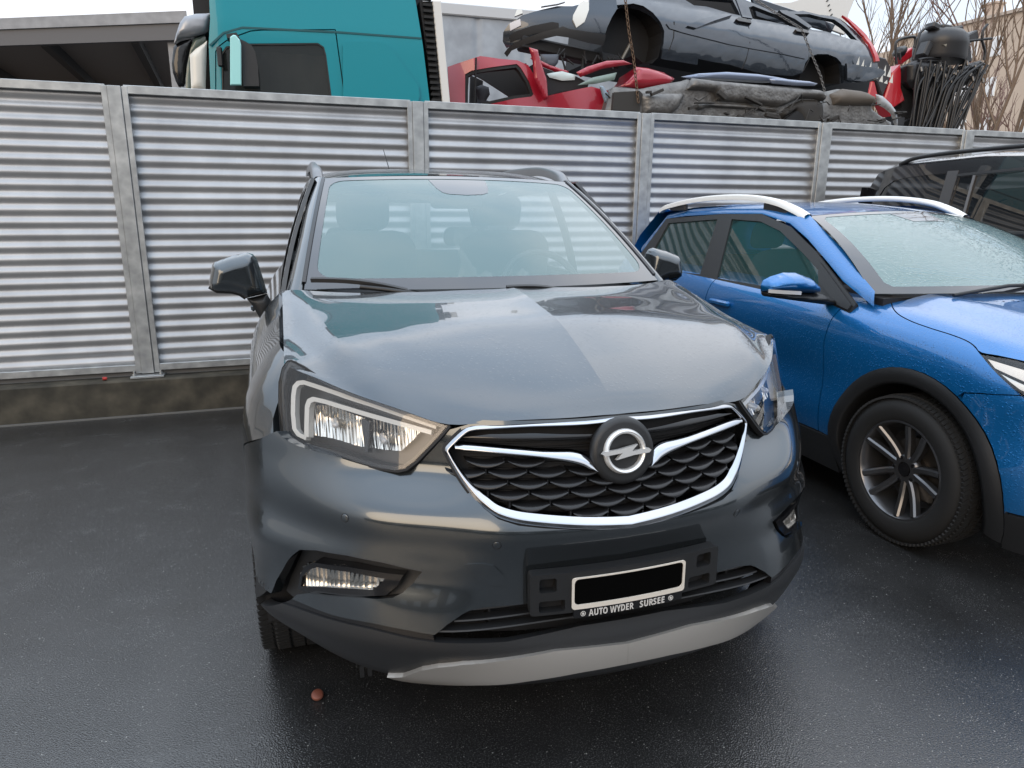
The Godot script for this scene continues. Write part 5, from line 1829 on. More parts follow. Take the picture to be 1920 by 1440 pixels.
	blue_sides(t, "rail_foot", M.plastic, func(q):
		q.box(Vector3(2.025, 1.415, -2.26), Vector3(0.03, 0.07, 0.22), Basis.IDENTITY, 0.008)
		q.box(Vector3(2.012, 1.418, -3.36), Vector3(0.03, 0.05, 0.22), Basis.IDENTITY, 0.008))
	# mirror
	for k in 2:
		var sx := 1.0 if k == 0 else -1.0
		var xo := 0.0 if k == 0 else 5.2
		var xf := Transform3D(Basis(Vector3(sx, 0, 0), Vector3.UP, Vector3(0, 0, 1)), Vector3(xo, 0, -1.47))
		mb = MB.new()
		var shell := PackedVector2Array([Vector2(1.382, 1.062), Vector2(1.392, 1.088), Vector2(1.43, 1.105), Vector2(1.50, 1.122), Vector2(1.57, 1.120), Vector2(1.645, 1.096), Vector2(1.69, 1.062), Vector2(1.705, 1.020), Vector2(1.66, 1.018), Vector2(1.386, 1.036)])
		pillow(mb, shell, 0.014, 0.09, 0.07, 0.03, xf)
		var m := part(t, "door_mirror", mb.done(), M.blue_paint)
		mb = MB.new()
		var under := PackedVector2Array([Vector2(1.386, 1.038), Vector2(1.66, 1.020), Vector2(1.72, 1.018), Vector2(1.80, 0.99), Vector2(1.80, 0.955), Vector2(1.68, 0.972), Vector2(1.50, 0.998), Vector2(1.40, 1.014)])
		pillow(mb, under, 0.012, 0.07, 0.03, 0.03, xf)
		part(m, "mirror_underside", mb.done(), M.plastic)
		mb = MB.new()
		mb.sweep([xf * Vector3(1.388, 1.044, 0.055), xf * Vector3(1.45, 1.040, 0.085), xf * Vector3(1.54, 1.034, 0.092)], [Vector3(0, 0, 1), Vector3(0, 0, 1), Vector3(0, 0, 1)], [Vector2(-0.008, -0.01), Vector2(-0.008, 0.004), Vector2(0.008, 0.004), Vector2(0.008, -0.01)])
		part(m, "indicator", mb.done(), M.silver)
	# wipers
	for w in [[Vector3(2.10, 1.045, -1.06), Vector3(2.65, 1.083, -1.03)], [Vector3(2.62, 1.055, -0.96), Vector3(3.2, 1.083, -1.10)]]:
		mb = MB.new()
		mb.tube([w[0], (w[0] + w[1]) * 0.5 + Vector3(0, 0.02, 0.02), w[1]], 0.009, 6)
		part(t, "wiper", mb.done(), M.plastic)
	# cabin
	mb = MB.new()
	mb.box(Vector3(2.6, 0.36, -2.3), Vector3(1.5, 0.1, 3.2))
	mb.box(Vector3(2.6, 0.62, -0.75), Vector3(1.04, 0.44, 0.7))
	mb.box(Vector3(2.6, 0.72, -1.25), Vector3(1.5, 0.6, 0.1))
	part(t, "floor_pan", mb.done(), M.dark)
	mb = MB.new()
	mb.box(Vector3(2.6, 0.99, -1.45), Vector3(1.4, 0.08, 0.5), Basis.IDENTITY, 0.03)
	part(t, "dashboard", mb.done(), mat(Color(0.03, 0.03, 0.034), 0.8))
	for x in [2.24, 2.96]:
		mb = MB.new()
		pillow(mb, round_rect(Vector2(0, 0), Vector2(0.48, 0.64), 0.12), 0.05, 0.06, 0.12, 0.06, Transform3D(Basis(Vector3.RIGHT, 0.26), Vector3(x, 0.86, -2.5)))
		mb.box(Vector3(x, 0.52, -2.2), Vector3(0.48, 0.16, 0.5), Basis.IDENTITY, 0.05)
		var seat := part(t, "front_seat", mb.done(), M.cloth)
		mb = MB.new()
		pillow(mb, round_rect(Vector2(0, 0), Vector2(0.26, 0.18), 0.06), 0.03, 0.045, 0.07, 0.03, Transform3D(Basis(Vector3.RIGHT, 0.22), Vector3(x, 1.25, -2.60)))
		part(seat, "headrest", mb.done(), M.cloth)
	mb = MB.new()
	pillow(mb, round_rect(Vector2(0, 0), Vector2(1.2, 0.6), 0.1), 0.06, 0.06, 0.12, 0.06, Transform3D(Basis(Vector3.RIGHT, 0.3), Vector3(2.6, 0.80, -3.3)))
	part(t, "rear_bench", mb.done(), M.cloth)
	M["wheel_metal"] = mat(Color(0.13, 0.13, 0.135), 0.28, 0.85)
	for e in [[-1.0, -0.865, 0.0], [1.0, -0.865, 0.0], [-1.0, -3.43, -0.06], [1.0, -3.43, -0.06]]:
		wheel(t, Vector3(2.6 + e[0] * 0.79, 0.323 + e[2], e[1]), e[0], 0.323, 0.215, 0.205, 0.0)
	mb = MB.new()
	P = []
	for i in 17:
		var a := PI * i / 16.0 * 1.2 - 0.3
		P.append([Vector3(1.80, 0.325 + sin(a) * 0.40, -0.865 + cos(a) * 0.40), Vector3(2.12, 0.325 + sin(a) * 0.40, -0.865 + cos(a) * 0.40)])
	mb.grid(P, Vector3(0, -1, 0))
	part(t, "wheel_arch_liner", mb.done(), M.dark)

# ---------------------------------------------------------------- the black van
func build_van() -> void:
	var t := thing("black_van", "glossy black people carrier with dark tinted windows at the right edge behind the blue car", "van")
	var f := func(z: float, y: float) -> Vector3:
		var r := maxf(0.0, -3.2 - z)
		return Vector3(4.02 + 0.16 * pow(maxf(0.0, y - 1.0), 1.3) + 0.3 * r * r, y, z)
	var vq := pv([-3.761,1.502,-3.695,1.59,-3.579,1.645,-3.41,1.667,-3.045,1.685,-3.039,1.449,-3.221,1.412,-3.389,1.436])
	var vf := pv([-2.924,1.655,-2.805,1.661,-2.778,1.334,-2.927,1.331])
	var big := PackedVector2Array([Vector2(-2.775, 1.655), Vector2(-1.95, 1.70), Vector2(-1.90, 1.22), Vector2(-2.77, 1.22)])
	vf = PackedVector2Array([Vector2(-2.92, 1.65), Vector2(-2.805, 1.655), Vector2(-2.80, 1.22), Vector2(-2.93, 1.22)])
	var body := PackedVector2Array([Vector2(-0.2, 0.25), Vector2(-0.2, 0.9), Vector2(-0.9, 1.05), Vector2(-1.75, 1.74), Vector2(-2.46, 1.775), Vector2(-2.8, 1.78), Vector2(-3.25, 1.765), Vector2(-3.62, 1.755), Vector2(-3.86, 1.72), Vector2(-3.98, 1.58), Vector2(-4.03, 1.45), Vector2(-4.05, 1.2), Vector2(-4.05, 0.25)])
	var mb := MB.new()
	panel(mb, f, body, [vq, vf, big], Vector2(0.12, 0.1), 1.0, 0.02, 0.0, 0.01)
	part(t, "body_side", mb.done(), M.black_paint)
	for e in [[vq, "rear_quarter_window"], [vf, "door_quarter_window"], [big, "side_window"]]:
		mb = MB.new()
		panel(mb, f, e[0], [], Vector2(0.15, 0.1), 1.0, 0.0, -0.006, 0.01)
		part(t, e[1], mb.done(), M.privacy)
	mb = MB.new()
	panel(mb, f, PackedVector2Array([Vector2(-3.03, 1.70), Vector2(-2.935, 1.70), Vector2(-2.945, 1.22), Vector2(-3.04, 1.22)]), [], Vector2(0.1, 0.1), 1.0, 0.01, 0.004, 0.01)
	part(t, "door_pillar", mb.done(), mat(Color(0.05, 0.05, 0.052), 0.35))
	mb = MB.new()
	panel(mb, f, PackedVector2Array([Vector2(-2.80, 1.66), Vector2(-2.78, 1.66), Vector2(-2.775, 1.22), Vector2(-2.795, 1.22)]), [], Vector2(0.1, 0.1), 1.0, 0.01, 0.006, 0.01)
	part(t, "window_bar", mb.done(), mat(Color(0.12, 0.12, 0.125), 0.4))
	mb = MB.new()
	panel(mb, f, PackedVector2Array([Vector2(-2.94, 1.675), Vector2(-1.9, 1.725), Vector2(-1.9, 1.705), Vector2(-2.94, 1.657)]), [], Vector2(0.2, 0.1), 1.0, 0.01, 0.005, 0.01)
	part(t, "window_trim", mb.done(), M.plastic)
	mb = MB.new()
	var P := []
	for i in 25:
		var z := lerpf(-3.97, -1.75, i / 24.0)
		var y := lerp_table(z, [-3.97, -3.86, -3.62, -3.25, -2.8, -1.75], [1.60, 1.722, 1.757, 1.768, 1.783, 1.742])
		var x0: float = (f.call(z, y) as Vector3).x
		P.append([Vector3(x0, y, z), Vector3(x0 + 0.06, y + 0.03, z), Vector3(x0 + 0.2, y + 0.05, z), Vector3(4.95, y + 0.075, z), Vector3(9.9 - x0 - 0.2, y + 0.05, z), Vector3(9.9 - x0, y, z)])
	mb.grid(P, Vector3.UP)
	part(t, "roof", mb.done(), M.black_paint)
	mb = MB.new()
	mb.tube(curve_pts([Vector3(4.22, 1.78, -3.6), Vector3(4.21, 1.825, -3.4), Vector3(4.2, 1.845, -2.9), Vector3(4.2, 1.845, -2.2), Vector3(4.2, 1.80, -1.8)], 5), 0.017, 8)
	part(t, "roof_rail", mb.done(), M.plastic)
	mb = MB.new()
	P = []
	for e in [[-4.0, 1.6], [-4.06, 1.2], [-4.08, 0.3]]:
		P.append([Vector3(4.2, e[1], e[0] + 0.02), Vector3(4.95, e[1], e[0] - 0.03), Vector3(5.7, e[1], e[0] + 0.02)])
	mb.grid(P, Vector3(0, 0, -1))
	mb.quad(Vector3(5.7, 0.3, -4.0), Vector3(5.7, 1.6, -4.0), Vector3(5.7, 1.7, -1.7), Vector3(5.7, 0.3, -0.2), Vector3(1, 0, 0))
	mb.quad(Vector3(4.1, 1.05, -0.9), Vector3(5.7, 1.05, -0.9), Vector3(5.7, 1.74, -1.75), Vector3(4.1, 1.74, -1.75), Vector3(0, 1, 1))
	mb.quad(Vector3(4.1, 0.9, -0.2), Vector3(5.7, 0.9, -0.2), Vector3(5.7, 1.05, -0.9), Vector3(4.1, 1.05, -0.9), Vector3(0, 1, 0.2))
	mb.quad(Vector3(4.1, 0.25, -0.2), Vector3(5.7, 0.25, -0.2), Vector3(5.7, 0.9, -0.2), Vector3(4.1, 0.9, -0.2), Vector3(0, 0, 1))
	part(t, "body_shell", mb.done(), M.black_paint)
	for e in [[4.12, -0.95, -1.0], [4.12, -3.35, -1.0]]:
		wheel(t, Vector3(e[0], 0.33 - (0.06 if e[1] < -3 else 0.0), e[1]), e[2], 0.33, 0.22, 0.2)

# ---------------------------------------------------------------- beyond the fence
func slab(where: Node3D, called: String, poly: PackedVector2Array, z: float, th: float, m: Material, bev := 0.0) -> MeshInstance3D:
	var mb := MB.new()
	mb.plate(poly, th, Transform3D(Basis.IDENTITY, Vector3(0, 0, z)), bev)
	return part(where, called, mb.done(), m)

func puff(where: Node3D, called: String, poly: PackedVector2Array, z: float, bulge: float, soft: float, back: float, m: Material, step := 0.08) -> MeshInstance3D:
	var mb := MB.new()
	pillow(mb, poly, step, bulge, soft, back, Transform3D(Basis.IDENTITY, Vector3(0, 0, z)))
	return part(where, called, mb.done(), m)

func rod(where: Node3D, called: String, pts: Array, r: float, m: Material, r2 := -1.0, sides := 6) -> MeshInstance3D:
	var mb := MB.new()
	mb.tube(pts, r, sides, r2)
	return part(where, called, mb.done(), m)

func on_plane(poly: PackedVector2Array, z: float) -> Array:
	var r := []
	for p in poly: r.append(Vector3(p.x, p.y, z))
	return r

func clipped(a: PackedVector2Array, holes: Array) -> Array:
	var pieces := [a]
	for h in holes:
		var nx := []
		for p in pieces: nx.append_array(Geometry2D.clip_polygons(p, h))
		pieces = nx
	return pieces

func build_truck() -> void:
	var t := thing("teal_truck", "teal truck cab with grey sun visor standing behind the fence", "truck")
	var teal := mat(Color(0.0, 0.205, 0.25), 0.3, 0.0, 0.35, 0.3)
	var z := -5.80
	var cab := pv([-1.241,3.124,-1.262,2.952,-1.297,2.766,-1.351,2.399,.686,2.294,.688,2.414,.641,2.866,.571,3.271,.563,3.391,-1.226,3.199])
	var door := pv([-1.277,2.214,-1.232,2.717,-1.203,2.757,-1.137,2.806,-1.034,2.855,-.932,2.897,-.831,2.912,-.208,2.96,-.155,2.406,-.151,2.26])
	var sleeper := pv([-.171,2.259,-.146,2.836,-.121,2.866,.172,2.885,.248,2.872,.312,2.814,.541,2.524,.55,2.439,.511,2.287])
	var gl := pv([-1.217,2.216,-1.181,2.701,-1.141,2.752,-.951,2.787,-.366,2.831,-.322,2.804,-.308,2.745,-.28,2.4,-.282,2.255])
	# side skin with the door set in its own seam
	var f := func(u: float, v: float) -> Vector3:
		# the upper half leans in a little and the front corner is rounded
		return Vector3(u, v, z - 0.10 * maxf(0.0, v - 2.9) - 0.9 * pow(maxf(0.0, -1.12 - u), 2.0))
	var low := cab.duplicate()
	for p in [Vector2(0.60, 0.9), Vector2(-1.30, 0.9)]: low.append(p)
	var outline := PackedVector2Array([Vector2(-1.30, 0.9), Vector2(-1.315, 2.3), Vector2(-1.29, 2.78), Vector2(-1.26, 2.98), Vector2(-1.24, 3.6), Vector2(0.50, 3.6), Vector2(0.60, 2.85), Vector2(0.66, 2.3), Vector2(0.66, 0.9)])
	var dgap: PackedVector2Array = Geometry2D.offset_polygon(door, 0.010)[0]
	var mb := MB.new()
	panel(mb, f, outline, [dgap], Vector2(0.12, 0.12), 1.0, 0.03, 0.0, 0.01)
	part(t, "cab_side", mb.done(), teal)
	mb = MB.new()
	var glo: PackedVector2Array = Geometry2D.offset_polygon(gl, 0.012)[0]
	panel(mb, f, door, [glo], Vector2(0.12, 0.12), 1.0, 0.04, 0.0, 0.01)
	var dr := part(t, "door", mb.done(), teal)
	mb = MB.new()
	panel(mb, f, glo, [gl], Vector2(0.12, 0.12), 1.0, 0.03, -0.004, 0.01)
	part(dr, "window_seal", mb.done(), M.plastic)
	mb = MB.new()
	panel(mb, f, gl, [], Vector2(0.15, 0.15), 1.0, 0.0, -0.02, 0.01)
	var tg := glass(Color(0.02, 0.025, 0.025), 0.72)
	tg.metallic_specular = 0.35
	part(dr, "window", mb.done(), tg)
	mb = MB.new()
	var C := []
	for i in 7:
		var row := []
		for j in 25: row.append(Vector3(-1.15 + j * 0.045, 2.2 + i * 0.095, z - 0.16 + 0.02 * sin(j * 1.3 + i * 0.3) - 0.03 * absf(sin(j * 0.5 - i * 0.7))))
		C.append(row)
	mb.grid(C, Vector3(0, 0, 1))
	part(t, "curtain", mb.done(), mat(Color(0.12, 0.11, 0.095), 0.9))
	mb = MB.new()
	panel(mb, f, sleeper, [], Vector2(0.1, 0.1), 1.0, 0.03, 0.025, 0.01)
	part(t, "sleeper_panel", mb.done(), teal)
	# seam between the high roof and the lower cab
	mb = MB.new()
	mb.sweep([Vector3(-1.28, 2.76, z + 0.002), Vector3(-1.16, 2.87, z + 0.002), Vector3(-1.0, 2.925, z + 0.001), Vector3(-0.2, 2.945, z), Vector3(0.585, 2.945, z)], [Vector3(0, 0, 1), Vector3(0, 0, 1), Vector3(0, 0, 1), Vector3(0, 0, 1), Vector3(0, 0, 1)], [Vector2(-0.008, -0.01), Vector2(-0.008, 0.002), Vector2(0.008, 0.002), Vector2(0.008, -0.01)])
	part(t, "roof_seam", mb.done(), mat(Color(0.0, 0.07, 0.08), 0.5))
	mb = MB.new()
	mb.box(Vector3(-0.38, 2.2, z - 1.35), Vector3(2.06, 2.6, 2.2))
	part(t, "cab_core", mb.done(), M.dark)
	mb = MB.new()
	mb.box(Vector3(-0.40, 3.62, z - 1.25), Vector3(1.70, 0.12, 2.4), Basis.IDENTITY, 0.03)
	part(t, "cab_roof", mb.done(), teal)
	puff(t, "sun_visor", pv([-1.578,2.776,-1.552,2.857,-1.515,2.945,-1.47,3.002,-1.423,3.014,-1.382,3.028,-1.254,3.044,-1.257,3.01,-1.291,2.893,-1.322,2.874,-1.44,2.837,-1.51,2.826,-1.546,2.807]), z - 0.10, 0.06, 0.06, 0.9, mat(Color(0.28, 0.29, 0.31), 0.35, 0.5), 0.04)
	puff(t, "visor_underside", pv([-1.591,2.758,-1.571,2.782,-1.535,2.807,-1.482,2.825,-1.44,2.837,-1.454,2.755,-1.49,2.649,-1.508,2.555,-1.534,2.437,-1.583,2.434,-1.602,2.48,-1.618,2.549,-1.619,2.624]), z - 0.16, 0.04, 0.05, 0.9, M.gloss_black, 0.04)
	puff(t, "windscreen_edge", pv([-1.417,2.838,-1.322,2.868,-1.315,2.822,-1.391,2.748,-1.441,2.71,-1.464,2.651,-1.466,2.393,-1.53,2.39,-1.499,2.591,-1.455,2.744]), z - 0.14, 0.02, 0.04, 0.5, mat(Color(0.10, 0.13, 0.11), 0.1), 0.05)
	puff(t, "wind_deflector", pv([-1.455,2.686,-1.404,2.736,-1.33,2.787,-1.304,2.811,-1.354,2.399,-1.471,2.393]), z - 0.06, 0.05, 0.06, 0.05, mat(Color(0.62, 0.60, 0.54), 0.3), 0.04)
	var mir := slab(t, "door_mirror", pv([-1.127,2.823,-1.073,2.836,-1.043,2.841,-1.017,2.79,-.976,2.775,-.93,2.748,-.904,2.697,-.891,2.596,-.892,2.422,-1.023,2.415,-1.019,2.619,-1.015,2.743,-1.046,2.806,-1.095,2.791,-1.124,2.795]), z + 0.20, 0.16, M.plastic, 0.012)
	slab(mir, "mirror_shell", pv([-1.095,2.791,-1.069,2.81,-1.048,2.808,-1.019,2.772,-1.012,2.737,-1.036,2.415,-1.126,2.41]), z + 0.26, 0.04, mat(Color(0.30, 0.62, 0.60), 0.25, 0.0, 0.6), 0.008)
	mb = MB.new()
	mb.box(Vector3(-1.20, 2.66, z + 0.08), Vector3(0.045, 0.16, 0.05), Basis.IDENTITY, 0.01)
	part(mir, "mirror_arm", mb.done(), M.plastic)
	slab(t, "gaiter", pv([.583,3.272,.704,3.282,.787,2.299,.707,2.295]), z - 0.05, 1.9, M.dark)
	mb = MB.new()
	for k in 22: mb.box(Vector3(0.69 + 0.004 * (10 - k), 2.2 + k * 0.052, z - 0.03), Vector3(0.085, 0.022, 0.05))
	part(t, "gaiter_ribs", mb.done(), M.rubber)
	slab(t, "trailer_edge", pv([.7,3.281,.781,3.288,.863,2.302,.787,2.299]), z - 0.02, 0.10, mat(Color(0.62, 0.61, 0.58), 0.4), 0.006)
	mb = MB.new()
	mb.box(Vector3(-0.3, 0.7, z - 1.3), Vector3(1.9, 0.5, 2.2))
	part(t, "chassis", mb.done(), M.dark)
	for x in [-0.75]:
		wheel(t, Vector3(x, 0.45, z - 0.2), -1.0, 0.5, 0.29, 0.3, PI * 0.5)

func build_canopy() -> void:
	var at := Vector3(-5.376, 4.6, -14.489)
	var dir := Vector3(0.8944, 0, 0.4472)
	var back := Vector3(-0.08, 0, -1).normalized()
	var t := thing("yard_canopy", "flat grey open canopy roof with dark underside at the left behind the fence", "canopy", Vector3(at.x, 0, at.z))
	var q := func(a: float, y: float, b: float) -> Vector3: return at + dir * a + Vector3(0, y - at.y, 0) + back * b - Vector3(at.x, 0, at.z)
	var blk := func(a0: float, a1: float, y0: float, y1: float, b0: float, b1: float) -> ArrayMesh:
		var mb := MB.new()
		var c := []
		for e in [[a0, y0, b0], [a1, y0, b0], [a1, y1, b0], [a0, y1, b0], [a0, y0, b1], [a1, y0, b1], [a1, y1, b1], [a0, y1, b1]]: c.append(q.call(e[0], e[1], e[2]))
		var mid := Vector3.ZERO
		for p in c: mid += p / 8.0
		for fc in [[0, 1, 2, 3], [4, 5, 6, 7], [0, 1, 5, 4], [3, 2, 6, 7], [0, 3, 7, 4], [1, 2, 6, 5]]:
			mb.quad(c[fc[0]], c[fc[1]], c[fc[2]], c[fc[3]], (c[fc[0]] + c[fc[2]]) * 0.5 - mid)
		return mb.done()
	var steel := mat(Color(0.30, 0.31, 0.33), 0.6)
	steel.albedo_texture = noise_tex(256, 0.02, Color(0.6, 0.6, 0.6), Color(1, 1, 1), 71)
	tri(steel, 1.5)
	part(t, "fascia", blk.call(-9.0, 3.62, 4.42, 4.60, 0.0, 0.10), steel)
	part(t, "edge_beam", blk.call(-9.0, 3.58, 4.16, 4.415, 0.04, 0.16), mat(Color(0.10, 0.10, 0.105), 0.7))
	part(t, "roof_deck", blk.call(-9.0, 3.55, 4.36, 4.41, 0.17, 7.0), mat(Color(0.19, 0.165, 0.15), 0.85))
	for a in [-8.0, -5.8, -3.5, -1.3, 0.7, 2.5]:
		part(t, "rib_beam", blk.call(a, a + 0.16, 4.14, 4.355, 0.165, 6.9), mat(Color(0.03, 0.03, 0.032), 0.7))
	part(t, "rear_wall", blk.call(-9.0, 3.5, 0.0, 4.12, 6.92, 7.05), mat(Color(0.16, 0.12, 0.085), 0.8))
	part(t, "rear_light_strip", blk.call(-9.0, 3.5, 3.55, 3.95, 6.86, 6.915), mat(Color(0.42, 0.36, 0.28), 0.8))
	for a in [-8.5, -4.0, 3.2]:
		part(t, "column", blk.call(a, a + 0.2, 0.0, 4.15, 0.18, 0.4), steel)

func build_container() -> void:
	var t := thing("grey_container", "pale blue grey steel container behind the red wreck", "container", Vector3(3.6, 0, -12.0))
	var m := mat(Color(0.34, 0.38, 0.43), 0.55)
	m.albedo_texture = noise_tex(256, 0.015, Color(0.62, 0.62, 0.62), Color(1, 1, 1), 72)
	tri(m, 2.0)
	var mb := MB.new()
	var P := []
	for j in 141:
		var x := -3.6 + j * 0.05
		var ph := fposmod(x, 0.9)
		var w := 0.0 if ph > 0.06 else -0.025
		P.append([Vector3(x, 1.0, w), Vector3(x, 4.66, w)])
	mb.grid(P, Vector3(0, 0, 1))
	part(t, "side_wall", mb.done(), m)
	mb = MB.new()
	mb.box(Vector3(-0.1, 4.76, -1.2), Vector3(7.2, 0.2, 2.5), Basis.IDENTITY, 0.02)
	part(t, "top_rail", mb.done(), mat(Color(0.46, 0.48, 0.50), 0.5))
	mb = MB.new()
	mb.box(Vector3(-0.1, 2.6, -1.3), Vector3(7.0, 4.0, 2.4))
	part(t, "box", mb.done(), m)

func chain(where: Node3D, pts: Array, size: float, m: Material) -> void:
	var mb := MB.new()
	var dist := 0.0
	var k := 0
	for i in pts.size() - 1:
		var a: Vector3 = pts[i]
		var b: Vector3 = pts[i + 1]
		var n := maxi(1, int(a.distance_to(b) / (size * 1.5)))
		for s in n:
			var c := a.lerp(b, (s + 0.5) / n)
			var d := (b - a).normalized()
			var u := d.cross(Vector3(0.3, 0.1, 1)).normalized()
			var w := d.cross(u)
			if k % 2: u = w
			k += 1
			var ring := []
			for e in 11:
				var an := TAU * e / 10.0
				ring.append(c + d * cos(an) * size + u * sin(an) * size * 0.6)
			mb.tube(ring, size * 0.22, 5, -1.0, false)
	part(where, "links", mb.done(), m)

func build_wrecks() -> void:
	var rust := mat(Color(0.12, 0.075, 0.045), 0.7, 0.4)
	# grey crushed shell lying at the bottom of the heap
	var g := thing("crushed_grey_wreck", "crushed grey car shell lying upside down under the black estate", "wreck")
	var z := -6.0
	var gm := tri(mat(Color(1, 1, 1), 0.45, 0.4), 1.4)
	gm.albedo_texture = noise_tex(512, 0.02, Color(0.085, 0.082, 0.08), Color(0.20, 0.197, 0.19), 31)
	gm.normal_enabled = true
	gm.normal_texture = grain_normal(256, 33, 2.0)
	gm.normal_scale = 0.12
	var gdark := mat(Color(0.03, 0.028, 0.026), 0.8)
	puff(g, "underbody", pv([2.67,2.597,2.704,2.669,3.021,2.661,3.284,2.722,3.513,2.766,3.589,2.79,3.868,2.777,4.274,2.774,4.589,2.757,4.907,2.773,5.28,2.757,5.356,2.692,5.354,2.622,5.415,2.747,5.611,2.791,5.887,2.779,6.033,2.742,6.109,2.701,6.113,2.603,6.204,2.553,6.436,2.454,6.467,2.272,2.635,2.149,2.622,2.436]), z - 0.1, 0.10, 0.12, 0.9, gm, 0.05)
	puff(g, "sill_box", pv([3.521,2.662,3.589,2.79,3.868,2.777,4.192,2.769,4.483,2.76,4.909,2.756,5.281,2.749,5.357,2.683,5.354,2.622,5.206,2.65,4.988,2.64,4.824,2.564,4.72,2.534,4.295,2.566,3.885,2.57,3.924,2.591,3.858,2.654,3.757,2.665]), z, 0.10, 0.05, 0.1, gm, 0.04)
	puff(g, "crumpled_floor", pv([2.988,2.58,3.042,2.622,3.176,2.613,3.329,2.628,3.483,2.636,3.524,2.622,3.456,2.472,3.345,2.386,3.018,2.373]), z - 0.02, 0.09, 0.10, 0.1, gm, 0.035)
	puff(g, "rail", pv([3.766,2.559,3.927,2.558,4.296,2.558,4.742,2.527,4.727,2.475,4.302,2.491,3.811,2.495,3.695,2.449,3.611,2.511]), z - 0.02, 0.09, 0.05, 0.1, gm, 0.035)
	puff(g, "rear_pan", pv([5.442,2.713,5.613,2.782,5.889,2.77,6.034,2.733,6.105,2.656,6.1,2.611,5.733,2.587,5.483,2.585]), z - 0.02, 0.12, 0.10, 0.1, tri(mat(Color(0.10, 0.085, 0.07), 0.7), 1.0), 0.04)
	puff(g, "wheel_house", pv([4.748,2.476,4.888,2.567,5.054,2.635,5.23,2.638,5.323,2.604,5.353,2.465,5.278,2.269,5.096,2.298,4.94,2.501,4.799,2.409]), z, 0.08, 0.08, 0.1, gdark, 0.04)
	slab(g, "hollow", pv([4.799,2.409,4.94,2.501,5.009,2.469,5.088,2.368,5.143,2.282,4.815,2.271]), z + 0.085, 0.05, M.dark)
	slab(g, "torn_opening", pv([2.67,2.597,2.967,2.627,3.006,2.597,2.978,2.419,2.66,2.422]), z + 0.012, 0.05, gdark)
	puff(g, "bent_wing", pv([6.067,2.743,6.176,2.722,6.307,2.647,6.42,2.544,6.46,2.382,6.424,2.38,6.34,2.523,6.222,2.59,6.122,2.621]), z + 0.02, 0.03, 0.05, 0.03, mat(Color(0.36, 0.37, 0.38), 0.35, 0.4), 0.03)
	var bl := mat(Color(0.20, 0.24, 0.33), 0.3, 0.4, 0.6)
	puff(g, "roof_skin", pv([3.491,2.805,3.703,2.849,4.059,2.885,4.47,2.884,4.746,2.865,4.963,2.843,4.687,2.82,4.27,2.815,3.865,2.81,3.589,2.79]), z - 0.05, 0.04, 0.05, 0.3, bl, 0.05)
	puff(g, "roof_edge", pv([4.57,2.831,4.664,2.841,5.117,2.831,5.228,2.815,5.188,2.787,4.906,2.776,4.607,2.783]), z + 0.02, 0.05, 0.04, 0.1, bl, 0.04)
	var rng := RandomNumberGenerator.new()
	rng.seed = 9
	var mbx := MB.new()
	for k in 46:
		var x := rng.randf_range(2.75, 6.4)
		var y := rng.randf_range(2.25, 2.62)
		if rng.randf() < 0.5:
			mbx.box(Vector3(x, y, z + 0.10), Vector3(rng.randf_range(0.03, 0.25), rng.randf_range(0.012, 0.05), 0.05), Basis(Vector3.BACK, rng.randf_range(-0.6, 0.6)), 0.004)
		else:
			var p := Vector3(x, y, z + 0.12)
			mbx.tube([p, p + Vector3(rng.randf_range(-0.12, 0.12), rng.randf_range(-0.08, 0.1), 0.03), p + Vector3(rng.randf_range(-0.2, 0.2), rng.randf_range(-0.15, 0.05), 0.02)], 0.007, 5)
	var scrap := part(g, "torn_scraps", mbx.done(), gdark)
	scrap.set_meta("kind", "stuff")

	# red wreck
	var r := thing("red_wreck", "wrecked red hatchback with a crushed roof lying below the black estate", "wreck")
	z = -6.2
	var red := mat(Color(0.30, 0.008, 0.022), 0.3, 0.1, 0.8)
	var body := pv([.939,2.8,1.039,2.836,1.267,2.91,1.457,2.897,1.678,2.898,1.791,2.856,1.907,2.663,1.966,2.552,2.505,2.68,2.718,2.639,2.752,2.562,2.711,2.456,2.626,2.294,.937,2.232])
	var win := pv([1.111,2.731,1.172,2.765,1.665,2.861,1.707,2.826,1.793,2.694,1.844,2.571,1.823,2.545,1.625,2.511,1.306,2.434,1.306,2.346,1.101,2.338])
	var f := func(u: float, v: float) -> Vector3:
		return Vector3(u, v, z - 0.5 * pow(maxf(0.0, v - 2.62), 2.0) + 0.018 * sin(u * 9.0 + v * 5.0) - 0.3 * maxf(0.0, 1.2 - u))
	var mb := MB.new()
	panel(mb, f, body, [win], Vector2(0.05, 0.05), 1.0, 0.10, 0.0, 0.01)
	part(r, "body_side", mb.done(), red)
	mb = MB.new()
	var frame: PackedVector2Array = Geometry2D.offset_polygon(win, -0.03)[0]
	panel(mb, f, win, [frame], Vector2(0.05, 0.05), 1.0, 0.05, -0.01, 0.01)
	part(r, "window_frame", mb.done(), M.rubber)
	# dark roof lining hanging inside, with daylight at the far windows left open
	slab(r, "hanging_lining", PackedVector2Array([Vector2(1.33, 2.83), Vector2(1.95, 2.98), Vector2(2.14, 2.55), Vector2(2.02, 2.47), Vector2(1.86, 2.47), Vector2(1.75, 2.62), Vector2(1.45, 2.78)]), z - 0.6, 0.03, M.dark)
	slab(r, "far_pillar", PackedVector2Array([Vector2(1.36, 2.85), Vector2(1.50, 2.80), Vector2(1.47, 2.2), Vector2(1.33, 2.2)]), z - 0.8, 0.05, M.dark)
	puff(r, "headrest", pv([1.334,2.682,1.403,2.711,1.485,2.69,1.499,2.617,1.458,2.553,1.625,2.511,1.334,2.472,1.361,2.56]), z - 0.5, 0.05, 0.06, 0.08, M.cloth, 0.03)
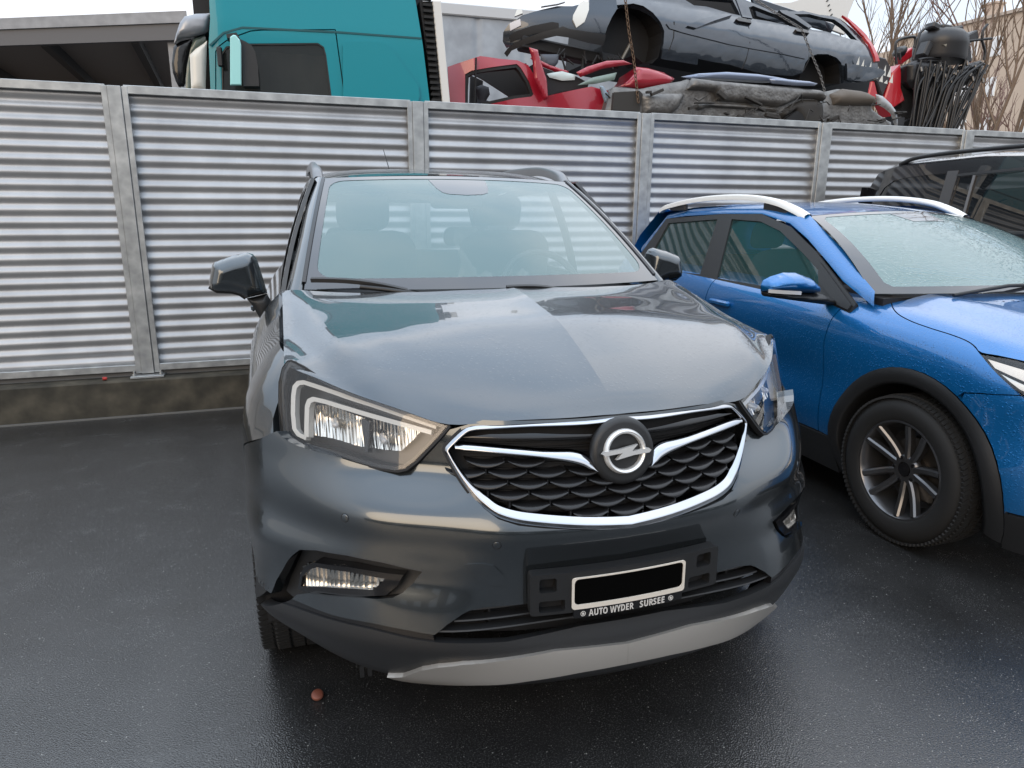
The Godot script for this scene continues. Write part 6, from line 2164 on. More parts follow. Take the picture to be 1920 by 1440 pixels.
	puff(r, "seat_back", PackedVector2Array([Vector2(1.62, 2.0), Vector2(1.62, 2.40), Vector2(1.72, 2.46), Vector2(1.95, 2.46), Vector2(2.05, 2.36), Vector2(2.05, 2.0)]), z - 0.45, 0.06, 0.08, 0.1, M.cloth, 0.04)
	mb = MB.new()
	mb.box(Vector3(1.9, 1.6, z - 0.9), Vector3(2.6, 1.1, 1.6))
	part(r, "lower_body", mb.done(), red)
	puff(r, "broken_pillar", pv([1.761,3.008,1.859,2.989,1.882,2.911,1.963,2.703,1.981,2.527,1.938,2.5,1.821,2.696,1.805,2.869]), z + 0.06, 0.03, 0.03, 0.03, red, 0.025)
	puff(r, "roof_rail", pv([1.881,2.966,1.902,2.986,2.103,2.911,2.322,2.862,2.338,2.818,2.22,2.831,2.032,2.882,1.945,2.914]), z - 0.25, 0.03, 0.03, 0.03, red, 0.025)
	puff(r, "bent_roof_edge", pv([2.338,2.818,2.468,2.883,2.689,2.953,2.885,2.971,2.994,2.939,2.842,2.911,2.633,2.867,2.384,2.77]), z - 0.05, 0.03, 0.03, 0.05, red, 0.03)
	puff(r, "crushed_roof", pv([2.883,2.712,2.972,2.769,3.045,2.851,3.056,2.923,3.212,2.919,3.403,2.884,3.551,2.826,3.477,2.743,3.162,2.7]), z - 0.1, 0.08, 0.08, 0.6, red, 0.05)
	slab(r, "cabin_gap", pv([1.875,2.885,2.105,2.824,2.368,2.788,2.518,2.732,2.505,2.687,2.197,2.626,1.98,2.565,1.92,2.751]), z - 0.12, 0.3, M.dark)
	puff(r, "shattered_glass", pv([2.019,2.794,2.191,2.829,2.353,2.8,2.34,2.748,2.194,2.734,2.049,2.758]), z - 0.10, 0.012, 0.05, 0.01, mat(Color(0.50, 0.58, 0.58), 0.25), 0.03)
	puff(r, "shattered_windscreen", pv([2.342,2.685,2.517,2.771,2.8,2.838,2.773,2.759,2.549,2.708]), z - 0.02, 0.02, 0.05, 0.02, mat(Color(0.18, 0.24, 0.22), 0.2), 0.03)
	puff(r, "headrest", pv([2.028,3.031,2.244,3.045,2.239,2.957,2.19,2.904,2.103,2.899,2.045,2.945]), z - 0.35, 0.04, 0.05, 0.08, mat(Color(0.07, 0.08, 0.10), 0.6), 0.03)
	puff(r, "hinge_bracket", pv([2.565,2.683,2.61,2.679,2.706,2.573,2.769,2.524,2.74,2.483,2.632,2.518]), z + 0.05, 0.02, 0.02, 0.03, mat(Color(0.22, 0.28, 0.34), 0.4, 0.3), 0.02)
	rod(r, "door_seam", [Vector3(1.50 - 0.29, 2.88, z + 0.02), Vector3(1.50 - 0.31, 2.2, z - 0.01)], 0.010, M.dark)
	rod(r, "torn_wire", curve_pts([Vector3(2.62, 2.60, z + 0.1), Vector3(2.70, 2.50, z + 0.14), Vector3(2.66, 2.40, z + 0.12), Vector3(2.78, 2.30, z + 0.12)], 5), 0.009, M.dark)

	# black estate on top
	var e := thing("black_estate_wreck", "smashed black estate car lying tilted on top of the wreck pile", "wreck")
	z = -6.6
	var paint := mat(Color(0.030, 0.038, 0.050), 0.24, 0.55, 1.0)
	var eb := pv([2.908,3.714,2.913,3.593,2.998,3.61,3.121,3.625,3.246,3.609,3.375,3.547,3.458,3.449,3.502,3.357,3.497,3.23,3.476,3.154,3.951,3.098,3.809,3.116,4.092,3.081,4.41,3.059,4.739,3.001,4.921,2.981,5.287,2.983,5.413,3.026,5.438,3.137,5.506,3.213,5.611,3.25,5.767,3.259,5.899,3.225,5.971,3.168,6.01,3.059,6.044,2.937,6.31,2.963,6.563,3.046,6.603,3.104,6.548,3.139,6.538,3.201,6.453,3.419,6.422,3.515,6.306,3.628,6.127,3.747,6.028,3.77,5.807,3.77,5.57,3.799,5.465,3.779,5.194,3.758,5.045,3.758,4.74,3.847,4.169,3.844])
	var a1 := pv([2.754,3.161,2.778,3.338,2.834,3.444,2.915,3.542,2.999,3.6,3.121,3.625,3.246,3.609,3.375,3.547,3.458,3.449,3.502,3.357,3.497,3.23,3.467,3.09,3.394,3.021,3.279,3.015,3.148,3.092,3.025,3.042,2.778,3.017])
	var a2 := pv([5.416,3.002,5.438,3.137,5.506,3.213,5.611,3.25,5.767,3.259,5.899,3.225,5.971,3.168,6.01,3.059,6.02,2.936,5.42,2.905])
	var w1 := pv([3.772,3.811,4.116,3.818,4.539,3.831,4.601,3.643,4.47,3.656,4.139,3.709,3.972,3.706])
	var w2 := pv([4.735,3.756,4.82,3.785,5.018,3.732,5.202,3.689,5.348,3.618,5.415,3.564,5.214,3.591,5.002,3.61,4.764,3.621])
	var w3 := pv([5.229,3.72,5.424,3.741,5.652,3.764,5.843,3.738,6.034,3.728,6.122,3.675,6.233,3.575,6.312,3.483,6.198,3.487,5.998,3.534,5.836,3.559,5.632,3.562,5.515,3.631,5.384,3.691])
	var nz := FastNoiseLite.new()
	nz.seed = 12
	nz.frequency = 1.1
	var slope := Vector2(6.9 - 3.0, 2.85 - 3.15).normalized()
	var ef := func(u: float, v: float) -> Vector3:
		# height above the car's own sill, along its tilted length
		var along := (u - 3.0) * slope.x + (v - 3.1) * slope.y
		var up := -(u - 3.0) * slope.y + (v - 3.1) * slope.x
		var zz := z + 0.10 * sin(PI * clampf((up + 0.25) / 0.9, 0.0, 1.0)) - 0.55 * pow(maxf(0.0, up - 0.42), 1.3)
		zz += 0.02 * nz.get_noise_2d(u * 1.4, v * 1.8) * smoothstep(2.2, 3.4, along) + 0.004 * nz.get_noise_2d(u * 3.0, v * 3.0)
		return Vector3(u, v, zz)
	mb = MB.new()
	panel(mb, ef, eb, [a1, a2, w1, w2, w3], Vector2(0.05, 0.04), 1.0, 0.05, 0.0, 0.012)
	part(e, "body_side", mb.done(), paint)
	# the front end, seen at an angle: bends away towards the nose
	var ff := func(u: float, v: float) -> Vector3:
		return Vector3(u, v, z + 0.08 - 0.25 * pow(maxf(0.0, 2.75 - u), 1.6) + 0.05 * sin((v - 3.1) * 7.0))
	mb = MB.new()
	panel(mb, ff, pv([1.667,3.18,1.667,3.269,1.723,3.352,1.801,3.398,1.869,3.442,2.051,3.496,2.235,3.54,2.399,3.543,2.587,3.598,2.597,3.668,2.909,3.694,2.915,3.553,2.834,3.444,2.778,3.338,2.751,3.243,2.73,3.159,2.553,3.179,2.408,3.22,2.242,3.25,2.148,3.263,1.94,3.209,1.781,3.148,1.713,3.114]), [a1], Vector2(0.05, 0.04), 1.0, 0.05, 0.0, 0.012)
	var fr := part(e, "front_bumper", mb.done(), paint)
	for q in [["bumper_lip", pv([1.696,3.073,1.724,3.114,1.781,3.163,1.917,3.217,2.078,3.269,2.217,3.298,2.276,3.318,2.347,3.297,2.526,3.279,2.75,3.259,2.73,3.159,2.553,3.179,2.337,3.221,2.219,3.233,2.056,3.197,1.884,3.145,1.77,3.097,1.73,3.035]), 0.05, M.plastic], ["lower_intake", pv([1.735,3.235,1.802,3.279,1.962,3.33,2.169,3.37,2.239,3.36,2.241,3.31,2.148,3.283,1.986,3.252,1.826,3.201,1.747,3.166]), 0.006, M.dark], ["number_plate", pv([1.732,3.353,1.841,3.396,1.847,3.332,1.74,3.28]), 0.02, mat(Color(0.55, 0.55, 0.57), 0.4)], ["fog_lamp", pv([2.391,3.432,2.47,3.558,2.516,3.587,2.576,3.577,2.567,3.495,2.511,3.37,2.424,3.313,2.386,3.391]), 0.03, mat(Color(0.62, 0.63, 0.60), 0.2)], ["fog_lamp", pv([1.784,3.416,1.812,3.482,1.863,3.496,1.869,3.447]), 0.03, mat(Color(0.62, 0.63, 0.60), 0.2)], ["crash_bar", pv([2.062,3.511,2.095,3.607,2.327,3.626,2.316,3.566,2.235,3.54]), 0.04, mat(Color(0.66, 0.67, 0.67), 0.35, 0.3)]]:
		mb = MB.new()
		panel(mb, ff, q[1], [], Vector2(0.05, 0.04), 1.0, 0.03, q[2], 0.012)
		part(fr, q[0], mb.done(), q[3])
	for q in [["side_moulding", pv([3.788,3.397,4.069,3.366,4.357,3.328,4.71,3.293,5.101,3.26,5.426,3.232,5.425,3.178,5.107,3.213,4.715,3.241,4.362,3.271,4.074,3.309,3.792,3.347]), 0.014, paint], ["side_moulding", pv([3.523,3.433,3.56,3.441,3.718,3.404,3.93,3.377,3.933,3.329,3.721,3.357,3.564,3.388]), 0.014, paint], ["sill", pv([3.482,3.16,3.658,3.139,3.95,3.108,3.956,3.032,3.481,3.069]), 0.02, paint], ["tail_lamp", pv([6.155,3.773,6.224,3.743,6.333,3.667,6.467,3.542,6.503,3.471,6.544,3.214,6.478,3.21,6.455,3.431,6.412,3.526,6.286,3.651]), 0.03, mat(Color(0.36, 0.012, 0.015), 0.15, 0.0, 0.5)], ["rear_bumper", pv([5.996,3.157,6.284,3.136,6.552,3.114,6.605,3.092,6.564,3.039,6.31,2.963,6.039,2.974]), 0.06, paint], ["door_pillar", pv([4.58,3.856,4.726,3.846,4.757,3.615,4.618,3.622]), 0.01, paint], ["bent_cant_rail", pv([5.166,3.744,5.285,3.753,5.43,3.695,5.614,3.579,5.555,3.557,5.373,3.655,5.2,3.712]), 0.03, paint], ["door_handle", pv([4.479,3.56,4.534,3.587,4.622,3.582,4.696,3.565,4.693,3.53,4.51,3.539]), 0.03, M.gloss_black], ["door_handle", pv([5.33,3.511,5.388,3.539,5.514,3.518,5.527,3.478,5.348,3.489]), 0.03, M.gloss_black], ["dent", pv([3.786,3.425,3.947,3.498,4.359,3.619,4.446,3.609,4.197,3.522,3.898,3.41]), 0.03, paint]]:
		mb = MB.new()
		panel(mb, ef, q[1], [], Vector2(0.05, 0.04), 1.0, 0.03, q[2], 0.012)
		part(e, q[0], mb.done(), q[3])
	# seams between the doors
	for q in [[Vector2(4.66, 3.50), Vector2(4.64, 3.30), Vector2(4.60, 3.12), Vector2(4.56, 3.02)], [Vector2(5.48, 3.36), Vector2(5.49, 3.18), Vector2(5.42, 3.04)], [Vector2(3.63, 3.47), Vector2(3.62, 3.30), Vector2(3.57, 3.15)]]:
		var pts := []
		for p in q: pts.append((ef.call(p.x, p.y) as Vector3) + Vector3(0, 0, 0.0))
		rod(e, "door_seam", pts, 0.007, M.dark)
	slab(e, "wheel_well", a1, z - 0.28, 0.05, M.dark)
	slab(e, "wheel_well", a2, z - 0.22, 0.05, M.dark)
	var ar := MB.new()
	for pa in [[a1, 0.30], [a2, 0.24]]:
		var pl: PackedVector2Array = pa[0]
		for i in pl.size():
			var p := pl[i]
			var q2 := pl[(i + 1) % pl.size()]
			ar.quad(Vector3(p.x, p.y, z + 0.05), Vector3(q2.x, q2.y, z + 0.05), Vector3(q2.x, q2.y, z - pa[1]), Vector3(p.x, p.y, z - pa[1]), Vector3(-(p.y + q2.y), 0, 0))
	part(e, "arch_liner", ar.done(), M.dark).set_meta("kind", "stuff")
	mb = MB.new()
	var tw := Transform3D(Basis(Vector3.BACK, -0.1), Vector3(4.9, 3.2, z - 0.95))
	mb.box(tw.origin, Vector3(3.9, 0.5, 1.2), tw.basis)
	mb.box(Vector3(4.35, 3.68, z - 1.0), Vector3(1.9, 0.55, 0.9), tw.basis)
	part(e, "cabin", mb.done(), M.dark)
	puff(e, "rear_seat", PackedVector2Array([Vector2(5.50, 3.45), Vector2(5.55, 3.68), Vector2(5.72, 3.70), Vector2(5.80, 3.55), Vector2(5.74, 3.40)]), z - 0.45, 0.05, 0.05, 0.05, mat(Color(0.25, 0.25, 0.26), 0.8), 0.04)
	slab(e, "roof_skin", PackedVector2Array([Vector2(4.9, 3.95), Vector2(5.0, 3.72), Vector2(5.35, 3.66), Vector2(5.8, 3.67), Vector2(6.15, 3.62), Vector2(6.2, 3.72), Vector2(5.8, 3.80)]), z - 0.35, 0.03, paint, 0.01)
	rod(e, "strut", [Vector3(3.05, 3.02, z - 0.1), Vector3(3.2, 3.25, z - 0.15)], 0.02, mat(Color(0.2, 0.18, 0.15), 0.5, 0.5))
	rod(e, "spring_leg", [Vector3(2.55, 2.9, z), Vector3(2.6, 3.15, z - 0.1)], 0.018, M.dark)
	mb = MB.new()
	for k in 18:
		var x := rng.randf_range(2.0, 3.0)
		var p := Vector3(x, 3.12 - rng.randf() * 0.12, z + 0.02)
		mb.tube([p, p + Vector3(rng.randf_range(-0.1, 0.1), -rng.randf_range(0.04, 0.18), 0.02)], 0.010, 5)
	mb.box(Vector3(2.45, 3.10, z - 0.15), Vector3(1.2, 0.14, 0.2), Basis(Vector3.BACK, -0.12), 0.02)
	part(e, "underbody_parts", mb.done(), M.dark).set_meta("kind", "stuff")
	# bright torn filler at the rear corner
	mb = MB.new()
	for k in 16:
		var p: Vector3 = ef.call(6.15 + k * 0.038, 3.06 + 0.10 * absf(sin(k * 1.7)) - 0.006 * k)
		mb.flat(p + Vector3(-0.03, -0.03, 0.04), p + Vector3(0.03, -0.04, 0.04), p + Vector3(0.012, 0.06 + 0.05 * sin(k * 2.3), 0.045), Vector3(0, 0, 1))
	part(e, "torn_edge", mb.done(), mat(Color(0.62, 0.62, 0.58), 0.5)).set_meta("kind", "stuff")
	# white panel lying behind the roof
	var wp := thing("white_panel", "white perforated body panel sticking up behind the black estate roof", "panel", Vector3(6.25, 3.98, -7.3))
	slab(wp, "sheet", PackedVector2Array([Vector2(-1.25, -0.03), Vector2(-0.5, 0.05), Vector2(0.38, 0.35), Vector2(0.50, 0.16), Vector2(0.43, -0.02), Vector2(0.40, -0.28), Vector2(-0.2, -0.16)]), 0.0, 0.04, mat(Color(0.62, 0.62, 0.60), 0.4), 0.006)
	for k in 5:
		mb = MB.new()
		mb.box(Vector3(0.06 + k * 0.03, 0.11 - k * 0.055, 0.004), Vector3(0.035, 0.012, 0.012), Basis(Vector3.BACK, 0.7))
		part(wp, "slot", mb.done(), M.dark)
	# chains
	var c1 := thing("chain", "rusty chain hanging over the front wheel arch of the black estate", "chain", Vector3(2.8, 3.0, -6.05), "lifting chains on the wrecks")
	chain(c1, [Vector3(-0.06, 0.75, 0), Vector3(0.04, 0.22, 0), Vector3(0.10, -0.05, 0.02), Vector3(0.14, -0.5, 0.1)], 0.024, rust)
	var c2 := thing("chain", "dark chain wrapped over the rear side of the black estate", "chain", Vector3(5.2, 3.3, -6.28), "lifting chains on the wrecks")
	chain(c2, [Vector3(-0.62, 0.45, -0.12), Vector3(-0.42, 0.30, 0.0), Vector3(-0.05, 0.15, 0.02), Vector3(0.11, -0.09, 0.02), Vector3(0.27, -0.35, 0.04), Vector3(0.40, -0.64, 0.05)], 0.022, mat(Color(0.16, 0.155, 0.15), 0.5, 0.6))

func build_crane() -> void:
	var t := thing("loader_crane", "red and black folded loader crane with hanging hydraulic hoses at the right behind the fence", "crane")
	var z := -9.0
	var red := mat(Color(0.42, 0.012, 0.022), 0.35, 0.0, 0.5)
	var blk := mat(Color(0.012, 0.012, 0.014), 0.4)
	var hose := mat(Color(0.010, 0.010, 0.011), 0.45)
	slab(t, "boom", pv([9.252,3.661,9.398,3.794,9.443,3.644,9.471,3.435,9.593,3.228,9.351,3.089,9.335,2.959,9.142,3.207,9.188,3.378]), z - 0.1, 0.25, red, 0.02)
	slab(t, "side_plate", pv([8.851,3.278,8.889,3.502,8.941,3.519,9.086,3.205]), z - 0.15, 0.2, red, 0.015)
	slab(t, "upper_link", pv([9.555,3.97,9.801,4.124,9.82,3.973,9.633,3.85]), z - 0.3, 0.15, red, 0.015)
	var tk := MB.new()
	var pod := pv([9.798,3.888,9.807,4.041,9.822,4.167,9.882,4.254,10.001,4.331,10.092,4.358,10.356,4.39,10.488,4.323,10.594,4.19,10.587,4.034,10.666,3.94])
	var plo := pod[0]
	var phi := pod[0]
	for p in pod:
		plo = plo.min(p)
		phi = phi.max(p)
	var pw := (phi.x - plo.x) * 0.5
	var ph := phi.y - plo.y
	tk.lathe([Vector2(0, 0), Vector2(pw * 0.93, 0), Vector2(pw, ph * 0.12), Vector2(pw * 0.97, ph * 0.45), Vector2(pw, ph * 0.5), Vector2(pw * 0.92, ph * 0.80), Vector2(pw * 0.70, ph * 0.97), Vector2(pw * 0.55, ph), Vector2(0, ph)], 28, Basis(Vector3.BACK, -0.05), Vector3(plo.x + pw, plo.y, z - 0.15))
	for e in [[-0.75, 1.02, 0.16, 0.10], [-0.2, 1.03, 0.22, 0.07], [0.35, 1.0, 0.2, 0.09], [1.15, 0.80, 0.22, 0.15], [-1.0, 0.30, 0.12, 0.25], [1.0, 0.25, 0.14, 0.3]]:
		tk.box(Vector3(plo.x + pw + e[0] * pw, plo.y + e[1] * ph, z - 0.05), Vector3(e[2], e[3], 0.2), Basis(Vector3.BACK, e[0] * 0.4), 0.02)
	part(t, "tank", tk.done(), mat(Color(0.016, 0.016, 0.018), 0.42))
	slab(t, "strap", pv([9.934,4.077,10.118,4.124,10.368,4.14,10.433,4.109,10.207,4.067,10.017,4.048]), z + 0.20, 0.03, mat(Color(0.22, 0.20, 0.16), 0.6))
	puff(t, "valve_bank", pv([9.419,3.781,9.596,3.847,10.094,3.849,10.393,3.725,10.571,3.82,11.009,3.932,11.054,3.82,10.97,3.641,10.738,3.499,10.221,3.401,9.582,3.398,9.468,3.505]), z, 0.10, 0.10, 0.3, blk, 0.05)
	slab(t, "hose_carrier", pv([9.447,3.727,10.149,3.768,10.404,3.668,10.693,3.713,10.96,3.785,10.889,3.55,10.662,3.379,9.539,3.318]), z - 0.13, 0.2, M.dark)
	slab(t, "column", pv([9.519,3.324,10.422,3.382,10.583,3.375,10.491,3.138,10.373,2.824,10.388,2.647,9.471,2.618,9.479,3.008,9.576,3.113]), z - 0.14, 0.25, M.dark)
	slab(t, "link_arm", pv([8.72,3.754,8.754,3.879,8.822,3.91,8.897,3.901,8.894,3.806,8.839,3.693,8.767,3.688]), z - 0.1, 0.1, mat(Color(0.07, 0.045, 0.035), 0.5), 0.02)
	slab(t, "joint_plate", pv([8.897,3.901,9.104,3.873,9.219,3.742,9.234,3.548,9.117,3.248,8.967,3.479,8.905,3.517,8.894,3.696]), z - 0.12, 0.12, mat(Color(0.03, 0.028, 0.03), 0.45), 0.02)
	puff(t, "rotator", pv([9.242,3.936,9.312,4.064,9.474,4.102,9.507,4.022,9.436,3.893,9.32,3.914]), z - 0.15, 0.12, 0.12, 0.12, blk, 0.05)
	var k := 0
	for c in [pv([9.162,3.753,9.095,4.037,9.136,4.121,9.275,4.171,9.438,4.196,9.483,4.158,9.486,4.034]), pv([9.483,3.841,9.519,4.064,9.558,4.259,9.691,4.357]), pv([10.896,4.267,10.889,4.393,10.968,4.49]), pv([10.896,4.267,11.018,4.076,11.029,3.933]), pv([10.591,4.204,10.764,4.23,10.919,4.254,11.114,4.281]), pv([9.564,3.39,10.059,3.429,10.85,3.446,10.95,3.451]), pv([10.95,3.451,10.957,3.612]), pv([10.842,3.387,10.648,3.056,10.581,2.787]), pv([10.503,3.08,10.779,3.106]), pv([9.923,3.113,10.123,3.093,10.336,3.116]), pv([10.061,3.819,10.226,3.772,10.412,3.726,10.628,3.738,10.831,3.821,11.044,3.862]), pv([9.205,3.824,9.168,3.932]), pv([9.431,2.848,9.614,2.898,9.908,2.881]), pv([9.596,3.847,9.779,3.886,10.048,3.889,9.977,3.856,9.787,3.845])]:
		rod(t, "pipe", curve_pts(on_plane(c, z + 0.05 + 0.01 * (k % 3)), 4), 0.022, blk, -1.0, 7)
		k += 1
	k = 0
	for c in [pv([9.588,3.719,9.608,3.29,9.536,2.649]), pv([9.592,3.831,9.534,3.426,9.633,2.652]), pv([9.683,3.74,9.669,3.289,9.643,2.652]), pv([9.682,3.706,9.694,3.253,9.661,2.653]), pv([9.716,3.827,9.712,3.411,9.653,2.653]), pv([9.749,3.661,9.771,3.208,9.612,2.651]), pv([9.814,3.653,9.802,3.364,9.612,2.651]), pv([9.854,3.664,9.589,3.434,9.571,2.65]), pv([9.87,3.758,9.727,3.338,9.69,2.654]), pv([9.872,3.776,9.846,3.202,9.699,2.654]), pv([9.941,3.658,10.012,3.293,9.769,2.657]), pv([9.946,3.673,10,3.329,9.808,2.658]), pv([9.978,3.812,9.907,3.426,9.802,2.658]), pv([10.006,3.677,9.814,3.238,9.852,2.659]), pv([10.025,3.827,10.003,3.22,9.737,2.656]), pv([10.059,3.731,9.946,3.412,9.709,2.655]), pv([10.145,3.658,10.119,3.428,9.819,2.658]), pv([10.125,3.738,9.843,3.379,9.748,2.656]), pv([10.177,3.764,10.084,3.425,9.771,2.657]), pv([10.256,3.611,10.037,3.349,9.858,2.659]), pv([10.262,3.676,10.15,3.202,9.916,2.661]), pv([10.281,3.712,10.025,3.426,9.97,2.663]), pv([10.339,3.696,9.987,3.384,9.96,2.663]), pv([10.332,3.802,10.178,3.52,9.996,2.664]), pv([10.386,3.71,10.17,3.288,10.032,2.665]), pv([10.405,3.806,10.266,3.199,9.935,2.662]), pv([10.433,3.715,10.175,3.411,10.064,2.666]), pv([10.465,3.735,10.2,3.408,10.089,2.667]), pv([10.49,3.881,10.368,3.44,10.109,2.668]), pv([10.531,3.717,10.191,3.387,10.069,2.666]), pv([10.556,3.869,10.313,3.249,10.111,2.668]), pv([10.609,3.711,10.309,3.315,10.106,2.668]), pv([10.645,3.8,10.279,3.357,10.143,2.669]), pv([10.661,3.724,10.345,3.451,10.291,2.674]), pv([10.716,3.763,10.428,3.508,10.311,2.674]), pv([10.732,3.731,10.417,3.404,10.232,2.672]), pv([10.754,3.815,10.418,3.553,10.388,2.677]), pv([10.833,3.718,10.623,3.22,10.429,2.678]), pv([10.836,3.86,10.738,3.33,10.409,2.678]), pv([10.853,3.846,10.484,3.533,10.356,2.676]), pv([10.889,3.849,10.561,3.234,10.478,2.68]), pv([10.957,3.715,10.85,3.367,10.524,2.681]), pv([10.95,3.753,10.612,3.324,10.407,2.677]), pv([10.992,3.828,10.8,3.45,10.59,2.683])]:
		rod(t, "hose", curve_pts(on_plane(c, z + 0.10 + 0.025 * (k % 5)), 6), 0.020, hose, -1.0, 6)
		k += 1
	k = 0
	var steel := mat(Color(0.13, 0.125, 0.12), 0.35, 0.6)
	for c in [pv([9.588,3.719,9.608,3.29,9.536,2.649]), pv([9.592,3.831,9.534,3.426,9.633,2.652]), pv([9.683,3.74,9.669,3.289,9.643,2.652]), pv([9.682,3.706,9.694,3.253,9.661,2.653]), pv([9.716,3.827,9.712,3.411,9.653,2.653]), pv([9.749,3.661,9.771,3.208,9.612,2.651]), pv([9.814,3.653,9.802,3.364,9.612,2.651]), pv([9.854,3.664,9.589,3.434,9.571,2.65]), pv([9.87,3.758,9.727,3.338,9.69,2.654]), pv([9.872,3.776,9.846,3.202,9.699,2.654]), pv([9.941,3.658,10.012,3.293,9.769,2.657]), pv([9.946,3.673,10,3.329,9.808,2.658]), pv([9.978,3.812,9.907,3.426,9.802,2.658]), pv([10.006,3.677,9.814,3.238,9.852,2.659]), pv([10.025,3.827,10.003,3.22,9.737,2.656]), pv([10.059,3.731,9.946,3.412,9.709,2.655]), pv([10.145,3.658,10.119,3.428,9.819,2.658]), pv([10.125,3.738,9.843,3.379,9.748,2.656]), pv([10.177,3.764,10.084,3.425,9.771,2.657]), pv([10.256,3.611,10.037,3.349,9.858,2.659]), pv([10.262,3.676,10.15,3.202,9.916,2.661]), pv([10.281,3.712,10.025,3.426,9.97,2.663]), pv([10.339,3.696,9.987,3.384,9.96,2.663]), pv([10.332,3.802,10.178,3.52,9.996,2.664]), pv([10.386,3.71,10.17,3.288,10.032,2.665]), pv([10.405,3.806,10.266,3.199,9.935,2.662]), pv([10.433,3.715,10.175,3.411,10.064,2.666]), pv([10.465,3.735,10.2,3.408,10.089,2.667]), pv([10.49,3.881,10.368,3.44,10.109,2.668]), pv([10.531,3.717,10.191,3.387,10.069,2.666]), pv([10.556,3.869,10.313,3.249,10.111,2.668]), pv([10.609,3.711,10.309,3.315,10.106,2.668]), pv([10.645,3.8,10.279,3.357,10.143,2.669]), pv([10.661,3.724,10.345,3.451,10.291,2.674]), pv([10.716,3.763,10.428,3.508,10.311,2.674]), pv([10.732,3.731,10.417,3.404,10.232,2.672]), pv([10.754,3.815,10.418,3.553,10.388,2.677]), pv([10.833,3.718,10.623,3.22,10.429,2.678]), pv([10.836,3.86,10.738,3.33,10.409,2.678]), pv([10.853,3.846,10.484,3.533,10.356,2.676]), pv([10.889,3.849,10.561,3.234,10.478,2.68]), pv([10.957,3.715,10.85,3.367,10.524,2.681]), pv([10.95,3.753,10.612,3.324,10.407,2.677]), pv([10.992,3.828,10.8,3.45,10.59,2.683])]:
		if k % 3 != 1:
			var p := Vector3(c[0].x, c[0].y, z + 0.14)
			var mb := MB.new()
			mb.tube([p + Vector3(0, -0.05 * (k % 3), 0), p + Vector3(0.01, -0.07 - 0.05 * (k % 3), 0.02)], 0.024, 7)
			part(t, "coupling", mb.done(), steel)
		k += 1
	var pl := MB.new()
	pl.box(Vector3(9.35, 2.86, z + 0.04), Vector3(0.20, 0.14, 0.1), Basis.IDENTITY, 0.01)
	part(t, "bracket", pl.done(), blk)
	pl = MB.new()
	pl.box(Vector3(10.0, 1.2, z - 0.3), Vector3(1.4, 2.4, 0.6))
	part(t, "base", pl.done(), M.dark)

func bare_tree(at: Vector3, h: float, spread: float, seed_: int, label: String, m: Material) -> void:
	var t := thing("bare_tree", label, "tree", at, "bare trees behind the fence")
	var rng := RandomNumberGenerator.new()
	rng.seed = seed_
	var trunk := MB.new()
	var twigs := MB.new()
	var stack := []
	var stems := 4
	for s in stems:
		stack.append([Vector3(rng.randf_range(-0.25, 0.25), 0, rng.randf_range(-0.25, 0.25)), Vector3(rng.randf_range(-0.25, 0.25) * spread, 1, rng.randf_range(-0.2, 0.2)).normalized(), h * rng.randf_range(0.75, 1.0), 0.065, 0])
	while stack.size() > 0:
		var b: Array = stack.pop_back()
		var p: Vector3 = b[0]
		var d: Vector3 = b[1]
		var ln: float = b[2]
		var r: float = b[3]
		var lvl: int = b[4]
		var n := 7 if lvl == 0 else 5
		var pts := [p]
		for i in n:
			d = (d + Vector3(rng.randf_range(-0.14, 0.14), 0.07, rng.randf_range(-0.14, 0.14))).normalized()
			p += d * ln / n
			pts.append(p)
			if lvl < 3 and i >= (1 if lvl == 0 else 0):
				var kids := 2 if lvl < 2 else 1
				for k in kids:
					if rng.randf() > 0.58: continue
					var side := Vector3(rng.randf_range(-1, 1), rng.randf_range(0.0, 0.5), rng.randf_range(-1, 1)).normalized()
					stack.append([p, (d * 0.75 + side * 0.62 * spread).normalized(), ln * rng.randf_range(0.30, 0.50), maxf(0.006, r * lerpf(0.62, 0.34, float(i) / n)), lvl + 1])
		(trunk if lvl == 0 else twigs).tube(pts, r, 7 if lvl == 0 else 4, maxf(0.004, r * 0.35), false)
	part(t, "trunk", trunk.done(), m)
	part(t, "branches", twigs.done(), m).set_meta("kind", "stuff")

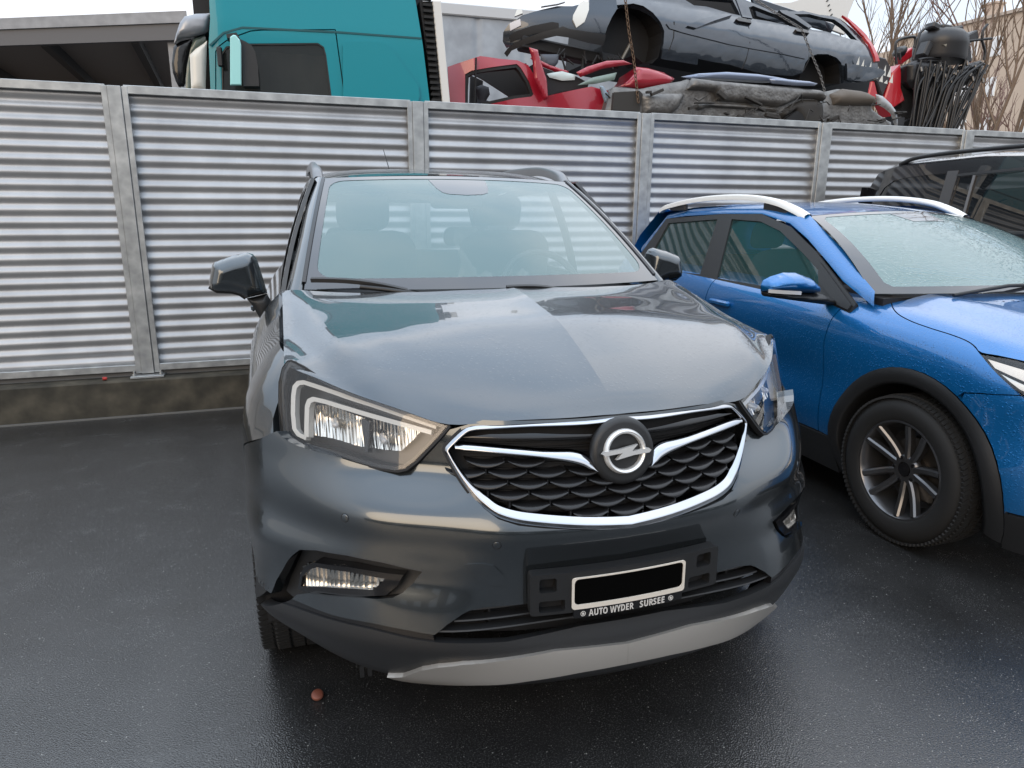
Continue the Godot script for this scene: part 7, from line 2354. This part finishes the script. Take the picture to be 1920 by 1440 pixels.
func build_house() -> void:
	# a beige apartment house far behind, its long wall running away from the viewer
	var at := Vector3(45.6, 0, -44.43)
	var t := thing("beige_apartment_house", "pale beige apartment house with white framed windows behind the bare trees", "building", at)
	var turn := Basis(Vector3.UP, 0.0)
	var m := mat(Color(0.46, 0.38, 0.31), 0.85)
	var shut := mat(Color(0.66, 0.68, 0.70), 0.4)
	var white := mat(Color(0.75, 0.76, 0.76), 0.5)
	var d := Vector3(0.086, 0, 0.9963)
	var o := Vector3(0.9963, 0, -0.086)
	var bs := Basis(d, Vector3.UP, -o)   # x along the wall, z out of it
	var mb := MB.new()
	mb.box(bs * Vector3(9.0, 7.0, -6.0), Vector3(24.0, 14.0, 12.0), bs)
	mb.box(bs * Vector3(-6.0, 6.7, -6.0), Vector3(6.0, 13.4, 12.0), bs)
	part(t, "wall", mb.done(), m)
	mb = MB.new()
	mb.box(bs * Vector3(9.0, 14.1, -6.0), Vector3(24.4, 0.2, 12.4), bs)
	part(t, "roof_edge", mb.done(), mat(Color(0.40, 0.34, 0.29), 0.8))
	mb = MB.new()
	mb.box(bs * Vector3(4.15, 14.65, -1.0), Vector3(0.75, 1.0, 0.8), bs)
	mb.box(bs * Vector3(4.15, 15.15, -1.0), Vector3(0.95, 0.12, 1.0), bs)
	part(t, "chimney", mb.done(), mat(Color(0.45, 0.36, 0.29), 0.85))
	for row in 5:
		for x in [3.55, 5.50, 8.6, 10.6, 13.4, 15.4]:
			var y := 12.15 - row * 2.6
			var w := 1.05 if x == 3.55 or x == 8.6 else 0.62
			mb = MB.new()
			mb.box(bs * Vector3(x, y, 0.03), Vector3(w + 0.14, 1.25, 0.06), bs)
			var win := part(t, "window", mb.done(), white)
			mb = MB.new()
			mb.box(bs * Vector3(x, y, 0.055), Vector3(w, 1.1, 0.03), bs)
			part(win, "pane", mb.done(), shut)

func build_surroundings() -> void:
	# what stands behind the viewer and shows in the paint: a long workshop and some trees
	var t := thing("workshop_hall", "long dark workshop hall across the yard seen only as a reflection in the car paint", "building", Vector3(0, 0, 15.0))
	var m := mat(Color(0.10, 0.095, 0.085), 0.8)
	var mb := MB.new()
	mb.box(Vector3(4.0, 1.6, 4.0), Vector3(70.0, 3.2, 8.0))
	part(t, "wall", mb.done(), m)
	mb = MB.new()
	mb.box(Vector3(4.0, 3.35, 4.0), Vector3(71.0, 0.3, 9.0))
	part(t, "roof", mb.done(), mat(Color(0.12, 0.11, 0.10), 0.7))
	for k in 11:
		mb = MB.new()
		mb.box(Vector3(-18.0 + k * 4.0, 1.7, -0.03), Vector3(1.9, 1.3, 0.06))
		var w := part(t, "window", mb.done(), mat(Color(0.3, 0.3, 0.29), 0.4))
		mb = MB.new()
		mb.box(Vector3(-18.0 + k * 4.0, 1.7, -0.07), Vector3(1.7, 1.1, 0.02))
		part(w, "pane", mb.done(), mat(Color(0.55, 0.58, 0.6), 0.05, 0.6))
	# a copper coloured cap on the asphalt
	var cap := MB.new()
	cap.lathe([Vector2(0.0, 0.007), Vector2(0.013, 0.007), Vector2(0.0165, 0.005), Vector2(0.018, 0.0), Vector2(0.0, 0.0)], 20, Basis(Vector3.RIGHT, 0.5), Vector3.ZERO)
	single("copper_cap", cap.done(), mat(Color(0.16, 0.05, 0.03), 0.45, 0.3), "small flat reddish brown cap lying on the wet asphalt in front of the grey car", "cap", Vector3(-0.742, 0.010, -0.505))

func build_more() -> void:
	build_blue_car()
	build_van()
	build_truck()
	build_canopy()
	build_container()
	build_wrecks()
	build_crane()
	var bark := mat(Color(0.17, 0.12, 0.085), 0.85)
	bare_tree(Vector3(16.0, 0, -13.0), 6.6, 0.75, 5, "bare light brown tree with upright stems right of the crane", bark)
	bare_tree(Vector3(19.8, 0, -15.5), 7.0, 0.9, 8, "bare twiggy tree at the right edge before the beige house", mat(Color(0.19, 0.12, 0.10), 0.85))
	bare_tree(Vector3(17.2, 0, -17.5), 7.6, 0.7, 14, "thin bare tree rising above the crane hoses", bark)
	build_house()
	build_surroundings()
